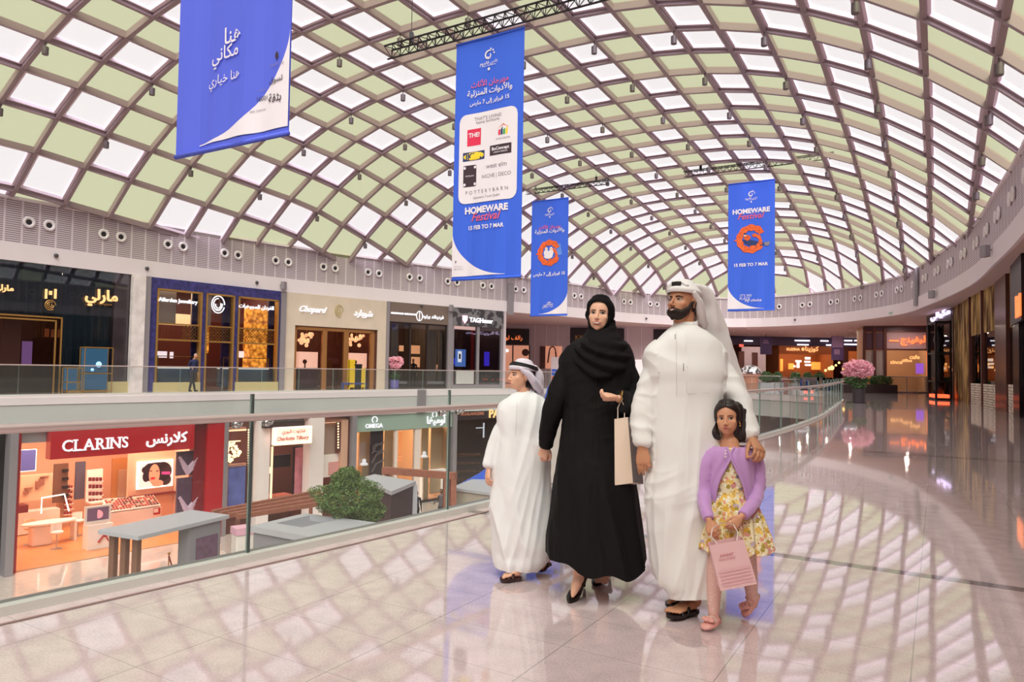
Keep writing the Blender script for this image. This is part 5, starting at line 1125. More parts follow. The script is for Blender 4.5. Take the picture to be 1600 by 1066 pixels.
c2.ppart('warm_light_strips', mat('warm_strip', (1, .7, .5), emit=s2l(255, 205, 160), es=1.3), (352, 671, 385, 674), (352, 689, 376, 691), (423, 698, 426, 780), (497, 658, 530, 661), (421, 730, 424, 740), d=.15, d0=0, d1=.03)
mb = MB(); rnd = random.Random(8)
for i in range(42): a, z = c2.L(354+rnd.random()*22, 692+rnd.random()*30, .6); mb.ball(c2.pt(a, z, .5+rnd.random()*.6), .05+.05*rnd.random(), 6, 4)
t = thing('bulb_cluster', 'cluster of glowing rose-gold bulbs in the left window above the blue velvet', 'chandelier', c2.pt(c2.L(365, 700, .6)[0], -3, .8)); mb.build('bulbs', bulb, t)
mb = MB()
for x in (388.5, 499.5, 528.5):
    y0, y1 = ((672, 788) if x < 400 else (710, 760) if x < 510 else (662, 704)); n = int((y1-y0)/4)
    for i in range(n): a, z = c2.L(x, y0+(y1-y0)*i/n, -.1); mb.ball(c2.pt(a, z, -.1), .045, 6, 4)
mb.build('bulb_rows', bulb, c2.root, kind='stuff'); c2.ppart('dark_bulb_board', mat('maroon_board', s2l(92, 48, 44), .5), (386, 668, 393, 795), (526, 660, 531, 706), (541, 655, 551, 770), d0=-.06, d1=.1)
c2.ppart('black_screen', BLK, (427, 711, 454, 730), d=1.0, d0=0, d1=.08); c2.ppart('tall_pink_poster', mat('pink_poster', s2l(196, 120, 132), .5, noise_s=1.5, noise_a=.35), (461, 700, 473, 775), d=.4, d0=0, d1=.05); c2.ppart('dark_poster_frame', BLK, (458, 697, 476, 780), d=.5, d0=0, d1=.05)
c2.ppart('brown_blind', mat('taupe_blind', s2l(164, 136, 122), .7), (500, 662, 526, 712), d=.3); c2.ppart('face_poster', mat('poster_blush', s2l(214, 150, 146), .5), (513, 722, 528, 742), d=.14, d0=-.05, d1=0); c2.ppart('white_poster', WPL, (503, 710, 529, 745), d=.2); c2.ppart('rose_pier', mat('rose_tan_pier', s2l(206, 160, 136), .5), (531, 656, 541, 770), d0=-.1, d1=.1)
t = thing('makeup_counter', 'brown make-up counter with red lipsticks seen through the pillared entrance', 'counter', c2.pt(c2.L(440, 770, 1.2)[0], LOW, 1.2)); mb = MB(); a0, a1 = c2.L(420, 770, 1)[0], c2.L(456, 770, 1)[0]; c2.box(mb, a0, a1, LOW, LOW+1.1, 1, 1.7); mb.build('body', DWOOD, t); mb = MB(); c2.box(mb, a0, a1, LOW+1.1, LOW+1.22, .9, 1.7); mb.build('lit_top', mat('rose_top', s2l(196, 110, 92), .4), t)
bs = thing('bulb_sign', 'projecting cream sign with coral script lettering edged with light bulbs', 'sign', c2.pt(c2.L(457, 682, -.9)[0], -2.2, -.9))
a0, a1 = c2.L(429, 680, -.9)[0], c2.L(488, 680, -.9)[0]; zt_, zb_ = c2.L(458, 667, -.9)[1], c2.L(458, 695, -.9)[1]
mb = MB(); c2.box(mb, a0, a1, zb_, zt_, -.9, -.6); mb.build('sign_box', mat('peach_sign_face', (1, .8, .7), emit=s2l(246, 206, 186), es=.8), bs, bevel=.05)
mb = MB(); n = 22
for i in range(n):
    f = i/(n-1)
    for z in (zt_-.06, zb_+.06): mb.ball(c2.pt(a0+.08+(a1-a0-.16)*f, z, -.93), .045, 6, 4)
for i in range(1, 8):
    for a in (a0+.08, a1-.08): mb.ball(c2.pt(a, zb_+.06+(zt_-zb_-.12)*i/8, -.93), .045, 6, 4)
mb.build('bulbs', bulb, bs, kind='stuff'); CO = mat('coral_lettering', s2l(210, 100, 84), .5)
c2.text('Charlotte Tilbury', 433, 483, 685.5, CO, d=-.92, parent=bs, shear=.2, bold=.01, th=.02); c2.text('شارلوت تلبوري', 441, 477, 675, CO, d=-.92, parent=bs, th=.02)
c2.ppart('dark_canopy', mat('espresso_metal', (0, 0, 0)), (414, 658, 476, 668), d=-.7, d0=0, d1=.9)
q = Front(hitP(VF, 545, 700), hitP(VF, 552, 700), None, None); mb = MB(); q.box(mb, 0, q.len, LOW, -1.3, -.3, .1); tag(mb.build('steel_post', GREYST), 'grey steel post left of the green-signed watch shop', 'post')
# --- green sign watch shop ---
c3 = lf(552, 703, 'shopfront', 'watch shopfront with a sage-green sign band and bright cream curtains on the lower floor')
c3.shell(5, mat('cream_room_wall', s2l(226, 186, 146), .7), FLOOR2, power=330, light=(1, .78, .55))
zg = c3.L(627, 671)[1]; c3.part('green_sign_band', mat('sage_green_band', s2l(148, 166, 154), .5), (0, c3.len, zg, -1.3, -.15, .2)); c3.text('OMEGA', 571, 598, 665.5, WGLOW, d=-.17, bold=.03); c3.text('أوميغا', 667, 698, 656, WGLOW, d=-.17, bold=.03)
mb = MB(); a, z = c3.L(585.5, 656, -.17); mb.tube([c3.pt(a+.16*math.cos(i*math.pi/8-.9), z+.16*math.sin(i*math.pi/8-.9), -.18) for i in range(14)], .035, 6); a, z = c3.L(679, 648, -.17); mb.tube([c3.pt(a+.16*math.cos(i*math.pi/8-.9), z+.16*math.sin(i*math.pi/8-.9), -.18) for i in range(14)], .035, 6); mb.build('sign_symbols', WGLOW, c3.root)
c3.ppart('white_frames', mat('ivory_frame', s2l(226, 206, 196), .5), (615, 667, 619, 790), (646, 662, 655, 790), (619, 667, 647, 672), d0=-.1, d1=.1)
c3.ppart('curtains', mat('cream_curtain', s2l(222, 190, 150), .8), (599, 671, 615, 780), (657, 663, 668, 770), (672, 664, 700, 770), (560, 674, 578, 770), d=.8); c3.ppart('orange_niche', mat('orange_niche', (.8, .4, .2), emit=s2l(230, 130, 70), es=.8), (619, 674, 627, 712), (619, 714, 627, 722), d=1.2); c3.ppart('watch_poster', mat('plum_watch_poster', s2l(92, 74, 84), .5), (578, 672, 598, 760), d=.2, d0=0, d1=.05)
mb = MB()
for k in range(3):
    a, z = c3.L(590, 700+k*14, .15); mb.tube([c3.pt(a-.35, z-.3, .15), c3.pt(a-.1, z+.12, .15), c3.pt(a+.38, z+.28, .15)], .05, 6); 
a, z = c3.L(590, 700, .15); mb.tube([c3.pt(a+.3*math.cos(i*math.pi/8), z+.22*math.sin(i*math.pi/8), .15) for i in range(17)], .04, 6); mb.build('watch_print', mat('silver_print', s2l(190, 170, 176), .5), c3.root)
c3.part('window_glass', CLG, (0, c3.len, LOW+.1, zg, 0, .01)); c3.part('dark_sill', mat('espresso_metal', (0, 0, 0)), (0, c3.len, LOW, LOW+.12, -.05, .1), (c3.len-.12, c3.len, LOW, zg, -.05, .1))
for k, (x, y) in enumerate(((569, 723), (663, 711))):
    t = thing('watch_pedestal', ['white watch pedestal in the left window under the green sign', 'white watch pedestal in the right window under the green sign'][k], 'display', c3.pt(c3.L(x, y, .5)[0], LOW, .5)); a, z = c3.L(x, y, .5)
    mb = MB(); c3.box(mb, a-.22, a+.22, LOW, z-.15, .35, .75); mb.build('plinth', mat('cream_curtain', (0, 0, 0)), t); mb = MB(); mb.lathe([(.2, -.12), (.2, -.05), (.1, .0), (.1, .15), (.03, .2)], c=tuple(c3.pt(a, z, .5)), n=10); mb.build('white_holder', WGLOW, t, smooth='auto')
mb = MB(); a0, a1 = c3.L(659, 738, .4)[0], c3.L(697, 735, .4)[0]; z = c3.L(678, 735, .4)[1]; c3.box(mb, a0, a1, z-.08, z, .3, .9); c3.box(mb, a0, a0+.1, LOW, z, .35, .8); c3.box(mb, a1-.1, a1, LOW, z, .35, .8); tag(mb.build('window_table', mat('lit_counter_top', (0, 0, 0))), 'long pale lit display table in the right window under the green sign', 'table')
q = Front(hitP(VF, 703, 700), hitP(VF, 709, 700), None, None); mb = MB(); q.box(mb, 0, q.len, LOW, -1.3, -.3, .1); tag(mb.build('steel_post', GREYST), 'grey steel post between the green-signed shop and the dark bakery', 'post')
# --- dark bakery ---
c4 = lf(709, 830, 'shopfront', 'dark brown bakery shopfront with cream lettering, behind the boy')
c4.shell(4, mat('dark_bakery_wall', s2l(64, 44, 46), .6), FLOOR2, power=60); zk = c4.L(740, 655)[1]
c4.part('dark_fascia', mat('dark_bakery_board', s2l(44, 32, 38), .5), (0, c4.len, zk, -1.3, -.12, .2)); c4.text('BOULANGERIE', 720, 756, 646.5, mat('copper_lettering', s2l(190, 120, 96), .5), d=-.15, bold=.02); c4.text('PAUL', 764, 796, 646, GGLOW, d=-.15, bold=.03)
c4.ppart('window_glass', DGLASS, (709, 655, 830, 780), d0=0, d1=.01); c4.ppart('white_cross_lamps', WGLOW, (744, 668, 757, 669.5), (755, 661, 757, 684), d=.6, d0=0, d1=.03)
mb = MB(); rnd = random.Random(4); mb2 = MB()
for j in range(4):
    y = 710+j*13
    c4.pb(mb2, 712, y+3, 752, y+4.5, 0, .3, d=.9)
    for i in range(8): a, z = c4.L(714+i*4.6+rnd.random()*2, y+.5, .9); mb.ball(c4.pt(a, z, .9), .09+.05*rnd.random(), 6, 4, (1.3, 1, .8))
t = thing('bakery_shelf', 'shelves of brown loaves in the dark bakery window', 'shelves', c4.pt(.8, LOW, .9)); mb2.build('shelves', DWOOD, t); mb.build('loaves', mat('brown_crust', s2l(150, 96, 72), .7), t, kind='stuff')
# lower walls further round (hidden ends)
mb = MB(); q = [hitP(VF, 830, 700)]+[Vector(p) for p in VV[i0-16:i0-2]][::-1]
ew = Front(hitP(VF, 830, 700), (22, 52), None, None, z0=LOW, z1=-1.3); mb = MB(); ew.box(mb, 0, ew.len, LOW, -1.3, .5, .7); struct(mb.build('wall_lower_end', mat('lower_end_wall', s2l(190, 178, 174), .7)))
# ================= kiosks, tree, timber in the opening =================
KG = mat('grey_kiosk_laminate', s2l(178, 176, 184), .5); KW = mat('kiosk_grey_wall', s2l(140, 136, 144), .6); CED = mat('reddish_timber', s2l(150, 92, 74), .6, noise_s=6, noise_a=.15); BRW = mat('brown_post_timber', s2l(126, 88, 70), .6)
def slab(mb, pts, z0, z1): mb.rings([[(p[0], p[1], z0) for p in pts], [(p[0], p[1], z1) for p in pts]])
Zc = -3.75
def quadfit(p0, pa, pb, Z):
    """corner + two neighbours (pixels) -> right-angled rectangle on height Z"""
    O, A, B_ = atZ(*p0, Z), atZ(*pa, Z), atZ(*pb, Z); x = (A-O); y = (B_-O); xn = x.normalized(); y = y-xn*y.dot(xn)
    return [O, O+x, O+x+y, O+y]
K1 = quadfit((216, 838), (153, 828), (370, 806), Zc); K1 = [K1[1], K1[0], K1[3], K1[2]]   # left, front, right, back
ctr = sum(K1, Vector())/4
k1 = thing('canopy_kiosk', 'flat grey canopy kiosk on brown posts in front of the red cosmetics shop', 'kiosk', (ctr.x, ctr.y, LOW))
mb = MB(); slab(mb, K1, Zc-.13, Zc); mb.build('canopy', KG, k1, bevel=.01)
yv = (K1[1]-K1[0]).normalized(); xv = (K1[2]-K1[1]).normalized()
for k in range(3):
    b_ = K1[0]+xv*.35+yv*(.25+k*.48*(K1[1]-K1[0]).length*.6); mb = MB(); mb.box((b_.x, b_.y, (LOW+Zc-.13)/2), (.15, .22, Zc-.13-LOW), math.atan2(xv.y, xv.x)); mb.build('post', BRW, k1)
e0, e1 = K1[2]-xv*1.5-yv*.1, K1[2]-xv*.25-yv*.1
mb = MB(); mb.rings([[(p.x, p.y, z) for p in (e0-yv*.5, e1-yv*.5, e1, e0)] for z in (LOW, Zc-.13)]); mb.build('end_panel', KW, k1)
mb = MB(); mb.hexa([(p.x, p.y, z) for z in (LOW+1.1, LOW+2.1) for p in (e0+xv*.25+yv*.0, e1-xv*.15, e1-xv*.15+yv*.04, e0+xv*.25+yv*.04)]); mb.build('poster', mat('plum_poster', s2l(110, 80, 104), .5, noise_s=5, noise_a=.3), k1)
mb = MB(); s0 = K1[1]-yv*.6+xv*.4; s1 = K1[2]-yv*.6-xv*1.8
mb.rings([[(p.x, p.y, z) for p in (s0, s1, s1-yv*.5, s0-yv*.5)] for z in (LOW+.0, LOW+1.0)]); 
# grey box kiosk with roof recess
Z2 = -3.55
pts = [atZ(391, 822, Z2), atZ(497, 841, Z2), atZ(598, 818, Z2), atZ(477, 802, Z2)]; c = sum(pts, Vector())/4
k2 = thing('grey_kiosk', 'low grey kiosk with a sunken slot in its flat roof, before the green tree', 'kiosk', (c.x, c.y, LOW))
A, B_, C2, D2 = pts; xv2 = (B_-A); yv2 = (D2-A)
def k2p(a, b, z): 
    p = A+xv2*a+yv2*b+(C2-B_-yv2)*a*b; return (p.x, p.y, z)
ra = (.12, .5, .30, .92)   # recess a0,a1,b0,b1
mb = MB(); ga, gb = [0, ra[0], ra[1], 1], [0, ra[2], ra[3], 1]
for i in range(3):
    for j in range(3):
        z = Z2-.7 if (i == 1 and j == 1) else Z2
        mb.quad(k2p(ga[i], gb[j], z), k2p(ga[i+1], gb[j], z), k2p(ga[i+1], gb[j+1], z), k2p(ga[i], gb[j+1], z))
cs = [(ra[0], ra[2]), (ra[1], ra[2]), (ra[1], ra[3]), (ra[0], ra[3])]
for i in range(4): p, q = cs[i], cs[(i+1) % 4]; mb.quad(k2p(*p, Z2), k2p(*q, Z2), k2p(*q, Z2-.7), k2p(*p, Z2-.7))
cs = [(0, 0), (1, 0), (1, 1), (0, 1)]
for i in range(4): p, q = cs[i], cs[(i+1) % 4]; mb.quad(k2p(*p, Z2), k2p(*q, Z2), k2p(*q, Z2-.18), k2p(*p, Z2-.18))
mb.build('roof', KG, k2); mb = MB(); mb.rings([[k2p(*p, z) for p in ((.03, .03), (.97, .03), (.97, .97), (.03, .97))] for z in (LOW, Z2-.18)]); mb.build('walls', KW, k2)
# white sculpted column beside it
p = atZ(378, 862, LOW+1.6); t = thing('white_column_display', 'narrow white display column with pink lettering strip beside the grey kiosk', 'display', (p.x, p.y, LOW)); mb = MB(); mb.box((p.x, p.y, (LOW-4.0)/2), (.55, .5, -4.0-LOW), .7); mb.build('column', WPL, t, bevel=.03); mb = MB(); mb.box((p.x-.0, p.y-.0, -4.1), (.6, .56, .22), .7); mb.build('pink_strip', mat('pink_strip_print', s2l(226, 170, 190), .5), t)
# queue posts and small lit cube near the floor
for k, (x, y) in enumerate(((264, 875), (296, 872))):
    p = atZ(x, y-8, LOW+.9); t = thing('queue_post', ['brass queue post with red rope below the grey canopy', 'brass queue post beside the small lit cube'][k], 'queue post', (p.x, p.y, LOW)); MB().lathe([(.16, 0), (.16, .03), (.025, .06), (.025, .9), (.05, .92), (.05, .97), (.0, 1.0)], c=(p.x, p.y, LOW), n=12).build('brass_post', GOLD, t, smooth='auto')
    mb = MB(); mb.tube([(p.x, p.y, LOW+.85), (p.x+.25, p.y-.2, LOW+.45), (p.x+.55, p.y-.4, LOW+.3)], .03, 6); mb.build('red_rope', REDD, t)
p = atZ(336, 860, LOW+1.0); t = thing('lit_cube_display', 'small glowing peach cube on a clear stand below the canopy', 'display', (p.x, p.y, LOW)); mb = MB(); mb.box((p.x, p.y, LOW+.45), (.7, .5, .9), .6); mb.build('clear_stand', WPL, t, bevel=.02); mb = MB(); mb.box((p.x, p.y, LOW+1.06), (.3, .3, .32), .6); mb.build('glowing_cube', mat('peach_lit_box', (0, 0, 0)), t)
# long slatted timber canopy
tc_ = thing('slatted_timber_beam', 'long low canopy of four parallel reddish timber slats crossing in front of the white pillars', 'timber canopy', atZ(420, 795, -4.0))
for k in range(4):
    a, b = atZ(332+k*13, 801+k*2.2, -4.0), atZ(500+k*6, 768+k*5.5, -4.0); MB().bar(a, b, .16, .16).build('slat', CED, tc_)
for x, y in ((372, 797), (486, 778)):
    p = atZ(x, y, -4.0); mb = MB(); mb.box((p.x, p.y, (LOW-4.1)/2), (.12, .12, -4.1-LOW), 0); mb.build('post', CED, tc_)
# timber pergola by the green-signed shop
pg = thing('timber_pergola', 'reddish timber beam and post pergola in front of the green-signed shop', 'pergola', atZ(706, 745, -3.5)); a, b = atZ(599, 735, -3.6), atZ(712, 744, -3.6); MB().bar(a, b, .3, .3).build('beam', CED, pg)
for d_ in (0, .35): mb = MB(); p = b-(b-a).normalized()*(d_+.12); mb.box((p.x, p.y, (LOW-3.75)/2), (.25, .28, -3.75-LOW), .3); mb.build('post', CED, pg)
p = a+(b-a).normalized()*.2; mb = MB(); mb.box((p.x, p.y, (LOW-3.75)/2), (.2, .2, -3.75-LOW), .3); mb.build('post', CED, pg)
# kiosk behind the tree
Z3 = -3.8; pts = [atZ(560, 748, Z3), atZ(612, 768, Z3), atZ(650, 752, Z3), atZ(585, 741, Z3)]; c = sum(pts, Vector())/4
k3 = thing('dark_kiosk', 'dark-sided kiosk with a pale flat roof, half behind the green tree', 'kiosk', (c.x, c.y, LOW)); mb = MB(); slab(mb, pts, Z3-.16, Z3); mb.build('roof', KG, k3)
q = [c+(p-c)*.93 for p in pts]; mb = MB(); slab(mb, q, LOW, Z3-.16); mb.build('dark_body', mat('aubergine_panel', s2l(62, 44, 52), .5), k3); p = c+(pts[2]-c)*.97; mb = MB(); mb.box((p.x, p.y, (LOW+Z3-.16)/2), (.2, .2, Z3-.16-LOW), .3); mb.build('corner_post', KG, k3)
Z4 = -4.3; pts = [atZ(704, 762, Z4), atZ(770, 771, Z4), atZ(810, 752, Z4), atZ(740, 748, Z4)]; c = sum(pts, Vector())/4
k4 = thing('beige_kiosk', 'beige kiosk with a white roof just left of the boy', 'kiosk', (c.x, c.y, LOW)); mb = MB(); slab(mb, pts, Z4-.12, Z4); mb.build('roof', KG, k4); q = [c+(p-c)*.96 for p in pts]; mb = MB(); slab(mb, q, LOW, Z4-.12); mb.build('body', mat('beige_kiosk_wall', s2l(176, 164, 150), .6), k4)
# blue sloped awning behind the beige kiosk
mb = MB(); P = [atY(712, 762, 36), atY(770, 762, 36), atY(770, 726, 36), atY(748, 742, 36)]
mb.rings([[tuple(p) for p in P], [(p.x, p.y+.6, p.z) for p in P]]); tag(mb.build('blue_awning', mat('bright_blue_canvas', s2l(50, 92, 206), .6)), 'bright blue sloping canvas awning behind the beige kiosk', 'awning')
mb = MB(); P = [atY(846, 640, 45), atY(862, 640, 45), atY(866, 590, 45), atY(856, 606, 45)]; mb.rings([[tuple(p) for p in P], [(p.x, p.y+.5, p.z) for p in P]]); tag(mb.build('blue_banner_sail', mat('bright_blue_canvas', (0, 0, 0))), 'bright blue sail-like banner between the boy and the woman', 'banner')
# ---- trees ----
def leaf_cloud(mb, c, R, n, size, rnd, squash=.8, hole=0):
    for i in range(n):
        while True:
            d = Vector((rnd.uniform(-1, 1), rnd.uniform(-1, 1), rnd.uniform(-1, 1)))
            if .0 < d.length < 1: break
        rr = d.length**.45; d.normalize(); lump = .78+.3*noise.noise(d*2.2+Vector(c)*.3)
        p = Vector(c)+Vector((d.x*R[0], d.y*R[1], d.z*R[2]))*rr*lump
        a = Vector((rnd.gauss(0, 1), rnd.gauss(0, 1), rnd.gauss(0, .7))).normalized(); b = a.cross(Vector((rnd.gauss(0, 1), rnd.gauss(0, 1), rnd.gauss(0, 1)))).normalized(); s = size*rnd.uniform(.6, 1.3)
        mb.quad(p-a*s*.5, p+b*s*.22, p+a*s*.5, p-b*s*.22)
GLF = mat('leaf_green', s2l(112, 134, 72), .6); GLF2 = mat('leaf_dark_green', s2l(66, 94, 52), .6)
p = atY(546, 776, 23.5); t = thing('indoor_tree', 'bushy green tree rising from the lower floor between the kiosks', 'tree', (p.x, p.y, LOW)); rnd = random.Random(11)
for mm, nn in ((GLF, 15000), (GLF2, 9000)):
    mb = MB(); leaf_cloud(mb, (p.x, p.y, p.z-.05), (1.36, 1.36, .86), nn//2, .075, rnd); leaf_cloud(mb, (p.x-.1, p.y, p.z+.55), (.55, .6, .5), nn//4, .07, rnd); leaf_cloud(mb, (p.x+.55, p.y, p.z-.5), (.8, .8, .45), nn//4, .07, rnd); mb.build('foliage', mm, t)
mb = MB(); mb.tube([(p.x, p.y, LOW+.4), (p.x+.05, p.y, p.z-.6), (p.x-.1, p.y, p.z+.6)], [.09, .07, .02], 8)
for k in range(9): a = k*.7*2; mb.tube([(p.x+.03, p.y, p.z-.8+k*.12), (p.x+.9*math.cos(a), p.y+.9*math.sin(a), p.z-.3+k*.09)], [.035, .012], 5)
mb.build('trunk', mat('tree_bark', s2l(98, 78, 60), .8), t); MB().lathe([(.5, 0), (.6, .45), (.52, .45), (.5, .38)], c=(p.x, p.y, LOW), n=20).build('planter', KW, t, smooth='auto')
def blossom(px, py_foot, lb, potw, poth, crown_c, crown_R, pot_m, Zf=0.0, n=1500, size=.12):
    p = atZ(px, py_foot, Zf); t = thing('potted_blossom_tree', lb, 'potted tree', (p.x, p.y, Zf)); rnd = random.Random(int(px))
    MB().lathe([(potw*.42, 0), (potw*.5, .02), (potw*.52, poth), (potw*.46, poth), (potw*.45, poth-.05), (0, poth-.05)], c=(p.x, p.y, Zf), n=20).build('pot', pot_m, t, smooth='auto')
    c = atY(*crown_c, p.y); k = p.y/FPX; R = (crown_R[0]*k, crown_R[0]*k*.9, crown_R[1]*k)
    mb = MB(); mb.tube([(p.x, p.y, Zf+poth-.05), (p.x+.03, p.y, c.z-R[2]*.3), (c.x, c.y, c.z+R[2]*.5)], [.06, .05, .02], 7)
    for j in range(8): a = j*.8; mb.tube([(p.x+.02, p.y, c.z-R[2]*.8+j*.08), (c.x+R[0]*.7*math.cos(a), c.y+R[1]*.7*math.sin(a), c.z+R[2]*.2*math.sin(j))], [.03, .01], 5)
    mb.build('trunk', mat('tree_bark', (0, 0, 0)), t)
    for mm, f in ((mat('pink_petal', s2l(244, 172, 190), .7), .7), (mat('pale_pink_petal', s2l(246, 192, 204), .7), .3)):
        mb = MB(); leaf_cloud(mb, tuple(c), R, int(n*f*.6), size, rnd)
        for j in range(7): a = j*.9; leaf_cloud(mb, (c.x+R[0]*.62*math.cos(a), c.y+R[1]*.5*math.sin(a), c.z+R[2]*(.45*math.sin(j*1.7))), (R[0]*.42, R[0]*.4, R[2]*.42), int(n*f*.4/7), size, rnd)
        mb.build('blossom', mm, t)
    mb = MB(); leaf_cloud(mb, (p.x, p.y, Zf+poth+.18), (potw*.75, potw*.75, .3), 500, .12, rnd); mb.build('green_underplanting', GLF2, t)
blossom(1342, 630, 'pink blossom tree in a dark round pot on the right-hand walkway', .52, .66, (1341, 576), (26, 17), mat('charcoal_pot', s2l(52, 44, 50), .5), n=5200, size=.09)
blossom(616, 606.5, 'pink blossom tree in a purple pot on the far balcony by the brown-signed shop', .55, .5, (616, 567), (16, 14), mat('purple_pot', s2l(96, 86, 150), .5), n=2400, size=.13)
# planters, shrubs, seating beyond the end of the opening
rnd = random.Random(21)
for k, (x0, x1, yt, yb, lb) in enumerate([(1318, 1352, 601, 614, 'long dark planter of green shrubs behind the pink blossom pot, left part'), (1356, 1390, 600, 614, 'long dark planter of green shrubs right of the pink blossom pot')]):
    a, b = atZ(x0, yb, 0), atZ(x1, yb, 0); b = Vector((b.x, a.y, 0)); t = thing('planter_box', lb, 'planter', (*((a+b)/2).xy, 0)); mb = MB(); mb.box(((a.x+b.x)/2, a.y+.3, .3), (b.x-a.x, .6, .6)); mb.build('box', mat('espresso_metal', (0, 0, 0)), t)
    mb = MB(); leaf_cloud(mb, ((a.x+b.x)/2, a.y+.3, .85), ((b.x-a.x)/2, .45, .5), 1300, .16, rnd); mb.build('foliage', GLF2, t)
for k, (x, w) in enumerate(((1196, 26), (1243, 20), (1262, 18), (1215, 16), (1280, 22))):
    c = atY(x, 582, 54+k); t = thing('shrub', ['leafy shrub beside the glittering dome', 'leafy shrub below the lit menu screens', 'leafy shrub right of the menu screens', 'small leafy shrub left of the orange-lit cafe', 'low leafy shrub in front of the pale chairs'][k], 'shrub', (c.x, c.y, 0)); r_ = w*c.y/FPX/2; mb = MB(); leaf_cloud(mb, (c.x, c.y, 1.0), (r_, r_, .5), 500, .2, rnd); mb.build('foliage', GLF2, t); mb = MB(); mb.box((c.x, c.y, .28), (r_*1.6, .8, .56)); mb.build('planter', KG, t)
c = atY(1173, 578, 50); t = thing('mosaic_dome', 'glittering silver mosaic dome sculpture right of the man, beyond the railing', 'sculpture', (c.x, c.y, 0)); R = []
dm = bpy.data.materials.new('silver_mosaic'); dm.use_nodes = True; nt = dm.node_tree; b_ = nt.nodes['Principled BSDF']; b_.inputs['Metallic'].default_value = .7; b_.inputs['Roughness'].default_value = .3; vo = nt.nodes.new('ShaderNodeTexVoronoi'); vo.inputs['Scale'].default_value = 6; tc = nt.nodes.new('ShaderNodeTexCoord'); nt.links.new(tc.outputs['Object'], vo.inputs['Vector']); rp = nt.nodes.new('ShaderNodeValToRGB'); rp.color_ramp.interpolation = 'CONSTANT'; rp.color_ramp.elements[0].color = (.85, .82, .85, 1); rp.color_ramp.elements[1].color = (.12, .1, .12, 1); rp.color_ramp.elements[1].position = .62; nt.links.new(vo.outputs['Color'], rp.inputs[0]); nt.links.new(rp.outputs[0], b_.inputs['Base Color'])
MB().lathe([(.74*math.cos(a*math.pi/16)+.001, .62*math.sin(a*math.pi/16)) for a in range(9)], c=(c.x, c.y, 1.22), n=24).build('dome', dm, t, smooth=True); MB().lathe([(.5, 0), (.5, 1.0), (.7, 1.22), (.0, 1.22)], c=(c.x, c.y, 0), n=20).build('base', mat('copper_base', s2l(176, 116, 92), .5), t, smooth='auto')
for k in range(7):
    c = atY(1284+k*6.3, 592-(k % 2)*2, 56+k*.7); t = thing('cafe_chair', 'pale upholstered cafe chair among the seating left of the pink blossom tree', 'chair', (c.x, c.y, 0), group='cafe chairs beyond the railing end'); t['label'] = 'pale cafe chair left of the pink blossom tree, '+ORD[k]+' from the left in its cluster'; mb = MB(); mb.box((c.x, c.y, .45), (.55, .5, .12), k); mb.build('seat', WPL, t, bevel=.03); mb = MB(); mb.tube([(c.x+.28*math.cos(a*.5+k), c.y+.28*math.sin(a*.5+k), .85) for a in range(7)], .12, 8); mb.build('backrest', WPL, t, smooth=True)
    mb = MB()
    for a in range(4): mb.tube([(c.x+.2*math.cos(a*1.57+.8), c.y+.2*math.sin(a*1.57+.8), 0), (c.x+.2*math.cos(a*1.57+.8), c.y+.2*math.sin(a*1.57+.8), .42)], .02, 5)
    mb.build('legs', TRM, t)
for k, (x, y, s_) in enumerate(((1300, 575, .2), (1306, 571, .1), (1311, 567, .1), (1296, 576, .15), (1318, 577, .12), (1290, 579, .12))):
    c = atY(x, y, 62); MB().ball(tuple(c), s_, 8, 6).build('hanging_bulb', mat('amber_bulb', (1, .8, .5), emit=s2l(255, 190, 110), es=2.2)); o = bpy.data.objects['hanging_bulb' if k == 0 else 'hanging_bulb.%03d' % k]; tag(o, 'warm glowing cafe bulb above the seating left of the pink blossom tree', 'bulb', 'warm bulbs over the cafe seating'); o['label'] = 'warm cafe bulb left of the pink blossom tree, '+('large one nearest the tree side middle', 'small one right of the largest', 'topmost small one', 'large one left of the middle', 'rightmost one', 'leftmost one')[k]
c = atY(1428, 613, 55); c.z = 0; t = thing('glass_barrier', 'low glass barrier in front of the bronze-framed shop', 'barrier', (c.x, c.y, 0)); a, b = atZ(1388, 613.5, 0), atZ(1449, 613.5, 0); b = Vector((b.x, a.y, 0)); mb = MB(); mb.box(((a.x+b.x)/2, a.y, .62), (b.x-a.x, .02, 1.1)); mb.build('glass', GL, t); mb = MB(); mb.tube([(a.x, a.y, 1.2), (b.x, a.y, 1.2)], .035, 8); mb.tube([(a.x, a.y, .05), (b.x, a.y, .05)], .05, 8)
for f in (0, .33, .66, 1): mb.tube([(a.x+(b.x-a.x)*f, a.y, 0), (a.x+(b.x-a.x)*f, a.y, 1.2)], .03, 6)
mb.build('rails', STEEL, t)
mb = MB(); c = atZ(1429, 610.5, 0); mb.lathe([(.1, 0), (.12, .3), (.08, .45)], c=(c.x, c.y, 0), n=10); tag(mb.build('floor_lamp_bollard', mat('white_light_bar', (0, 0, 0)), smooth='auto'), 'small bright white floor light before the bronze-framed shop', 'lamp')
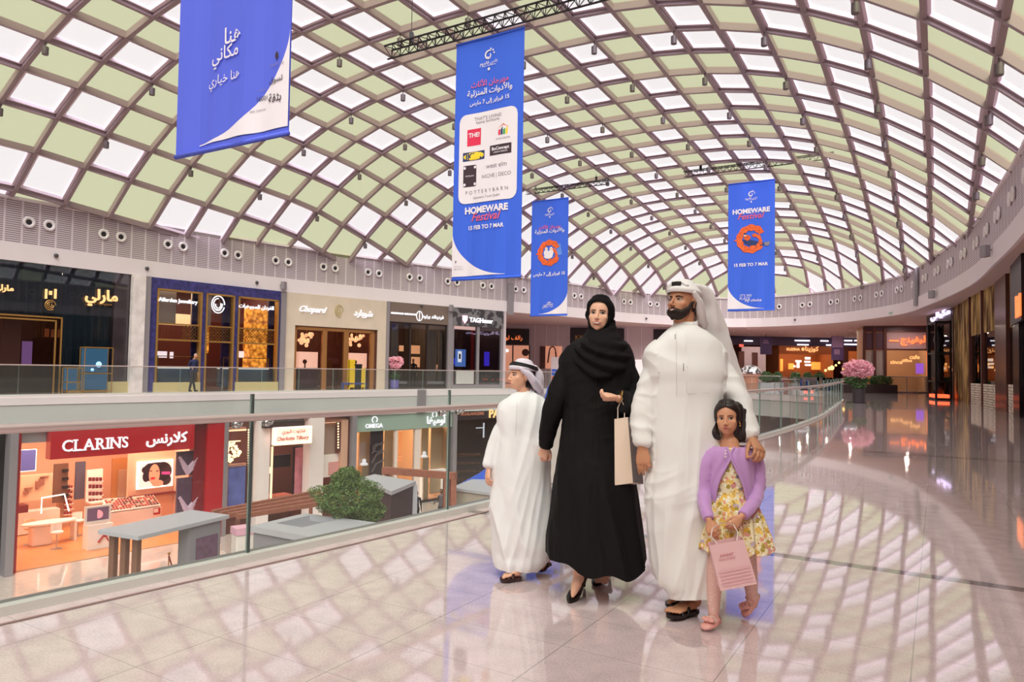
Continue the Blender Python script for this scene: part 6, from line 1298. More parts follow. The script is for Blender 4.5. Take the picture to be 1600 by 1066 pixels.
# downlight grid added to brighten the far corridor floor
dl = None
for k, (x, y) in enumerate([(x, y) for y in (54, 58.5, 63, 67.5, 72) for x in (21, 25.5, 30, 34.5) if not (y < 62 and x < 26)]):
    if dl is None:
        dl = thing('added_downlight', 'recessed downlight', 'downlight', group='downlights in the soffit before the cafes'); MB().lathe([(.14, -.02), (.16, 0), (.16, .03)], n=14).build('trim_ring', WHITE, dl); MB().lathe([(.12, -.012), (.12, -.005)], n=14).build('lamp_face', mat('added_downlight_face', (1, 1, 1), emit=(1, .86, .74), es=3), dl); o = dl
    else: o = copytree(dl)
    o.location = (x, y, SOF-.03); l = bpy.data.lights.new('added_downlight_lamp', 'AREA'); l.shape = 'DISK'; l.size = .24; l.energy = 70; l.color = (1, .84, .72); q = bpy.data.objects.new('added_downlight_lamp', l); C.objects.link(q); q.location = (x, y, SOF-.06)
    row = k; o['label'] = 'small recessed downlight before the cafes, '+ORD[k]+' counting rows outward from the opening'
# a few small exit-sign / detector marks on the white fascia at the right
s, z = hitF(1395, 490); p, d, n2 = frame_at(s); mb = MB(); put_text(mb, 'EXIT', Vector((p.x+n2.x*.16, p.y+n2.y*.16, z)), Vector((-n2.y, n2.x, 0))*(1 if (-n2.y) > 0 else -1), (0, 0, 1), w=.45, bold=.03); tag(mb.build('exit_sign', mat('exit_green', s2l(60, 160, 120), .5)), 'tiny green exit sign on the white fascia at the right', 'sign')
# ================= the family =================
from mathutils.bvhtree import BVHTree
def fuse(mb, voxel, smooth=4, fac=.5):
    """closed overlapping pieces -> one continuous surface"""
    me = bpy.data.meshes.new('piece'); me.from_pydata(mb.v, [], mb.f); me.validate(); o = bpy.data.objects.new('piece', me); C.objects.link(o)
    r = o.modifiers.new('r', 'REMESH'); r.mode = 'VOXEL'; r.voxel_size = voxel
    s = o.modifiers.new('s', 'SMOOTH'); s.iterations = smooth; s.factor = fac
    dg = bpy.context.evaluated_depsgraph_get(); ev = o.evaluated_get(dg); out = bpy.data.meshes.new_from_object(ev)
    bpy.data.objects.remove(o); bpy.data.meshes.remove(me); return out
def link_mesh(me, name, m, parent):
    me.name = name; me.materials.clear(); me.materials.append(m); me.polygons.foreach_set('use_smooth', [True]*len(me.polygons))
    o = bpy.data.objects.new(name, me); C.objects.link(o); o.parent = parent; o.matrix_parent_inverse = pinv(parent); return o
def displace(me, fn):
    n = len(me.vertices); co = np.empty(n*3); me.vertices.foreach_get('co', co); co = co.reshape(-1, 3)
    no = np.empty(n*3); me.vertex_normals.foreach_get('vector', no); no = no.reshape(-1, 3)
    d = np.array([fn(Vector(c), Vector(q)) for c, q in zip(co, no)]); co = co+no*d[:, None]
    me.vertices.foreach_set('co', co.ravel()); me.update()
def cut_hem(me, z):
    """open hem: everything under z goes"""
    bm = bmesh.new(); bm.from_mesh(me); bmesh.ops.bisect_plane(bm, geom=bm.verts[:]+bm.edges[:]+bm.faces[:], plane_co=(0, 0, z), plane_no=(0, 0, -1), clear_outer=True); bm.to_mesh(me); bm.free(); me.update()
def remap(me, fn):
    for v in me.vertices: v.co = fn(v.co.copy())
    me.update()
def ridge(x, y, z): return 1-2*abs(noise.noise(Vector((x, y, z))))
def ellip(mb, c, r, M=None, n=20, m=14):
    R = []
    for i in range(m+1):
        t = -math.pi/2+math.pi*(i+.02)/(m+.04); row = []
        for j in range(n):
            a = 2*math.pi*j/n; p = Vector((r[0]*math.cos(t)*math.cos(a), r[1]*math.cos(t)*math.sin(a), r[2]*math.sin(t)))
            p = Vector(c)+p; row.append(M @ p if M else p)
        R.append(row)
    mb.rings(R)
def limb(mb, pts, rad, M=None, n=14, flat=1.0):
    pts = [Vector(p) for p in pts]
    if M: pts = [M @ p for p in pts]
    mb.tube(pts, list(rad), n)
    mb.ball(tuple(pts[-1]), rad[-1], 12, 8); mb.ball(tuple(pts[0]), rad[0], 12, 8)
def smoothpts(pts, rad, k=5):
    P = crom([tuple(p)+(r,) for p, r in zip(pts, rad)], k); return [p[:3] for p in P], [max(.002, p[3]) for p in P]
def hand(mb, wrist, F_, N_, s=1.0, curl=(30, 30, 30, 30), spread=1.0, thumb=1, tcurl=20, tdir=None, wr=.026):
    """five-fingered hand: F_ wrist->knuckles, N_ out of the back of the hand, thumb=+1/-1 side"""
    W = Vector(wrist); Fv = Vector(F_).normalized(); Nv = Vector(N_); Nv = (Nv-Fv*Nv.dot(Fv)).normalized(); S = Fv.cross(Nv)*thumb
    R = []
    for f, hw, ht in ((-.02, wr, .021), (0, wr, .019), (.03, .034, .016), (.06, .041, .015), (.085, .041, .0125), (.094, .038, .009)):
        R.append([W+Fv*f*s+S*(hw*s*math.cos(a*math.pi/8)+.002*s)+Nv*(ht*s*math.sin(a*math.pi/8)) for a in range(16)])
    mb.rings(R)
    for k, (so, ln, ro, rr) in enumerate(((.029, .072, .086, .0088), (.0095, .080, .090, .0092), (-.010, .074, .087, .0088), (-.028, .058, .080, .0078))):
        p = W+S*so*s+Fv*ro*s*.93; ang = 0; pts = [p-Fv*.02*s, p]; d0 = (Fv+S*so*2.2*spread).normalized()
        for j, fr in enumerate((.44, .31, .25)):
            ang += math.radians(curl[k])*(1.0 if j else .8); d = d0*math.cos(ang)-Nv*math.sin(ang); p = p+d*ln*fr*s; pts.append(p)
        limb(mb, pts, [rr*s, rr*s*1.04, rr*s, rr*s*.93, rr*s*.82], n=10)
    d = Vector(tdir).normalized() if tdir else (Fv*.75+S*.65-Nv*.35).normalized()
    p = W+Fv*.018*s+S*.022*s-Nv*.004*s; pts = [p]; c = math.radians(tcurl)
    for j, l in enumerate((.042, .032, .026)):
        p = p+d*l*s; pts.append(p); d = (d*math.cos(c)+(Fv*.6-S*.8).normalized()*math.sin(c)).normalized()
    limb(mb, pts, [.014*s, .0115*s, .0098*s, .0082*s], n=10)
    return Fv, Nv, S
def bare_foot(mb, heel, toe, s=1.0, lift=0.0, sole=.02, side=1):
    h, t = Vector(heel), Vector(toe); d = (t-h).normalized(); sd = Vector((-d.y, d.x, 0)).normalized()*side; L = (t-h).length; up = d.cross(sd)*(1 if d.cross(sd).z > 0 else -1)
    R = []
    for f, w, hh, c in ((0, .018, .02, .02), (.06, .03, .04, .035), (.2, .033, .05, .045), (.4, .036, .038, .036), (.62, .043, .026, .024), (.78, .045, .016, .016)):
        R.append([h+d*L*f+sd*(w*s*math.cos(a*math.pi/8))+up*(c*s*.75+hh*s*.75*math.sin(a*math.pi/8)) for a in range(16)])
    mb.rings(R)
    for k, (so, ln, rr) in enumerate(((.030, 1.0, .0125), (.011, .97, .009), (-.004, .93, .0085), (-.018, .88, .008), (-.032, .82, .0078))):
        a = h+d*L*.72+sd*so*s+up*.014*s; b = h+d*L*(ln-.04)+sd*so*s*1.05+up*.009*s; limb(mb, [a, (a+b)/2+up*.004*s, b], [rr*s, rr*s, rr*s*.92], n=10)
class Head:
    """head frame: x = subject's left, y = facing, z = up, metres at adult size, scaled by s"""
    def __init__(h, centre, s, yaw, pitch=0, roll=0):
        h.s = s; h.M = Matrix.Translation(centre) @ (Matrix.Rotation(math.radians(-yaw), 4, 'Z') @ Matrix.Rotation(math.pi, 4, 'Z') @ Matrix.Rotation(math.radians(pitch), 4, 'X') @ Matrix.Rotation(math.radians(roll), 4, 'Y')) @ Matrix.Scale(s, 4)
        h.Mi = h.M.inverted()
    def add(h, mb, fem=0.0, child=0.0, beard=False):
        M = h.M; jw = 1-.10*fem-.04*child
        ellip(mb, (0, -.012, .038), (.076, .096, .088), M, 28, 18)
        ellip(mb, (0, .020, -.022), (.0625*(1+.04*child), .066, .080), M, 28, 18)
        ellip(mb, (0, .022, -.062), (.050*jw, .056, .042), M, 24, 16); ellip(mb, (0, .062-.004*child-.003*fem, -.088+.006*child), (.022, .016, .016), M)
        for sx in (-1, 1):
            ellip(mb, (sx*.040, .051, -.020), (.022+.002*child, .021, .022+.003*child), M); ellip(mb, (sx*.034*jw, .032, -.066), (.018, .03, .02), M)
            ellip(mb, (sx*.011, .0955, -.033), (.0075*(1-.12*fem), .008, .0065), M, 12, 8)
            E = Matrix.Translation((sx*.0755, -.006, -.004)) @ Matrix.Rotation(math.radians(-18*sx), 4, 'Z') @ Matrix.Rotation(math.radians(-10), 4, 'X')
            ellip(mb, (0, 0, 0), (.0065, .018, .031), M @ E, 14, 10)
        ellip(mb, (0, .072-.002*fem, .026), (.042, .014, .012*(1-.2*fem)), M)
        k = 1-.12*fem-.22*child
        limb(mb, [(0, .083, .018), (0, .083+.013*k, -.008), (0, .085+.023*k, -.028)], [.0065*M.to_scale()[0], .0075*M.to_scale()[0], .0105*k*M.to_scale()[0]], M)
        ellip(mb, (0, .0855, -.0535), (.021, .0085, .0048+.0008*fem), M, 16, 8); ellip(mb, (0, .084, -.0635), (.018, .0088, .0058+.001*fem), M, 16, 8); ellip(mb, (0, .076, -.058), (.03, .014, .018), M)
    def shape(h, me):
        """carve eye sockets, philtrum, mouth corners after fusing"""
        G = [((s_*.030, .084, .006), .0115, -.0075) for s_ in (-1, 1)]+[((s_*.030, .082, .0025), .006, .003) for s_ in (-1, 1)]+[((s_*.026, .080, -.058), .005, -.0025) for s_ in (-1, 1)]+[((0, .090, -.073), .007, -.003), ((0, .095, -.0445), .004, -.0015)]+[((s_*.0775, .002, .002), .009, -.004) for s_ in (-1, 1)]
        R2 = .13**2; bm = bmesh.new(); bm.from_mesh(me)
        vs = []
        for v in bm.verts:
            p = h.Mi @ v.co
            if p.length_squared < R2 and p.z > -.1 and abs(p.x) < .068 and not (abs(p.x) < .017 and p.y > .075 and -.07 < p.z < -.015): vs.append(v)
        for _ in range(9): bmesh.ops.smooth_vert(bm, verts=vs, factor=.5, use_axis_x=True, use_axis_y=True, use_axis_z=True)
        bm.to_mesh(me); bm.free()
        for v in me.vertices:
            p = h.Mi @ v.co
            if p.length_squared > R2: continue
            d = 0
            for c, sg, a in G:
                q = (p-Vector(c)).length_squared
                if q < 9*sg*sg: d += a*math.exp(-q/(2*sg*sg))
            if d: v.co = h.M @ (p+Vector((0, 1, 0))*d)
        me.update()
    def bvh(h, me):
        V_ = [h.Mi @ v.co for v in me.vertices]; keep = [i for i, p in enumerate(V_) if p.length < .15]; ks = set(keep); idx = {k: i for i, k in enumerate(keep)}
        P_ = [[idx[i] for i in p.vertices] for p in me.polygons if all(i in ks for i in p.vertices)]
        h.tree = BVHTree.FromPolygons([V_[i] for i in keep], P_); return h
    def on(h, x, z, off=.001):      # straight projection from the front
        hit = h.tree.ray_cast(Vector((x, .2, z)), Vector((0, -1, 0)))
        y = hit[0].y if hit[0] else .07
        return Vector((x, y+off, z))
    def rad(h, phi, z, off=.0, dflt=.07):       # cylindrical projection (phi degrees, 0 = front)
        a = math.radians(phi); d = Vector((math.sin(a), math.cos(a), 0)); o = Vector((0, 0, z))
        hit = h.tree.ray_cast(o+d*.25, -d); r = (hit[0]-o).length if hit[0] else dflt
        return o+d*(r+off)
    def patch(h, P2, m, name, parent, off=.0012, dome=0.0, n=None):
        """flat outline (x,z) laid on the face, fan from its centre"""
        mb = MB(); c = sum((Vector(p) for p in P2), Vector((0, 0)))/len(P2); rings = [[h.M @ h.on(c.x+(p[0]-c.x)*f, c.y+(p[1]-c.y)*f, off+dome*(1-f*f)) for p in P2] for f in (.02, .5, .8, 1)]
        mb.rings(rings, cap=(True, False)); return mb.build(name, m, parent, smooth=True)
    def face(h, root, look=0.0, up=0.0, brow=None, iris=(.05, .02, .01), lip=None, smile=False, fem=0, teeth=False, browh=.0045, lid=None):
        EW = mat('eye_white', s2l(206, 196, 192), .3); IR = mat('dark_iris', s2l(44, 24, 16), .45, spec=.3); LA = mat('lash_line', s2l(20, 12, 12), .6)
        for sx in (-1, 1):
            cx, cz = sx*.0305, .005; w, hh = .0142, .0050+.0012*fem; n = 20
            al = [(cx+w*math.cos(t), cz+hh*math.sin(t)*(1-.25*abs(math.cos(t)))+(.0012*sx*math.cos(t))) for t in [2*math.pi*i/n for i in range(n)]]
            e = h.patch(al, EW, 'eye', root, .0008, .0035)
            ix, iz = cx+look*.006, cz+up*.002+.0003
            ic = [(ix+.0064*math.cos(2*math.pi*i/16), iz+min(hh*.97, .0064)*math.sin(2*math.pi*i/16)) for i in range(16)]
            q = h.patch(ic, IR, 'iris', e, .0042, .0008)
            mb = MB(); pts = [h.M @ h.on(cx+w*1.08*math.cos(t), cz+(hh*1.12)*math.sin(t)*(1-.2*abs(math.cos(t)))+.0012*sx*math.cos(t), .0022) for t in [math.pi*i/10 for i in range(11)]]
            mb.tube(pts, [(.0006+.0014*math.sin(math.pi*i/10))*h.s*(1+.5*fem) for i in range(11)], 6); mb.build('eyelash', LA, e, smooth=True)
            mb = MB(); mb.tube([h.M @ h.on(cx+w*1.0*math.cos(t), cz-(hh*1.05)*math.sin(t)*(1-.2*abs(math.cos(t)))+.0012*sx*math.cos(t), .001) for t in [math.pi*i/8 for i in range(9)]], .0008*h.s, 5); mb.build('lower_lid_line', lid or LA, e, smooth=True)
            bz = .0215; P2 = [(sx*x, z) for x, z in ((.0115, bz+.0015), (.022, bz+.0035), (.034, bz+.0052), (.046, bz+.0005), (.051, bz-.0045), (.044, bz-.001), (.034, bz+.0052-browh), (.022, bz+.0035-browh), (.0125, bz+.0015-browh*.95))]
            h.patch(P2, brow, 'eyebrow', root, .0022, .0008)
        L = lip; zc = -.0585; mw = 1.28 if teeth and fem else 1.0; ow = .003 if teeth and fem else 0
        up2 = [(-.0235, zc+.001+(.003 if smile else 0)), (-.013, zc+.0055), (-.004, zc+.0078), (0, zc+.0066), (.004, zc+.0078), (.013, zc+.0055), (.0235, zc+.001+(.003 if smile else 0)), (.012, zc+.0012), (0, zc+.0008), (-.012, zc+.0012)]
        lo2 = [(-.0225, zc+(.003 if smile else 0)), (-.012, zc-.001-ow-(.004 if teeth else 0)), (0, zc-.0016-ow-(.005 if teeth else 0)), (.012, zc-.001-ow-(.004 if teeth else 0)), (.0225, zc+(.003 if smile else 0)), (.013, zc-.0078-ow), (.004, zc-.0102-ow), (-.004, zc-.0102-ow), (-.013, zc-.0078-ow)]
        up2 = [(x*mw, z) for x, z in up2]; lo2 = [(x*mw, z) for x, z in lo2]; h.patch(up2, L, 'upper_lip', root, .0014, .0012); h.patch(lo2, L, 'lower_lip', root, .0014, .0016)
        if teeth: h.patch([(x*(mw*.92 if fem else .8), z) for x, z in [(-.0185, zc+.0012), (-.01, zc+.0016), (0, zc+.0014), (.01, zc+.0016), (.0185, zc+.0012), (.0125, zc-.0028-ow), (.005, zc-.0046-ow), (-.005, zc-.0046-ow), (-.0125, zc-.0028-ow)]], mat('teeth', s2l(238, 230, 222), .3), 'teeth', root, .0022, .0008)
        else: mb = MB(); mb.tube([h.M @ h.on(-.022+.044*i/10, zc+(.0025 if smile else .0005)*abs(1-i/5)**2, .0014) for i in range(11)], .0008*h.s, 5); mb.build('mouth_line', mat('mouth_shadow', s2l(110, 50, 44), .7), root)
    def shell(h, root, name, m, z0, z1, nz, phis, off, hide=None, thick=.004, parent=None, noise_a=0.0, dflt=.075):
        """hair or cloth shell: phis(z)->(phi_from, phi_to) going round the back; off(phi,z)"""
        mb = MB(); R = []; n = 48
        for i in range(nz+1):
            z = z0+(z1-z0)*i/nz; a, b = phis(z); row = []
            for j in range(n+1):
                ph = a+(b-a)*j/n; p = h.rad(ph, z, off(ph, z)*(1 if b-a > 355 else min(1, .2+min(ph-a, b-ph)/28)), dflt); row.append(p)
            R.append(row)
        for row in R:       # smooth the radii a little
            for _ in range(6):
                for j in range(1, n): row[j] = (row[j-1]+row[j]*2+row[j+1])/4
        top = R[-1]; c = sum(top, Vector())/len(top); c.z = top[0].z
        for f in ((.93, .8, .6, .38, .15, .02) if z1 > .1 else ()): R.append([c+(p-c)*f+Vector((0, 0, (.125+off(180, .11)-z1)*math.sqrt(1-f*f))) for p in top])
        R = [[h.M @ p for p in r] for r in R]
        for i in range(len(R)-1):
            for j in range(n): mb.quad(R[i][j], R[i][j+1], R[i+1][j+1], R[i+1][j])
        o = mb.build(name, m, parent or root, smooth=True)
        bm = bmesh.new(); bm.from_mesh(o.data); bmesh.ops.remove_doubles(bm, verts=bm.verts, dist=.0004); bmesh.ops.recalc_face_normals(bm, faces=bm.faces); bm.to_mesh(o.data); bm.free()
        o.data.polygons.foreach_set('use_smooth', [True]*len(o.data.polygons))
        s = o.modifiers.new('thickness', 'SOLIDIFY'); s.thickness = thick*h.s; s.offset = 1; return o
def ringloft(mb, rings, k=4, n=56, ex=2.3):
    """rings: (y_px, xl, xr, depth radius, Y) measured outline -> closed loft"""
    Q = []
    for y, xl, xr, rd, Y in rings:
        a, b = atY(xl, y, Y), atY(xr, y, Y); Q.append(((a.x+b.x)/2, Y, (a.z+b.z)/2, (b.x-a.x)/2, rd))
    Q = crom(Q, k) if k > 1 else Q; R = []
    for cx, cy_, cz, rx, ry in Q:
        row = []
        for j in range(n):
            a = 2*math.pi*j/n; c, s = math.cos(a), math.sin(a)
            row.append((cx+max(rx, .01)*math.copysign(abs(c)**(2/ex), c), cy_+max(ry, .01)*math.copysign(abs(s)**(2/ex), s), cz))
        R.append(row)
    mb.rings(R); return Q
def A_(px, py, Y): return atY(px, py, Y)
def sole_strap(root, heel, toe, m_sole, m_strap, s=1.0, side=1, buckle=True, name='sandal', lbl=None):
    h, t = Vector(heel), Vector(toe); d = (t-h).normalized(); sd = Vector((-d.y, d.x, 0)).normalized()*side; L = (t-h).length; up = d.cross(sd); up = up if up.z > 0 else -up
    mb = MB(); out = []
    for f, a in ((-.06, 0), (-.05, .6), (.05, .95), (.25, .82), (.45, .8), (.7, 1.12), (.88, 1.0), (1.0, .7), (1.05, .25)): out.append((f, a))
    pl = [h+d*L*f+sd*.040*s*a for f, a in out]+[h+d*L*f-sd*.040*s*a for f, a in reversed(out)]
    mb.rings([[p-up*.012*s for p in pl], [p-up*.004*s for p in pl], [p+up*.006*s for p in pl]]); o = mb.build(name, m_sole, root)
    for f, wd, hh in ((.46, .022, .052), (.68, .022, .034)):
        mb = MB(); R = []
        for k in range(13):
            a = math.pi*k/12; c = h+d*L*f+sd*(.046*s*math.cos(a))+up*(hh*s*math.sin(a)**.7+.0)
            R.append((c-d*wd*s*.5, c+d*wd*s*.5))
        for (a0, a1), (b0, b1) in zip(R, R[1:]): mb.quad(a0, a1, b1, b0)
        q = mb.build('strap', m_strap, o, smooth=True); sm = q.modifiers.new('t', 'SOLIDIFY'); sm.thickness = .004; sm.offset = 0
        if buckle and f < .5:
            mb = MB(); c = h+d*L*f+up*(hh+.006)*s+sd*.008; 
            for a, b in ((-1, -1), (1, -1), (1, 1), (-1, 1)): pass
            mb.tube([c+d*.010*x+sd*.009*y for x, y in ((-1, -1), (1, -1), (1, 1), (-1, 1), (-1, -1))], .0018, 5); mb.build('buckle', STEEL, o)
    return o
SK_M = mat('skin_tan', s2l(196, 138, 104), .5, sss=.12); SK_W = mat('skin_light_olive', s2l(238, 186, 158), .45, sss=.12); SK_B = mat('skin_boy', s2l(230, 176, 148), .5, sss=.12); SK_G = mat('skin_girl', s2l(216, 156, 122), .5, sss=.12)
THOBE = mat('white_thobe_cotton', s2l(238, 236, 234), .8, sheen=.2, bump=(420, .12, .002)); THOBE_B = mat('boy_thobe_cotton', s2l(238, 237, 240), .8, sheen=.2, bump=(420, .12, .002)); GHU = mat('ghutra_cotton', s2l(236, 232, 232), .8, sheen=.2); GHB = mat('lilac_white_ghutra', s2l(226, 216, 232), .8, sheen=.2)
ABAYA = mat('black_abaya_crepe', s2l(17, 14, 16), .72, spec=.2, bump=(300, .1, .002)); HIJ = mat('black_hijab_chiffon', s2l(19, 16, 18), .8, spec=.15); AGAL = mat('black_cord', s2l(16, 12, 18), .6); HAIR = mat('dark_hair', s2l(34, 20, 18), .45); BEARD = mat('dark_beard', s2l(38, 22, 18), .75, bump=(260, .9, .004)); BROW = mat('brow_hair', s2l(38, 22, 20), .8)
LIPM = mat('lip_man', s2l(176, 104, 88), .45); LIPW = mat('lip_rose', s2l(196, 92, 86), .35); LIPB = mat('lip_boy', s2l(206, 124, 112), .45); LIPG = mat('lip_girl', s2l(198, 112, 104), .45); BLKL = mat('black_leather', s2l(28, 20, 20), .35); BRWL = mat('brown_leather', s2l(62, 34, 32), .4)

# ---------------- the man ----------------
YM = 3.87; man = thing('person', 'bearded man in a long white thobe and white headscarf, hand on the girl\'s shoulder', 'person', (*A_(1068, 950, YM).xy, 0))
hm = Head(A_(1066.5, 474, YM), .95, 50, 9, 0)
mb = MB(); hm.add(mb, beard=True)
nb = A_(1071, 524, YM+.03)
limb(mb, [hm.M @ Vector((0, -.022, -.045)), hm.M @ Vector((0, -.03, -.10)), nb], [.057, .056, .064])
limb(mb, [nb, A_(1073, 600, YM), A_(1072, 700, YM)], [.09, .11, .11]); limb(mb, [A_(1038, 548, YM), A_(1110, 548, YM)], [.05, .05])
wR = A_(1004.5, 694, YM-.04); kR = A_(1006, 722, YM-.06); limb(mb, [A_(1034, 548, YM), A_(1008, 625, YM+.02), wR], [.045, .036, .025]); hand(mb, A_(1004.5, 699, YM-.045), (kR-wR), (-.35, -.9, .1), .98, (20, 24, 30, 34), 1, 1, 25, tdir=(.35, -.35, -.8))
limb(mb, [A_(1114, 550, YM), A_(1153, 622, YM-.06), A_(1176, 684, 3.72)], [.045, .036, .026]); hand(mb, A_(1177, 687, 3.70), (A_(1187, 702, 3.63)-A_(1177, 686, 3.70)), (.45, -.35, .85), 1.0, (46, 44, 40, 34), 1.0, 1, 12, tdir=(-.5, -.45, -.75))
limb(mb, [A_(1060, 700, YM), A_(1062, 820, YM+.04), A_(1074, 922, YM+.0)], [.085, .06, .036]); limb(mb, [A_(1088, 700, YM), A_(1086, 820, YM+.1), A_(1080, 915, 4.02)], [.085, .06, .036])
fh, ft = atZ(1086, 951, .035), atZ(1046, 960, .035); fh2, ft2 = atZ(1086, 935, .05), atZ(1042, 941, .03)
limb(mb, [A_(1074, 922, YM), fh+Vector((0, .0, .04))], [.036, .034]); limb(mb, [A_(1080, 915, 4.02), fh2+Vector((0, 0, .04))], [.036, .034])
bare_foot(mb, fh, ft, .95, side=-1); bare_foot(mb, fh2, ft2, .95, side=1)
me = fuse(mb, .0036, 4, .5); hm.shape(me); hm.bvh(me); link_mesh(me, 'body', SK_M, man)
hm.face(man, look=.6, up=.5, brow=BROW, lip=LIPM, smile=True, teeth=True, browh=.0068)
# beard: thick shell over jaw and cheeks with the mouth left free
def beard(h, root):
    mb = MB(); n, m_ = 56, 18; R = []
    def top(ph):    # upper edge of the beard by angle
        a = abs(ph)
        return -.044 if a < 12 else -.046-(a-12)*.0004 if a < 34 else -.054+(a-34)*.00085 if a < 62 else -.030+(a-62)*.0016
    for i in range(n+1):
        ph = -88+176*i/n; t = top(ph); b = -.112+.045*(abs(ph)/88)**2; row = []
        for j in range(m_+1):
            f = j/m_; z = t+(b-t)*f; zz = max(z, -.098); a = math.radians(ph); ed = min(1, 4*min(f+.03, 1.02-f))*min(1, (90-abs(ph))/14)
            p = h.rad(ph, zz, .0, .05); r = Vector((p.x, p.y, 0)); th = .0125*ed*(1+.25*ridge(ph*.09, z*60, 0))
            if z < -.085: th += (-.085-z)*.15
            p = p+r.normalized()*th; p.z = z-.002*ed; row.append(p)
        R.append(row)
    for i in range(n):
        for j in range(m_):
            q = [R[i][j], R[i+1][j], R[i+1][j+1], R[i][j+1]]; c = sum(q, Vector())/4
            if ((c.x)/.0245)**2+((c.z+.0575)/.0125)**2 < 1 and c.y > 0: continue
            mb.quad(*[h.M @ p for p in q])
    o = mb.build('beard', BEARD, root, smooth=True); bm = bmesh.new(); bm.from_mesh(o.data); bmesh.ops.remove_doubles(bm, verts=bm.verts, dist=.0003); bm.to_mesh(o.data); bm.free(); o.data.polygons.foreach_set('use_smooth', [True]*len(o.data.polygons))
    h.patch([(-.026, -.049), (-.015, -.0445), (-.004, -.0425), (0, -.0432), (.004, -.0425), (.015, -.0445), (.026, -.049), (.027, -.054), (.014, -.0495), (0, -.0492), (-.014, -.0495), (-.027, -.054)], BEARD, 'moustache', root, .003, .004)
beard(hm, man)
hm.shell(man, 'hair', HAIR, -.05, .06, 10, lambda z: (100+max(0, -z)*150, 260-max(0, -z)*150), lambda ph, z: .006+(.003 if z > 0 else 0))
# headscarf: rolled cap, black cord showing at the front, long fall behind the shoulder
def cap_off(ph, z):
    a = min(abs(ph), abs(360-ph)); return .012+.012*math.exp(-((z-.066)/.014)**2)*(1-.2*(a > 120))+.004*ridge(ph*.03, z*20, 3)
def gcap(h, root, m, name='headscarf'): return h.shell(root, name, m, .046, .108, 12, lambda z: (-180, 180), lambda ph, z: cap_off(ph, z), thick=.003)
g = gcap(hm, man, GHU)
mb = MB(); pts = [hm.M @ (hm.rad(ph, .086, .020)+Vector((0, 0, .002))) for ph in range(-24, 14, 4)]; mb.tube(pts, .008, 8); mb.tube([p+Vector((0, 0, .010)) for p in pts], .008, 8); mb.build('black_head_cord', AGAL, g, smooth=True)
mb = MB()
ringloft(mb, [(447, 1062, 1098, .05, YM+.03), (456, 1072, 1110, .06, YM+.06), (480, 1084, 1123, .055, YM+.09), (505, 1089, 1132, .05, YM+.11), (530, 1092, 1140, .05, YM+.14), (572, 1098, 1156, .045, YM+.17), (632, 1110, 1174, .04, YM+.19), (676, 1126, 1178, .03, YM+.2), (690, 1140, 1176, .02, YM+.2)], 5)
P_, R_2 = smoothpts([hm.M @ (hm.rad(ph, zz, .022)) for ph, zz in ((-50, .085), (-30, .099), (-8, .108), (14, .098), (34, .082), (60, .07))], [.008, .012, .014, .013, .011, .007]); mb.tube(P_, R_2, 10)
limb(mb, [hm.M @ Vector((-.083, .02, .055)), hm.M @ Vector((-.085, -.03, .02)), hm.M @ Vector((-.07, -.08, -.03)), A_(1098, 506, YM+.06)], [.008, .016, .02, .02]); limb(mb, [hm.M @ Vector((.083, .02, .055)), hm.M @ Vector((.088, -.02, .03)), hm.M @ Vector((.078, -.07, -.02)), A_(1094, 500, YM+.04)], [.008, .016, .022, .022])
me = fuse(mb, .006, 8); displace(me, lambda p, n: .010*ridge(p.x*14+p.z*3.5, p.y*10, p.z*.9)+.003*noise.noise(p*18)); link_mesh(me, 'scarf_fall', GHU, g)
# thobe
mb = MB()
ringloft(mb, [(508, 1053, 1088, .055, YM+.02), (516, 1047, 1097, .075, YM+.01), (523, 1036, 1108, .095, YM), (530, 1026, 1118, .11, YM), (541, 1014, 1127, .12, YM), (558, 1009, 1132, .13, YM), (580, 1010, 1134, .14, YM-.01), (598, 1015, 1130, .14, YM-.01), (610, 1016, 1131, .14, YM-.01), (650, 1016, 1128, .14, YM), (700, 1018, 1128, .145, YM), (760, 1019, 1128, .15, YM), (820, 1021, 1126, .16, YM+.01), (870, 1024, 1120, .165, YM+.02), (900, 1030, 1116, .165, YM+.03), (914, 1043, 1115, .14, YM+.01), (930, 1054, 1112, .125, YM-.01), (946, 1054, 1112, .12, YM-.01)], 3)
P_, R_2 = smoothpts([A_(1041, 560, YM), A_(1022, 588, YM), A_(1009, 622, YM+.01), A_(1004, 660, YM-.01), A_(1003.5, 696, YM-.04)], [.060, .060, .052, .044, .037]); mb.tube(P_, R_2, 18)
P_, R_2 = smoothpts([A_(1106, 562, YM), A_(1130, 588, YM-.01), A_(1149, 618, YM-.05), A_(1163, 650, YM-.1), A_(1174, 683, 3.73)], [.062, .064, .057, .047, .036]); mb.tube(P_, R_2, 18)
me = fuse(mb, .0062, 12); cut_hem(me, A_(1080, 929, YM-.05).z)
zt0 = A_(1068, 620, YM).z; zk = A_(1068, 760, YM).z
def man_folds(p, n):
    w = min(1, max(0, (zt0-p.z)/.5)); side = abs(p.x-A_(1072, 600, YM).x)
    d = .026*w*ridge(p.x*7+p.z*1.3, p.y*5, p.z*.5+4)+.018*w*ridge(p.x*14-p.z*1.6, p.y*9, p.z*.7)
    d += .010*(1-.5*w)*ridge(p.x*5-p.z*4.5*(1 if p.x > 0.92 else -1), p.y*5, p.z*2) + .009*ridge(p.x*7+p.z*5, p.y*7, p.z*13)*(1 if side > .17 else .0)
    d += .006*math.exp(-((p.z-zk)/.12)**2)*ridge(p.x*11-p.z*16, p.y*6, p.z*4)
    return d
displace(me, man_folds); th = link_mesh(me, 'thobe', THOBE, man)
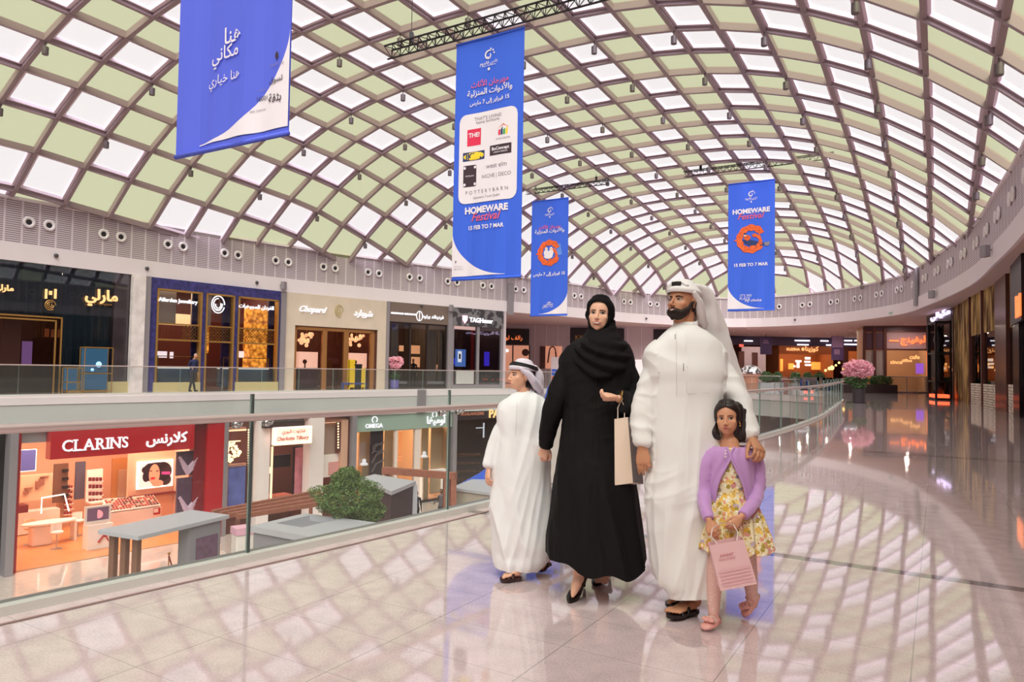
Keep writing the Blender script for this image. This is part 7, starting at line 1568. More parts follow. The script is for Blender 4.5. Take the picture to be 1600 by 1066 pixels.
# collar, placket, pocket
mb = MB(); R = []
for f, z_ in ((0, 0), (1, .034)):
    row = []
    for j in range(33): a = math.radians(-158+j*316/32)+math.pi/2+math.radians(-30)+math.pi; c = nb+Vector((0, 0, .060)); row.append(Vector((c.x-.004+(.070-.006*f)*math.cos(a), c.y-.016+(.068-.006*f)*math.sin(a), c.z+z_*1.5-.028+.014*math.sin(a))))
    R.append(row)
for j in range(32): mb.quad(R[0][j], R[0][j+1], R[1][j+1], R[1][j])
o = mb.build('collar', THOBE, th, smooth=True); s_ = o.modifiers.new('t', 'SOLIDIFY'); s_.thickness = .006
tr = BVHTree.FromObject(th, bpy.context.evaluated_depsgraph_get()) if False else BVHTree.FromPolygons([v.co.copy() for v in me.vertices], [tuple(p.vertices) for p in me.polygons])
def onbody(px, py, tree, off=.003):
    r = ray(px, py).normalized(); hit = tree.ray_cast(Vector((0, 0, EYE)), r); return hit[0]-r*off if hit[0] else None
def seam(root, name, m, pts, tree, r=.0012, off=.001):
    P_ = [onbody(x, y, tree, off) for x, y in pts]; P_ = [p for p in P_ if p]
    if len(P_) > 1: mb = MB(); mb.tube(P_, r, 5); return mb.build(name, m, root)
SEAM = mat('cotton_seam', s2l(206, 200, 194), .9); DSE = mat('dark_slit', s2l(90, 80, 80), .9)
seam(th, 'placket_seam', SEAM, [(1057, 518+i*6) for i in range(18)], tr); seam(th, 'pen_slot', DSE, [(1068, 568+i*2) for i in range(7)], tr, .0018); seam(th, 'neck_slit', DSE, [(1055, 522+i*2) for i in range(5)], tr, .0018)
seam(th, 'pocket_seam', SEAM, [(1073, 572), (1073, 612), (1075, 616), (1108, 614)], tr)
for h_, t_, sd in ((fh, ft, -1), (fh2, ft2, 1)): sole_strap(man, h_-Vector((0, 0, .008)), t_-Vector((0, 0, .008)), BLKL, BLKL, .95, sd)

# ---------------- the woman ----------------
YW = 4.15; wom = thing('person', 'woman in a black abaya and hijab smiling and holding the boy\'s hand', 'person', (*A_(930, 920, YW).xy, 0))
hw = Head(A_(937, 493, YW), .90, 17, 4, -3)
mb = MB(); hw.add(mb, fem=1); nbw = A_(939, 533, YW+.02)
limb(mb, [hw.M @ Vector((0, -.02, -.04)), hw.M @ Vector((0, -.026, -.10)), nbw], [.047, .045, .05]); limb(mb, [nbw, A_(936, 600, YW), A_(936, 700, YW)], [.07, .09, .11]); limb(mb, [A_(902, 556, YW), A_(970, 556, YW)], [.04, .04])
wl = A_(853.5, 692, YW+.08); limb(mb, [A_(898, 556, YW), A_(870, 625, YW), wl], [.038, .032, .021]); hand(mb, A_(853, 696, YW+.10), (-.03, .03, -.1), (-.5, -.8, 0), .84, (50, 55, 58, 60), .6, -1, 30, wr=.022)
wr_ = A_(966, 623, 3.97); limb(mb, [A_(974, 556, YW), A_(988, 640, YW), wr_], [.038, .032, .021]); hand(mb, A_(964, 622.5, 3.955), (-.95, -.30, -.04), (.10, -.35, -.9), .82, (38, 44, 52, 58), .5, 1, 16, tdir=(-.9, -.25, .32), wr=.022)
limb(mb, [A_(925, 700, YW), A_(910, 820, YW-.03), A_(904, 905, 4.08)], [.08, .05, .031]); limb(mb, [A_(950, 700, YW), A_(942, 820, YW+.08), A_(944, 905, 4.3)], [.08, .05, .031])
# feet in heels
def heel_foot(mb, ank, toe, s=.9):
    a, t = Vector(ank), Vector(toe); limb(mb, [a, a+(t-a)*.35, a+(t-a)*.7, a+(t-a)*.85], [.031*s, .033*s, .022*s, .012*s])
f1a, f1t = A_(905, 900, 4.08), atZ(893, 937, .02); f2a, f2t = A_(943, 898, 4.3), atZ(930, 911, .02)
heel_foot(mb, f1a, f1t); heel_foot(mb, f2a, f2t)
me = fuse(mb, .0035, 4, .5); hw.shape(me); hw.bvh(me); link_mesh(me, 'body', SK_W, wom)
hw.face(wom, look=-.3, up=.2, brow=BROW, lip=LIPW, smile=True, teeth=True, fem=1, browh=.005)
def opening(z):
    t = (z+.012)/.092; return 0 if abs(t) >= 1 else 56*math.sqrt(1-t*t)**.8
def hj(z): a = opening(z); return (a+.01, 360-a-.01)
hij = hw.shell(wom, 'hijab', HIJ, -.13, .108, 44, hj, lambda ph, z: .012+.006*ridge(ph*.02, z*14, 2)*(1 if 50 < ph < 310 else .3)+(.01 if z < -.09 else 0), thick=.004, dflt=.062)
mb = MB()
ringloft(mb, [(500, 921, 960, .06, YW+.045), (512, 919, 962, .072, YW+.03), (522, 915, 966, .085, YW+.01), (532, 906, 973, .10, YW-.01), (546, 894, 981, .135, YW-.02), (562, 891, 982, .15, YW-.02), (576, 898, 976, .15, YW-.03), (588, 912, 962, .13, YW-.05)], 4)
me = fuse(mb, .005, 6); cx0 = A_(937, 540, YW); 
def cowl(p, n):
    dx = p.x-cx0.x; u = p.z-cx0.z-1.9*dx*dx+.35*dx; return .011*math.sin(u*92+1.3*noise.noise(p*6))*min(1, max(0, (cx0.z+.03-p.z)/.05+.4))+.005*ridge(p.x*9-p.z*12, p.y*7, p.z*9)
displace(me, cowl); link_mesh(me, 'hijab_drape', HIJ, hij)
mb = MB()
ringloft(mb, [(530, 908, 970, .08, YW), (537, 894, 979, .10, YW), (547, 882, 986, .115, YW), (562, 875, 990, .125, YW), (585, 875, 990, .135, YW), (610, 881, 986, .14, YW), (650, 881, 986, .145, YW), (700, 875, 986, .16, YW), (750, 868, 991, .19, YW), (800, 864.5, 996, .21, YW), (850, 861, 1001, .235, YW), (884, 859, 1005, .25, YW), (915, 857, 1007, .26, YW)], 4)
P_, R_2 = smoothpts([A_(901, 568, YW), A_(885, 592, YW), A_(871, 624, YW), A_(859, 660, YW+.04), A_(854, 697, YW+.09)], [.066, .068, .064, .052, .040]); mb.tube(P_, R_2, 18)
P_, R_2 = smoothpts([A_(968, 568, YW), A_(981, 594, YW), A_(986, 630, YW-.02), A_(979, 633, YW-.12), A_(971, 627, 3.98)], [.066, .068, .072, .07, .062]); mb.tube(P_, R_2, 18)
limb(mb, [A_(986, 625, YW-.05), A_(984, 652, YW-.06)], [.06, .03])
me = fuse(mb, .0065, 12); cut_hem(me, A_(930, 886, YW-.1).z); zb0 = A_(930, 884, YW).z; xc = A_(930, 884, YW).x; zw = A_(930, 640, YW).z
def wfold(p, n):
    w = min(1, max(0, (zw-p.z)/.7)); return (.003+.026*w)*ridge(p.x*6.5+.6*math.sin(p.z*2), p.y*5, p.z*.35)+.004*ridge(p.x*20+p.z*3, p.y*16, p.z*3)+.004*(1-w)*ridge(p.x*10-p.z*8, p.y*9, p.z*12)
displace(me, wfold)
def hem(p):
    k = max(0, 1-(p.z-zb0)/.35)
    dx = (p.x-xc); 
    if k > 0: p.z += k*(-.035*math.exp(-((dx-.11)/.12)**2)+.05*max(0, -dx-.12)/.14+.02*math.sin(dx*26))
    return p
remap(me, hem); link_mesh(me, 'abaya', ABAYA, wom)
trw = BVHTree.FromPolygons([v.co.copy() for v in me.vertices], [tuple(p.vertices) for p in me.polygons]); seam(wom, 'front_seam', mat('black_piping', s2l(12, 10, 12), .4), [(931-i*.4, 590+i*8) for i in range(34)], trw, .002)
def pump(root, ank, toe, heelpt, m):
    a, t, hp = Vector(ank), Vector(toe), Vector(heelpt); mb = MB(); d = (t-hp); d.z = 0; d.normalize(); sd = Vector((-d.y, d.x, 0)); R = []
    for f, w, h_, z in ((0, .022, .045, .085), (.12, .03, .046, .075), (.35, .031, .026, .046), (.52, .038, .046, .034), (.66, .043, .052, .028), (.82, .038, .040, .021), (.95, .020, .022, .014), (1.0, .006, .010, .011)):
        c = hp+(t-hp)*f; c.z = z*.9; R.append([c+sd*(w*.9*math.cos(k*math.pi/8))+Vector((0, 0, h_*.5*math.sin(k*math.pi/8))) for k in range(16)])
    mb.rings(R); mb.tube([(hp.x, hp.y, .075), (hp.x, hp.y, .005)], [.014, .006], 8); return mb.build('high_heel_shoe', m, root, smooth='auto')
pump(wom, f1a, atZ(889, 941, .01), atZ(914, 921, .0)+Vector((0, .03, 0)), BLKL); pump(wom, f2a, atZ(927, 914, .01), atZ(953, 903, .0), BLKL)
mb = MB(); c = A_(970, 620, 3.96); mb.tube([c+Vector((.008*math.cos(a*math.pi/12)+.0, .030*math.sin(a*math.pi/12), .034*math.cos(a*math.pi/12))) for a in range(25)], .0028, 8); mb.build('gold_bangle', GOLD, wom, smooth=True)
# cream bag on her forearm
bg_ = thing('shopping_bag', 'tall cream paper shopping bag with a grey side hanging from the woman\'s forearm', 'bag', A_(980, 757, 3.98)); Yb = 3.97
T = [A_(960, 655, Yb), A_(981, 652, Yb-.02), A_(996, 655, Yb+.10), A_(975, 657, Yb+.12)]; B_ = [A_(960.5, 758, Yb), A_(989, 754, Yb-.02), A_(1005.5, 756, Yb+.10), A_(978, 757, Yb+.12)]
mb = MB(); mb.quad(B_[0], B_[1], T[1], T[0]); mb.quad(B_[3], B_[0], T[0], T[3]); mb.quad(B_[0], B_[1], B_[2], B_[3]); o = mb.build('cream_panels', mat('cream_paper', s2l(238, 216, 196), .7), bg_); sm = o.modifiers.new('t', 'SOLIDIFY'); sm.thickness = .002
mb = MB(); mb.quad(B_[1], B_[2], T[2], T[1]); mb.quad(B_[2], B_[3], T[3], T[2]); o = mb.build('grey_side', mat('grey_paper', s2l(150, 140, 140), .7), bg_); sm = o.modifiers.new('t', 'SOLIDIFY'); sm.thickness = .002
for q, r_ in ((T[0], T[1]), (T[3], T[2])): a, b = q+(r_-q)*.25, q+(r_-q)*.75; mb = MB(); mb.tube([a, a+Vector((0, 0, .06)), (a+b)/2+Vector((0, 0, .10)), b+Vector((0, 0, .06)), b], .003, 6); mb.build('handle', mat('cream_cord', s2l(230, 214, 200), .8), bg_)

# ---------------- the boy ----------------
YB_ = 4.5; boy = thing('person', 'boy in a white thobe and lilac-white headscarf with black cord, looking to the side', 'person', (*A_(815, 900, YB_).xy, 0))
hb = Head(A_(814.5, 589, YB_), .84, 66, 6, 2)
mb = MB(); hb.add(mb, child=1); nbb = A_(822, 627, YB_+.02)
limb(mb, [hb.M @ Vector((0, -.02, -.04)), hb.M @ Vector((0, -.028, -.09)), nbb], [.042, .041, .046]); limb(mb, [nbb, A_(818, 680, YB_), A_(816, 750, YB_)], [.06, .08, .09]); limb(mb, [A_(797, 644, YB_), A_(840, 644, YB_)], [.035, .035])
wa = A_(763.5, 728, YB_-.02); limb(mb, [A_(795, 646, YB_), A_(775, 690, YB_), wa], [.034, .028, .019]); hand(mb, A_(763, 732, YB_-.025), (-.02, -.1, -.3), (-.8, -.5, 0), .72, (20, 24, 28, 30), .8, 1, 20, tdir=(.2, -.5, -.8), wr=.022)
wb = A_(852, 698, YB_-.12); limb(mb, [A_(843, 648, YB_), A_(855, 678, YB_-.05), wb], [.034, .028, .019]); hand(mb, A_(852.5, 699, YB_-.15), (.02, -.25, -.3), (.8, -.5, .2), .72, (48, 50, 52, 54), .5, -1, 30, wr=.022)
limb(mb, [A_(810, 750, YB_), A_(803, 830, YB_), A_(800, 885, 4.45)], [.06, .045, .028]); limb(mb, [A_(828, 750, YB_), A_(840, 820, YB_+.05), A_(853, 868, 4.68)], [.06, .045, .028])
bh, bt = atZ(812, 900, .03), atZ(783, 903, .03); bh2, bt2 = atZ(857, 878, .05), atZ(842, 889, .025)
limb(mb, [A_(800, 880, 4.45), bh+Vector((0, 0, .035))], [.028, .026]); limb(mb, [A_(853, 866, 4.68), bh2+Vector((0, 0, .035))], [.028, .026]); bare_foot(mb, bh, bt, .8, side=1); bare_foot(mb, bh2, bt2, .8, side=1)
me = fuse(mb, .0035, 4, .5); hb.shape(me); hb.bvh(me); link_mesh(me, 'body', SK_B, boy)
hb.face(boy, look=.4, up=.3, brow=BROW, lip=LIPB, smile=True, browh=.0045)
hb.shell(boy, 'hair', HAIR, -.075, .06, 12, lambda z: (74 if z > .012 else 101+max(0, -z)*150, 286 if z > .012 else 259-max(0, -z)*150), lambda ph, z: .008+(.004 if z > 0 else 0))
gb_ = gcap(hb, boy, GHB)
mb = MB()
for o_ in (0, .013): mb.tube([hb.M @ (hb.rad(ph, .074+.012*math.cos(math.radians(ph))+o_, .024)+Vector((0, 0, 0))) for ph in range(-180, 181, 10)], .0075, 8)
p = hb.M @ hb.rad(-165, .07, .028); q = hb.M @ hb.rad(-150, .07, .03); mb.tube([q, q+Vector((.004, 0, -.03)), q+Vector((.002, 0, -.075))], .004, 6); mb.build('black_head_cord', AGAL, gb_, smooth=True)
mb = MB()
ringloft(mb, [(572, 816, 838, .05, YB_+.03), (580, 822, 846, .055, YB_+.04), (592, 832, 849, .055, YB_+.05), (604, 834, 848, .05, YB_+.06), (616, 836, 850, .045, YB_+.07), (630, 838, 851, .035, YB_+.09)], 5)
limb(mb, [hb.M @ Vector((-.078, .05, .055)), hb.M @ Vector((-.088, .0, .032)), hb.M @ Vector((-.078, -.06, -.02)), A_(843, 608, YB_+.02)], [.008, .018, .024, .022]); limb(mb, [hb.M @ Vector((.078, .05, .055)), hb.M @ Vector((.088, .0, .032)), hb.M @ Vector((.078, -.06, -.02)), A_(843, 610, YB_+.08)], [.008, .018, .024, .022])
me = fuse(mb, .005, 8); displace(me, lambda p, n: .007*ridge(p.x*20+p.z*9, p.y*12, p.z*3)); link_mesh(me, 'scarf_fall', GHB, gb_)
mb = MB()
ringloft(mb, [(615, 804, 836, .05, YB_+.02), (621, 797, 845, .07, YB_), (628, 787, 851, .088, YB_), (638, 780, 856, .1, YB_), (655, 778, 857, .108, YB_), (680, 779, 855, .11, YB_), (720, 772, 857, .12, YB_), (760, 770, 859, .13, YB_), (800, 771, 861, .14, YB_), (840, 773, 860, .145, YB_), (862, 775, 856, .15, YB_+.02), (876, 777, 846, .13, YB_), (890, 780, 832, .12, YB_), (905, 780, 830, .12, YB_)], 4)
P_, R_2 = smoothpts([A_(799, 652, YB_), A_(785, 674, YB_), A_(773, 702, YB_), A_(763.5, 729, YB_-.02)], [.048, .050, .043, .030]); mb.tube(P_, R_2, 16)
P_, R_2 = smoothpts([A_(838, 652, YB_), A_(850, 670, YB_-.03), A_(852, 694, YB_-.11)], [.048, .048, .033]); mb.tube(P_, R_2, 16)
me = fuse(mb, .006, 12); cut_hem(me, A_(810, 889, YB_-.06).z); displace(me, lambda p, n: .020*ridge(p.x*8+p.z*2.4, p.y*6, p.z*.8+7)*min(1, max(.25, (1.0-p.z)/.5))+.009*ridge(p.x*15-p.z*3, p.y*11, p.z*1)+.002*ridge(p.x*7+p.z*10, p.y*7, p.z*9)); tb = link_mesh(me, 'thobe', THOBE_B, boy)
trb = BVHTree.FromPolygons([v.co.copy() for v in me.vertices], [tuple(p.vertices) for p in me.polygons]); seam(tb, 'placket_seam', SEAM, [(808-i*.2, 628+i*5) for i in range(12)], trb)
mb = MB(); R = []
for f in (0, 1):
    row = []
    for j in range(27): a = math.radians(-150+j*300/26)+math.radians(40); c = nbb+Vector((0, 0, .050)); row.append(Vector((c.x+.054*math.cos(a), c.y+.052*math.sin(a), c.z+.030*f-.014)))
    R.append(row)
for j in range(26): mb.quad(R[0][j], R[0][j+1], R[1][j+1], R[1][j])
o = mb.build('collar', THOBE_B, tb, smooth=True); s_ = o.modifiers.new('t', 'SOLIDIFY'); s_.thickness = .005
for h_, t_ in ((bh, bt), (bh2, bt2)): sole_strap(boy, h_-Vector((0, 0, .008)), t_-Vector((0, 0, .008)), BRWL, BRWL, .8, 1, False)

# ---------------- the girl ----------------
YG = 3.72; girl = thing('person', 'young girl in a lilac cardigan and floral dress carrying a small pink bag', 'person', (*A_(1140, 975, YG).xy, 0))
hg = Head(A_(1136.5, 655, YG), .775, 24, 2, 3)
mb = MB(); hg.add(mb, child=1, fem=.6); nbg = A_(1140, 694, YG+.015)
limb(mb, [hg.M @ Vector((0, -.02, -.04)), hg.M @ Vector((0, -.026, -.10)), nbg], [.034, .032, .038]); limb(mb, [nbg, A_(1141, 740, YG), A_(1141, 800, YG)], [.05, .065, .075]); limb(mb, [A_(1112, 710, YG), A_(1171, 710, YG)], [.028, .028])
w1 = A_(1107, 811, YG-.13); limb(mb, [A_(1109, 712, YG), A_(1101, 765, YG), w1], [.028, .024, .017]); hand(mb, A_(1108, 814, YG-.14), (.03, -.05, -.16), (-.35, -.85, 0), .66, (24, 30, 34, 38), .7, -1, 25, tdir=(.7, -.2, -.6), wr=.02)
w2 = A_(1160, 806, YG-.15); limb(mb, [A_(1173, 712, YG), A_(1183, 765, YG-.02), w2], [.028, .024, .017]); hand(mb, A_(1158, 808, YG-.16), (-.12, -.05, -.12), (.2, -.9, .1), .66, (26, 32, 36, 40), .7, 1, 20, tdir=(-.9, -.2, -.05), wr=.02)
a1_, a2_ = A_(1115, 966, YG-.06), A_(1176, 944, YG+.12)
limb(mb, [A_(1128, 800, YG), A_(1120, 880, YG-.02), A_(1116, 920, YG-.03), a1_], [.06, .045, .036, .023]); limb(mb, [A_(1156, 800, YG), A_(1167, 870, YG+.03), A_(1172, 905, YG+.07), a2_], [.06, .045, .036, .023])
me = fuse(mb, .0033, 4, .5); hg.shape(me); hg.bvh(me); link_mesh(me, 'body', SK_G, girl)
hg.face(girl, look=-.6, up=0, brow=BROW, lip=LIPG, fem=.6, browh=.0035, smile=True)
hair = hg.shell(girl, 'hair', HAIR, -.015, .108, 26, lambda z: (58 if z < .03 else 58*max(.0, math.cos((z-.03)/.055*math.pi/2)) if z < .085 else 0, 360-(58 if z < .03 else 58*max(.0, math.cos((z-.03)/.055*math.pi/2)) if z < .085 else 0)), lambda ph, z: .010+.002*ridge(ph*.12, z*8, 1)-.003*math.exp(-((ph % 360-(0 if ph < 180 else 360))/9)**2), thick=.004)
mb = MB()
ringloft(mb, [(628, 1132, 1152, .04, YG+.045), (636, 1124, 1160, .065, YG+.05), (660, 1124, 1166, .07, YG+.05), (680, 1130, 1168, .055, YG+.045), (690, 1146, 1166, .035, YG+.04)], 4)
P_, R_2 = smoothpts([A_(1158, 640, YG+.02), A_(1162, 660, YG+.01), A_(1161, 677, YG+.0), A_(1157, 689, YG-.01)], [.024, .027, .027, .014]); mb.tube(P_, R_2, 12)
P_, R_2 = smoothpts([A_(1118, 655, YG+.04), A_(1115, 670, YG+.03), A_(1118, 679, YG+.02), A_(1125, 686, YG)], [.014, .020, .021, .007]); mb.tube(P_, R_2, 12)
me = fuse(mb, .0045, 6); displace(me, lambda p, n: .004*ridge(p.x*42, p.y*42, p.z*6)); link_mesh(me, 'hair_length', HAIR, hair)
mb = MB(); p = hg.M @ Vector((.083, .0, -.032)); p = hg.M @ Vector((-.080, .004, -.034)); p2 = hg.M @ Vector((-.080, .004, -.048)); mb.ball(tuple(hg.M @ Vector((-.081, .006, -.030))), .004, 8, 6); mb.ball(tuple(hg.M @ Vector((-.081, .007, -.043))), .0055, 8, 6); mb.build('gold_earring', GOLD, girl, smooth=True)
# floral cotton
FL = bpy.data.materials.new('yellow_floral_cotton'); FL.use_nodes = True; nt = FL.node_tree; b_ = nt.nodes['Principled BSDF']; b_.inputs['Roughness'].default_value = .8; tc = nt.nodes.new('ShaderNodeTexCoord')
def vor(scale, off_):
    mp = nt.nodes.new('ShaderNodeMapping'); mp.inputs['Location'].default_value = (off_, off_, off_); nt.links.new(tc.outputs['Object'], mp.inputs[0]); v = nt.nodes.new('ShaderNodeTexVoronoi'); v.inputs['Scale'].default_value = scale; nt.links.new(mp.outputs[0], v.inputs['Vector']); return v
base = None
prev = (*s2l(236, 222, 184), 1); cur = None
for sc_, of_, th_, cols in ((26, 0, .46, (s2l(222, 178, 70), s2l(214, 150, 140), s2l(232, 190, 96), s2l(196, 176, 190))), (36, 3, .40, (s2l(170, 148, 60), s2l(230, 160, 130), s2l(240, 206, 120), s2l(150, 140, 150))), (58, 5, .32, (s2l(250, 244, 226), s2l(196, 160, 60), s2l(250, 244, 226), s2l(190, 110, 100)))):
    v = vor(sc_, of_); r = nt.nodes.new('ShaderNodeValToRGB'); r.color_ramp.interpolation = 'CONSTANT'; e = r.color_ramp.elements; e[0].color = (*cols[0], 1); e[1].color = (*cols[1], 1); e[1].position = .3
    for k, po in ((2, .55), (3, .8)): q = e.new(po); q.color = (*cols[k], 1)
    nt.links.new(v.outputs['Color'], r.inputs[0]); l = nt.nodes.new('ShaderNodeMath'); l.operation = 'LESS_THAN'; l.inputs[1].default_value = th_; nt.links.new(v.outputs['Distance'], l.inputs[0])
    mx = nt.nodes.new('ShaderNodeMix'); mx.data_type = 'RGBA'; nt.links.new(l.outputs[0], mx.inputs[0]); nt.links.new(r.outputs[0], mx.inputs[7])
    if cur is None: mx.inputs[6].default_value = prev
    else: nt.links.new(cur, mx.inputs[6])
    cur = mx.outputs[2]
nt.links.new(cur, b_.inputs['Base Color'])
mb = MB()
ringloft(mb, [(699, 1122, 1162, .055, YG), (708, 1111, 1174, .068, YG), (730, 1110, 1174, .078, YG), (768, 1113, 1170, .08, YG), (776, 1109, 1175, .09, YG), (800, 1102, 1186, .115, YG), (830, 1096, 1195, .135, YG), (862, 1091, 1203, .155, YG), (880, 1089, 1206, .16, YG)], 4)
me = fuse(mb, .005, 5); cut_hem(me, A_(1140, 864, YG-.1).z); zwg = A_(1140, 772, YG).z; cg = A_(1142, 800, YG)
def pleat(p, n):
    w = min(1, max(0, (zwg-p.z)/.22)); a = math.atan2(p.y-cg.y, p.x-cg.x); return .016*w*math.sin(a*15+1.5*math.sin(p.z*7))+.004*ridge(p.x*20, p.y*20, p.z*8)*w+.002*ridge(p.x*30, p.y*30, p.z*20)
displace(me, pleat)
def ghem(p):
    k = max(0, 1-(p.z-A_(1140, 862, YG).z)/.2); p.z += k*(.012*math.sin(math.atan2(p.y-cg.y, p.x-cg.x)*15)); return p
remap(me, ghem); link_mesh(me, 'floral_dress', FL, girl)
# cardigan: open shell with sleeves
CARD = mat('lilac_knit', s2l(196, 148, 206), .85, sheen=.4, bump=(210, .35, .003)); mb = MB(); R = []; rows = [(697, 1117, 1167, .062, 12), (704, 1105, 1179, .075, 3), (713, 1103, 1182, .085, 1), (725, 1103, 1182, .09, 9), (745, 1104, 1180, .094, 24), (765, 1106, 1178, .097, 36), (785, 1108, 1176, .098, 46), (797, 1110, 1175, .097, 56)]
Q = crom([(float(y), float(a), float(b), float(c), float(d)) for y, a, b, c, d in rows], 4)
for y, xl, xr, rd, op in Q:
    a, b = A_(xl, y, YG), A_(xr, y, YG); cx, rx, z = (a.x+b.x)/2, (b.x-a.x)/2, (a.z+b.z)/2; row = []
    for j in range(57):
        ang = math.radians(-103+op+(360-2*op)*j/56); wv = .004*math.sin(j*1.7+y*.06); row.append(Vector((cx-.006*(op/50)+(rx+wv)*math.cos(ang), YG+(rd+wv)*math.sin(ang), z)))
    R.append(row)
mb.rings(R, closed=False, cap=(False, False)); o = mb.build('cardigan', CARD, girl, smooth=True); s_ = o.modifiers.new('t', 'SOLIDIFY'); s_.thickness = .006; s_.offset = 1
cdg = o
mb = MB(); 
for s0, pts, rr in ((0, [A_(1116, 712, YG), A_(1104, 730, YG), A_(1100, 765, YG-.01), A_(1102, 790, YG-.07), A_(1107, 811, YG-.13)], [.052, .044, .036, .031, .026]), (1, [A_(1167, 712, YG), A_(1181, 728, YG), A_(1184, 762, YG-.02), A_(1177, 786, YG-.09), A_(1161, 806, YG-.15)], [.052, .046, .037, .031, .026])):
    P_, R_2 = smoothpts(pts, rr); mb.tube(P_, R_2, 18)
me = fuse(mb, .004, 5); displace(me, lambda p, n: .0045*ridge(p.x*14+p.z*6, p.y*12, p.z*18)); link_mesh(me, 'cardigan_sleeves', CARD, cdg)
mb = MB()
for i in range(3): p = A_(1134-i*.2, 705+i*4.5, YG-.098); mb.ball(tuple(p), .005, 8, 6)
mb.build('pearl_buttons', mat('pearl', s2l(240, 226, 220), .3), cdg, smooth=True)
mb = MB(); mb.tube([R[i][0]+Vector((0, -.004, 0)) for i in range(len(R))], .006, 6); mb.tube([R[i][-1]+Vector((0, -.004, 0)) for i in range(len(R))], .006, 6); mb.tube([p+Vector((0, -.002, 0)) for p in R[-1]], .007, 6); mb.build('ribbed_edging', CARD, cdg, smooth=True)
# tights and shoes
TI = bpy.data.materials.new('pale_pink_dotted_tights'); TI.use_nodes = True; nt = TI.node_tree; b_ = nt.nodes['Principled BSDF']; tc = nt.nodes.new('ShaderNodeTexCoord'); v = nt.nodes.new('ShaderNodeTexVoronoi'); v.inputs['Scale'].default_value = 75; nt.links.new(tc.outputs['Object'], v.inputs['Vector']); l = nt.nodes.new('ShaderNodeMath'); l.operation = 'LESS_THAN'; l.inputs[1].default_value = .22; nt.links.new(v.outputs['Distance'], l.inputs[0]); mx = nt.nodes.new('ShaderNodeMix'); mx.data_type = 'RGBA'; nt.links.new(l.outputs[0], mx.inputs[0]); mx.inputs[6].default_value = (*s2l(232, 186, 176), 1); mx.inputs[7].default_value = (*s2l(250, 232, 226), 1); nt.links.new(mx.outputs[2], b_.inputs['Base Color'])
t1, t2 = atZ(1101, 982, .018), atZ(1164, 961, .018); h1, h2 = atZ(1120, 976, .02), A_(1181, 940, YG+.12)
for pts, rr, hh, tt in (([A_(1128, 800, YG), A_(1120, 880, YG-.02), A_(1116, 920, YG-.03), a1_], [.063, .048, .038, .0255], h1, t1), ([A_(1156, 800, YG), A_(1167, 870, YG+.03), A_(1172, 905, YG+.07), a2_], [.063, .048, .038, .0255], h2, t2)):
    mb = MB(); P_, R_2 = smoothpts(pts, rr); mb.tube(P_, R_2, 16); mb.ball(tuple(a1_ if hh is h1 else a2_), .026, 12, 8)
    hq = Vector(hh)+Vector((0, 0, .022)); limb(mb, [a1_ if hh is h1 else a2_, hq, hq+(tt-hh)*.5+Vector((0, 0, .008))], [.0255, .026, .024]); mb.build('tights_leg', TI, girl, smooth=True)
    d = (tt-hh).normalized(); sd = d.cross(Vector((0, 0, 1))).normalized(); up = sd.cross(d); mb = MB(); L = (tt-hh).length; Rr = []
    for f, w, hgt, z in ((-.16, .014, .016, .018), (-.08, .026, .034, .024), (.15, .029, .040, .022), (.4, .031, .030, .012), (.65, .036, .034, .014), (.9, .033, .030, .012), (1.08, .02, .02, .008), (1.14, .006, .01, .006)): Rr.append([hh+d*L*f+sd*(w*math.cos(k*math.pi/8))+up*(z-.004+hgt*.5*math.sin(k*math.pi/8)) for k in range(16)])
    mb.rings(Rr); sh = mb.build('ballet_shoe', mat('blush_leather', s2l(232, 168, 158), .35), girl, smooth=True)
    c = hh+d*L*.72+up*.038; mb = MB()
    for a, b in ((-.022, .0), (.022, .0)): ellip(mb, tuple(c+sd*a), (.017, .014, .009), None, 10, 6)
    for k in range(10): q = c+sd*(.02*math.cos(k*.63))+d*(.02*math.sin(k*.63)); mb.ball(tuple(q+up*.004), .008, 8, 5)
    mb.ball(tuple(c+up*.006), .009, 8, 6); mb.build('bow', mat('blush_bow', s2l(240, 178, 168), .6), sh, smooth=True)
    mb = MB(); q = hh+d*L*.22+up*.03; mb.tube([q+sd*(.031*math.cos(a*math.pi/8))+up*(.028*math.sin(a*math.pi/8)) for a in range(9)], .004, 6); mb.build('ankle_strap', mat('blush_leather', (0, 0, 0)), sh)
# pink bag
pb_ = thing('gift_bag', 'small pale pink paper bag with a faint logo in the girl\'s hands', 'bag', A_(1146, 920, YG-.25)); Yp = YG-.25
f4 = [A_(1126, 924, Yp), A_(1183, 912.5, Yp), A_(1162, 843.5, Yp), A_(1109, 853, Yp)]; b4 = [p+Vector((.01, .075, .0)) for p in f4]
mb = MB(); mb.quad(*f4); mb.quad(b4[1], b4[0], b4[3], b4[2]); mb.quad(f4[1], b4[1], b4[2], f4[2]); mb.quad(b4[0], f4[0], f4[3], b4[3]); mb.quad(b4[0], b4[1], f4[1], f4[0]); PK = mat('blush_paper', s2l(242, 198, 200), .6); o = mb.build('paper_body', PK, pb_); sm = o.modifiers.new('t', 'SOLIDIFY'); sm.thickness = .0015
Xb = (f4[1]-f4[0]).normalized(); Ub = (f4[3]-f4[0]); Ub = (Ub-Xb*Ub.dot(Xb)).normalized(); cc = sum(f4, Vector())/4; NF = Xb.cross(Ub).normalized(); NF = NF if NF.y < 0 else -NF
mb = MB(); put_text(mb, 'sweet', cc+Ub*.055-Xb*.02+NF*.003, Xb, Ub, w=.07, shear=.4); put_text(mb, 'PARFUMERIE', cc+Ub*.035-Xb*.02+NF*.003, Xb, Ub, w=.08); mb.build('logo_lettering', mat('rose_ink', s2l(206, 130, 140), .6), pb_)
mb = MB(); w5 = (f4[1]-f4[0]).length*.84
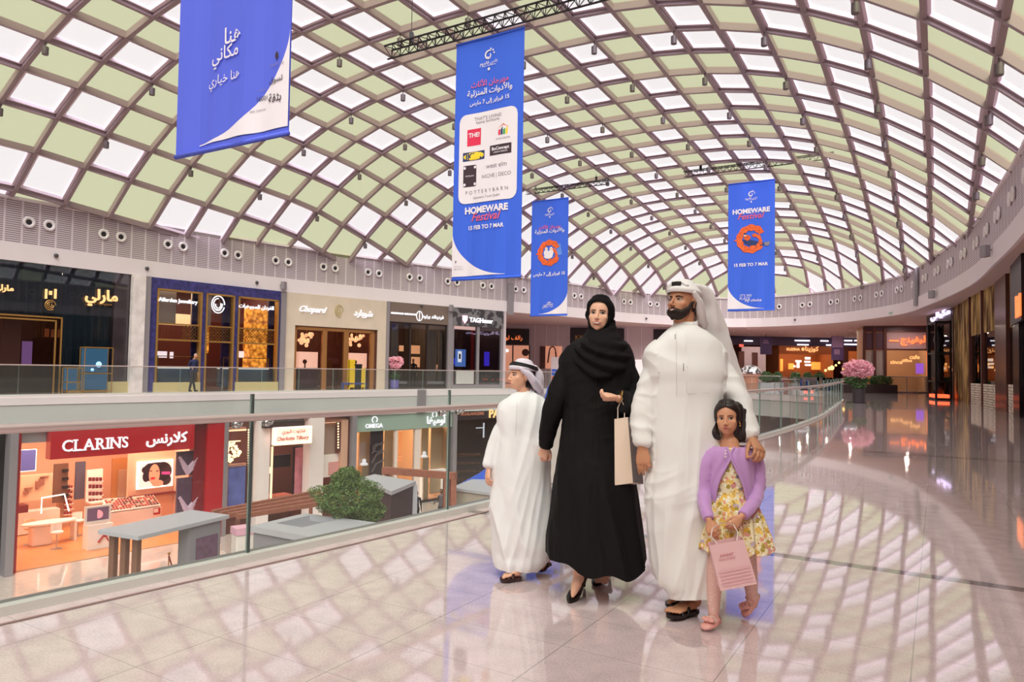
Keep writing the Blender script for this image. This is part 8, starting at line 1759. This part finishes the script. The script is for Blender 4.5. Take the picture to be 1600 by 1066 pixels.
for k in range(5): c = f4[0]+(f4[1]-f4[0])*.5+(f4[3]-f4[0])*(.10+.075*k)+NF*.002; mb.quad(c-Xb*w5/2-Ub*.006, c+Xb*w5/2-Ub*.006, c+Xb*w5/2+Ub*.006, c-Xb*w5/2+Ub*.006)
mb.build('pink_bands', mat('deeper_blush', s2l(236, 184, 190), .6), pb_)
for (q0, q1), hp in (((f4[3], f4[2]), 0), ((b4[3], b4[2]), 0)):
    a, b = q0+(q1-q0)*.22, q0+(q1-q0)*.8; mb = MB(); mb.tube([a, A_(1111, 838, YG-.23), A_(1113, 826, YG-.2)], .0022, 6); mb.tube([b, A_(1153, 832, YG-.23), A_(1146, 820, YG-.2)], .0022, 6); mb.tube([A_(1113, 826, YG-.2), A_(1128, 817, YG-.2), A_(1146, 820, YG-.2)], .0022, 6); mb.build('handle', mat('white_cord', s2l(240, 226, 222), .7), pb_)

# ---------------- people in the background ----------------
def figure(px, pyf, Zf, hgt, yaw, top, legs, lb, skinc=(196, 140, 110), hairc=(30, 20, 18), lean=0, arm=0, white=False):
    p = atZ(px, pyf, Zf); t = thing('person', lb, 'person', (p.x, p.y, Zf)); M = Matrix.Translation((p.x, p.y, Zf)) @ Matrix.Rotation(math.radians(-yaw), 4, 'Z') @ Matrix.Rotation(math.pi, 4, 'Z') @ Matrix.Scale(hgt/1.75, 4)
    mb = MB(); T_ = lambda a: [M @ Vector(q) for q in a]
    h0 = Vector((0, .02+lean*.15, 1.64)); ellip(mb, h0, (.075, .09, .115), M); limb(mb, T_([h0-Vector((0, .02, .06)), (0, lean*.1, 1.46)]), [.05, .055]); limb(mb, T_([(0, lean*.08, 1.38), (0, lean*.03, 1.15), (0, 0, .95)]), [.13, .125, .14]); limb(mb, T_([(-.16, lean*.08, 1.38), (.16, lean*.08, 1.38)]), [.06, .06])
    for sx in (-1, 1):
        hx = (.22, .25, 1.12) if arm and sx > 0 else (.24, .05, .84); limb(mb, T_([(sx*.18, lean*.08, 1.38), (sx*.24, -.02, 1.12), (sx*hx[0], hx[1], hx[2])]), [.052, .042, .032]); hp = M @ Vector((sx*hx[0], hx[1], hx[2])); hand(mb, hp, M.to_3x3() @ Vector((0, .4 if arm and sx > 0 else .1, -1)), M.to_3x3() @ Vector((sx, 0, 0)), .95, (20, 20, 20, 20), 1, sx)
        limb(mb, T_([(sx*.09, 0, .92), (sx*.10, .08*sx, .5), (sx*.10, -.05*sx, .09)]), [.09, .062, .045]); limb(mb, T_([(sx*.10, -.06*sx, .045), (sx*.11, -.06*sx+.16, .04)]), [.045, .036])
    ellip(mb, h0+Vector((0, .095, -.02)), (.014, .02, .02), M)
    me = fuse(mb, .014, 3, .5); me.materials.clear(); me2 = me
    Mi = M.inverted(); mats_ = [mat('figure_skin_%d' % skinc[0], s2l(*skinc), .5), mat('figure_top_%02x%02x%02x' % top, s2l(*top), .8), mat('figure_legs_%02x%02x%02x' % legs, s2l(*legs), .8), mat('figure_hair_%d' % hairc[0], s2l(*hairc), .6), mat('figure_shoes', s2l(24, 20, 22), .5)]
    for m_ in mats_: me.materials.append(m_)
    for pl in me.polygons:
        c = Mi @ pl.center; k = 0
        if c.z < .075: k = 4
        elif c.z < .93 and abs(c.x) < .2: k = 2
        elif c.z < 1.48 and not (abs(c.x) > .2 and c.z < (.9 if not arm else 1.14) and (c.z < .9 or c.y > .16)): k = 1
        elif c.z > 1.6 and (c.y < .03+lean*.15 or c.z > 1.71): k = 3
        pl.material_index = k
    me.polygons.foreach_set('use_smooth', [True]*len(me.polygons)); o = bpy.data.objects.new('body', me); C.objects.link(o); o.parent = t; o.matrix_parent_inverse = pinv(t); return t
figure(300, 612, 0, 1.74, -60, (34, 38, 78), (36, 32, 44), 'grey-haired man in a navy shirt leaning by the far railing before the blue-framed shop', hairc=(150, 140, 138), lean=1, arm=1)
figure(578, 605, 0, 1.70, 60, (26, 22, 26), (24, 22, 26), 'person in black standing beside the short yellow stand outside the cream shop', lean=0, arm=1)
figure(645, 606, 0, 1.80, 10, (28, 28, 40), (26, 26, 34), 'man in a dark suit standing in the entrance of the brown-signed watch shop')
q = atL(650, 832); 
def lowfig(px, py_head, hgt, *a, **k):
    # place by the head height: solve distance where the head top sits at the given pixel
    r = ray(px, py_head); tt = (LOW+hgt-EYE)/r.z; P = Vector((r.x*tt, r.y*tt, LOW)); v = project(P); return figure(v[0], v[1], LOW, hgt, *a, **k)
lowfig(651, 767, 1.78, -30, (40, 38, 58), (34, 32, 44), 'man in a dark waistcoat on the lower floor in front of the dark kiosk', arm=1, skinc=(120, 84, 66))
lowfig(690, 764, 1.78, 40, (104, 98, 104), (80, 76, 84), 'man in grey clothes on the lower floor beside the timber post', arm=1, skinc=(130, 92, 72))
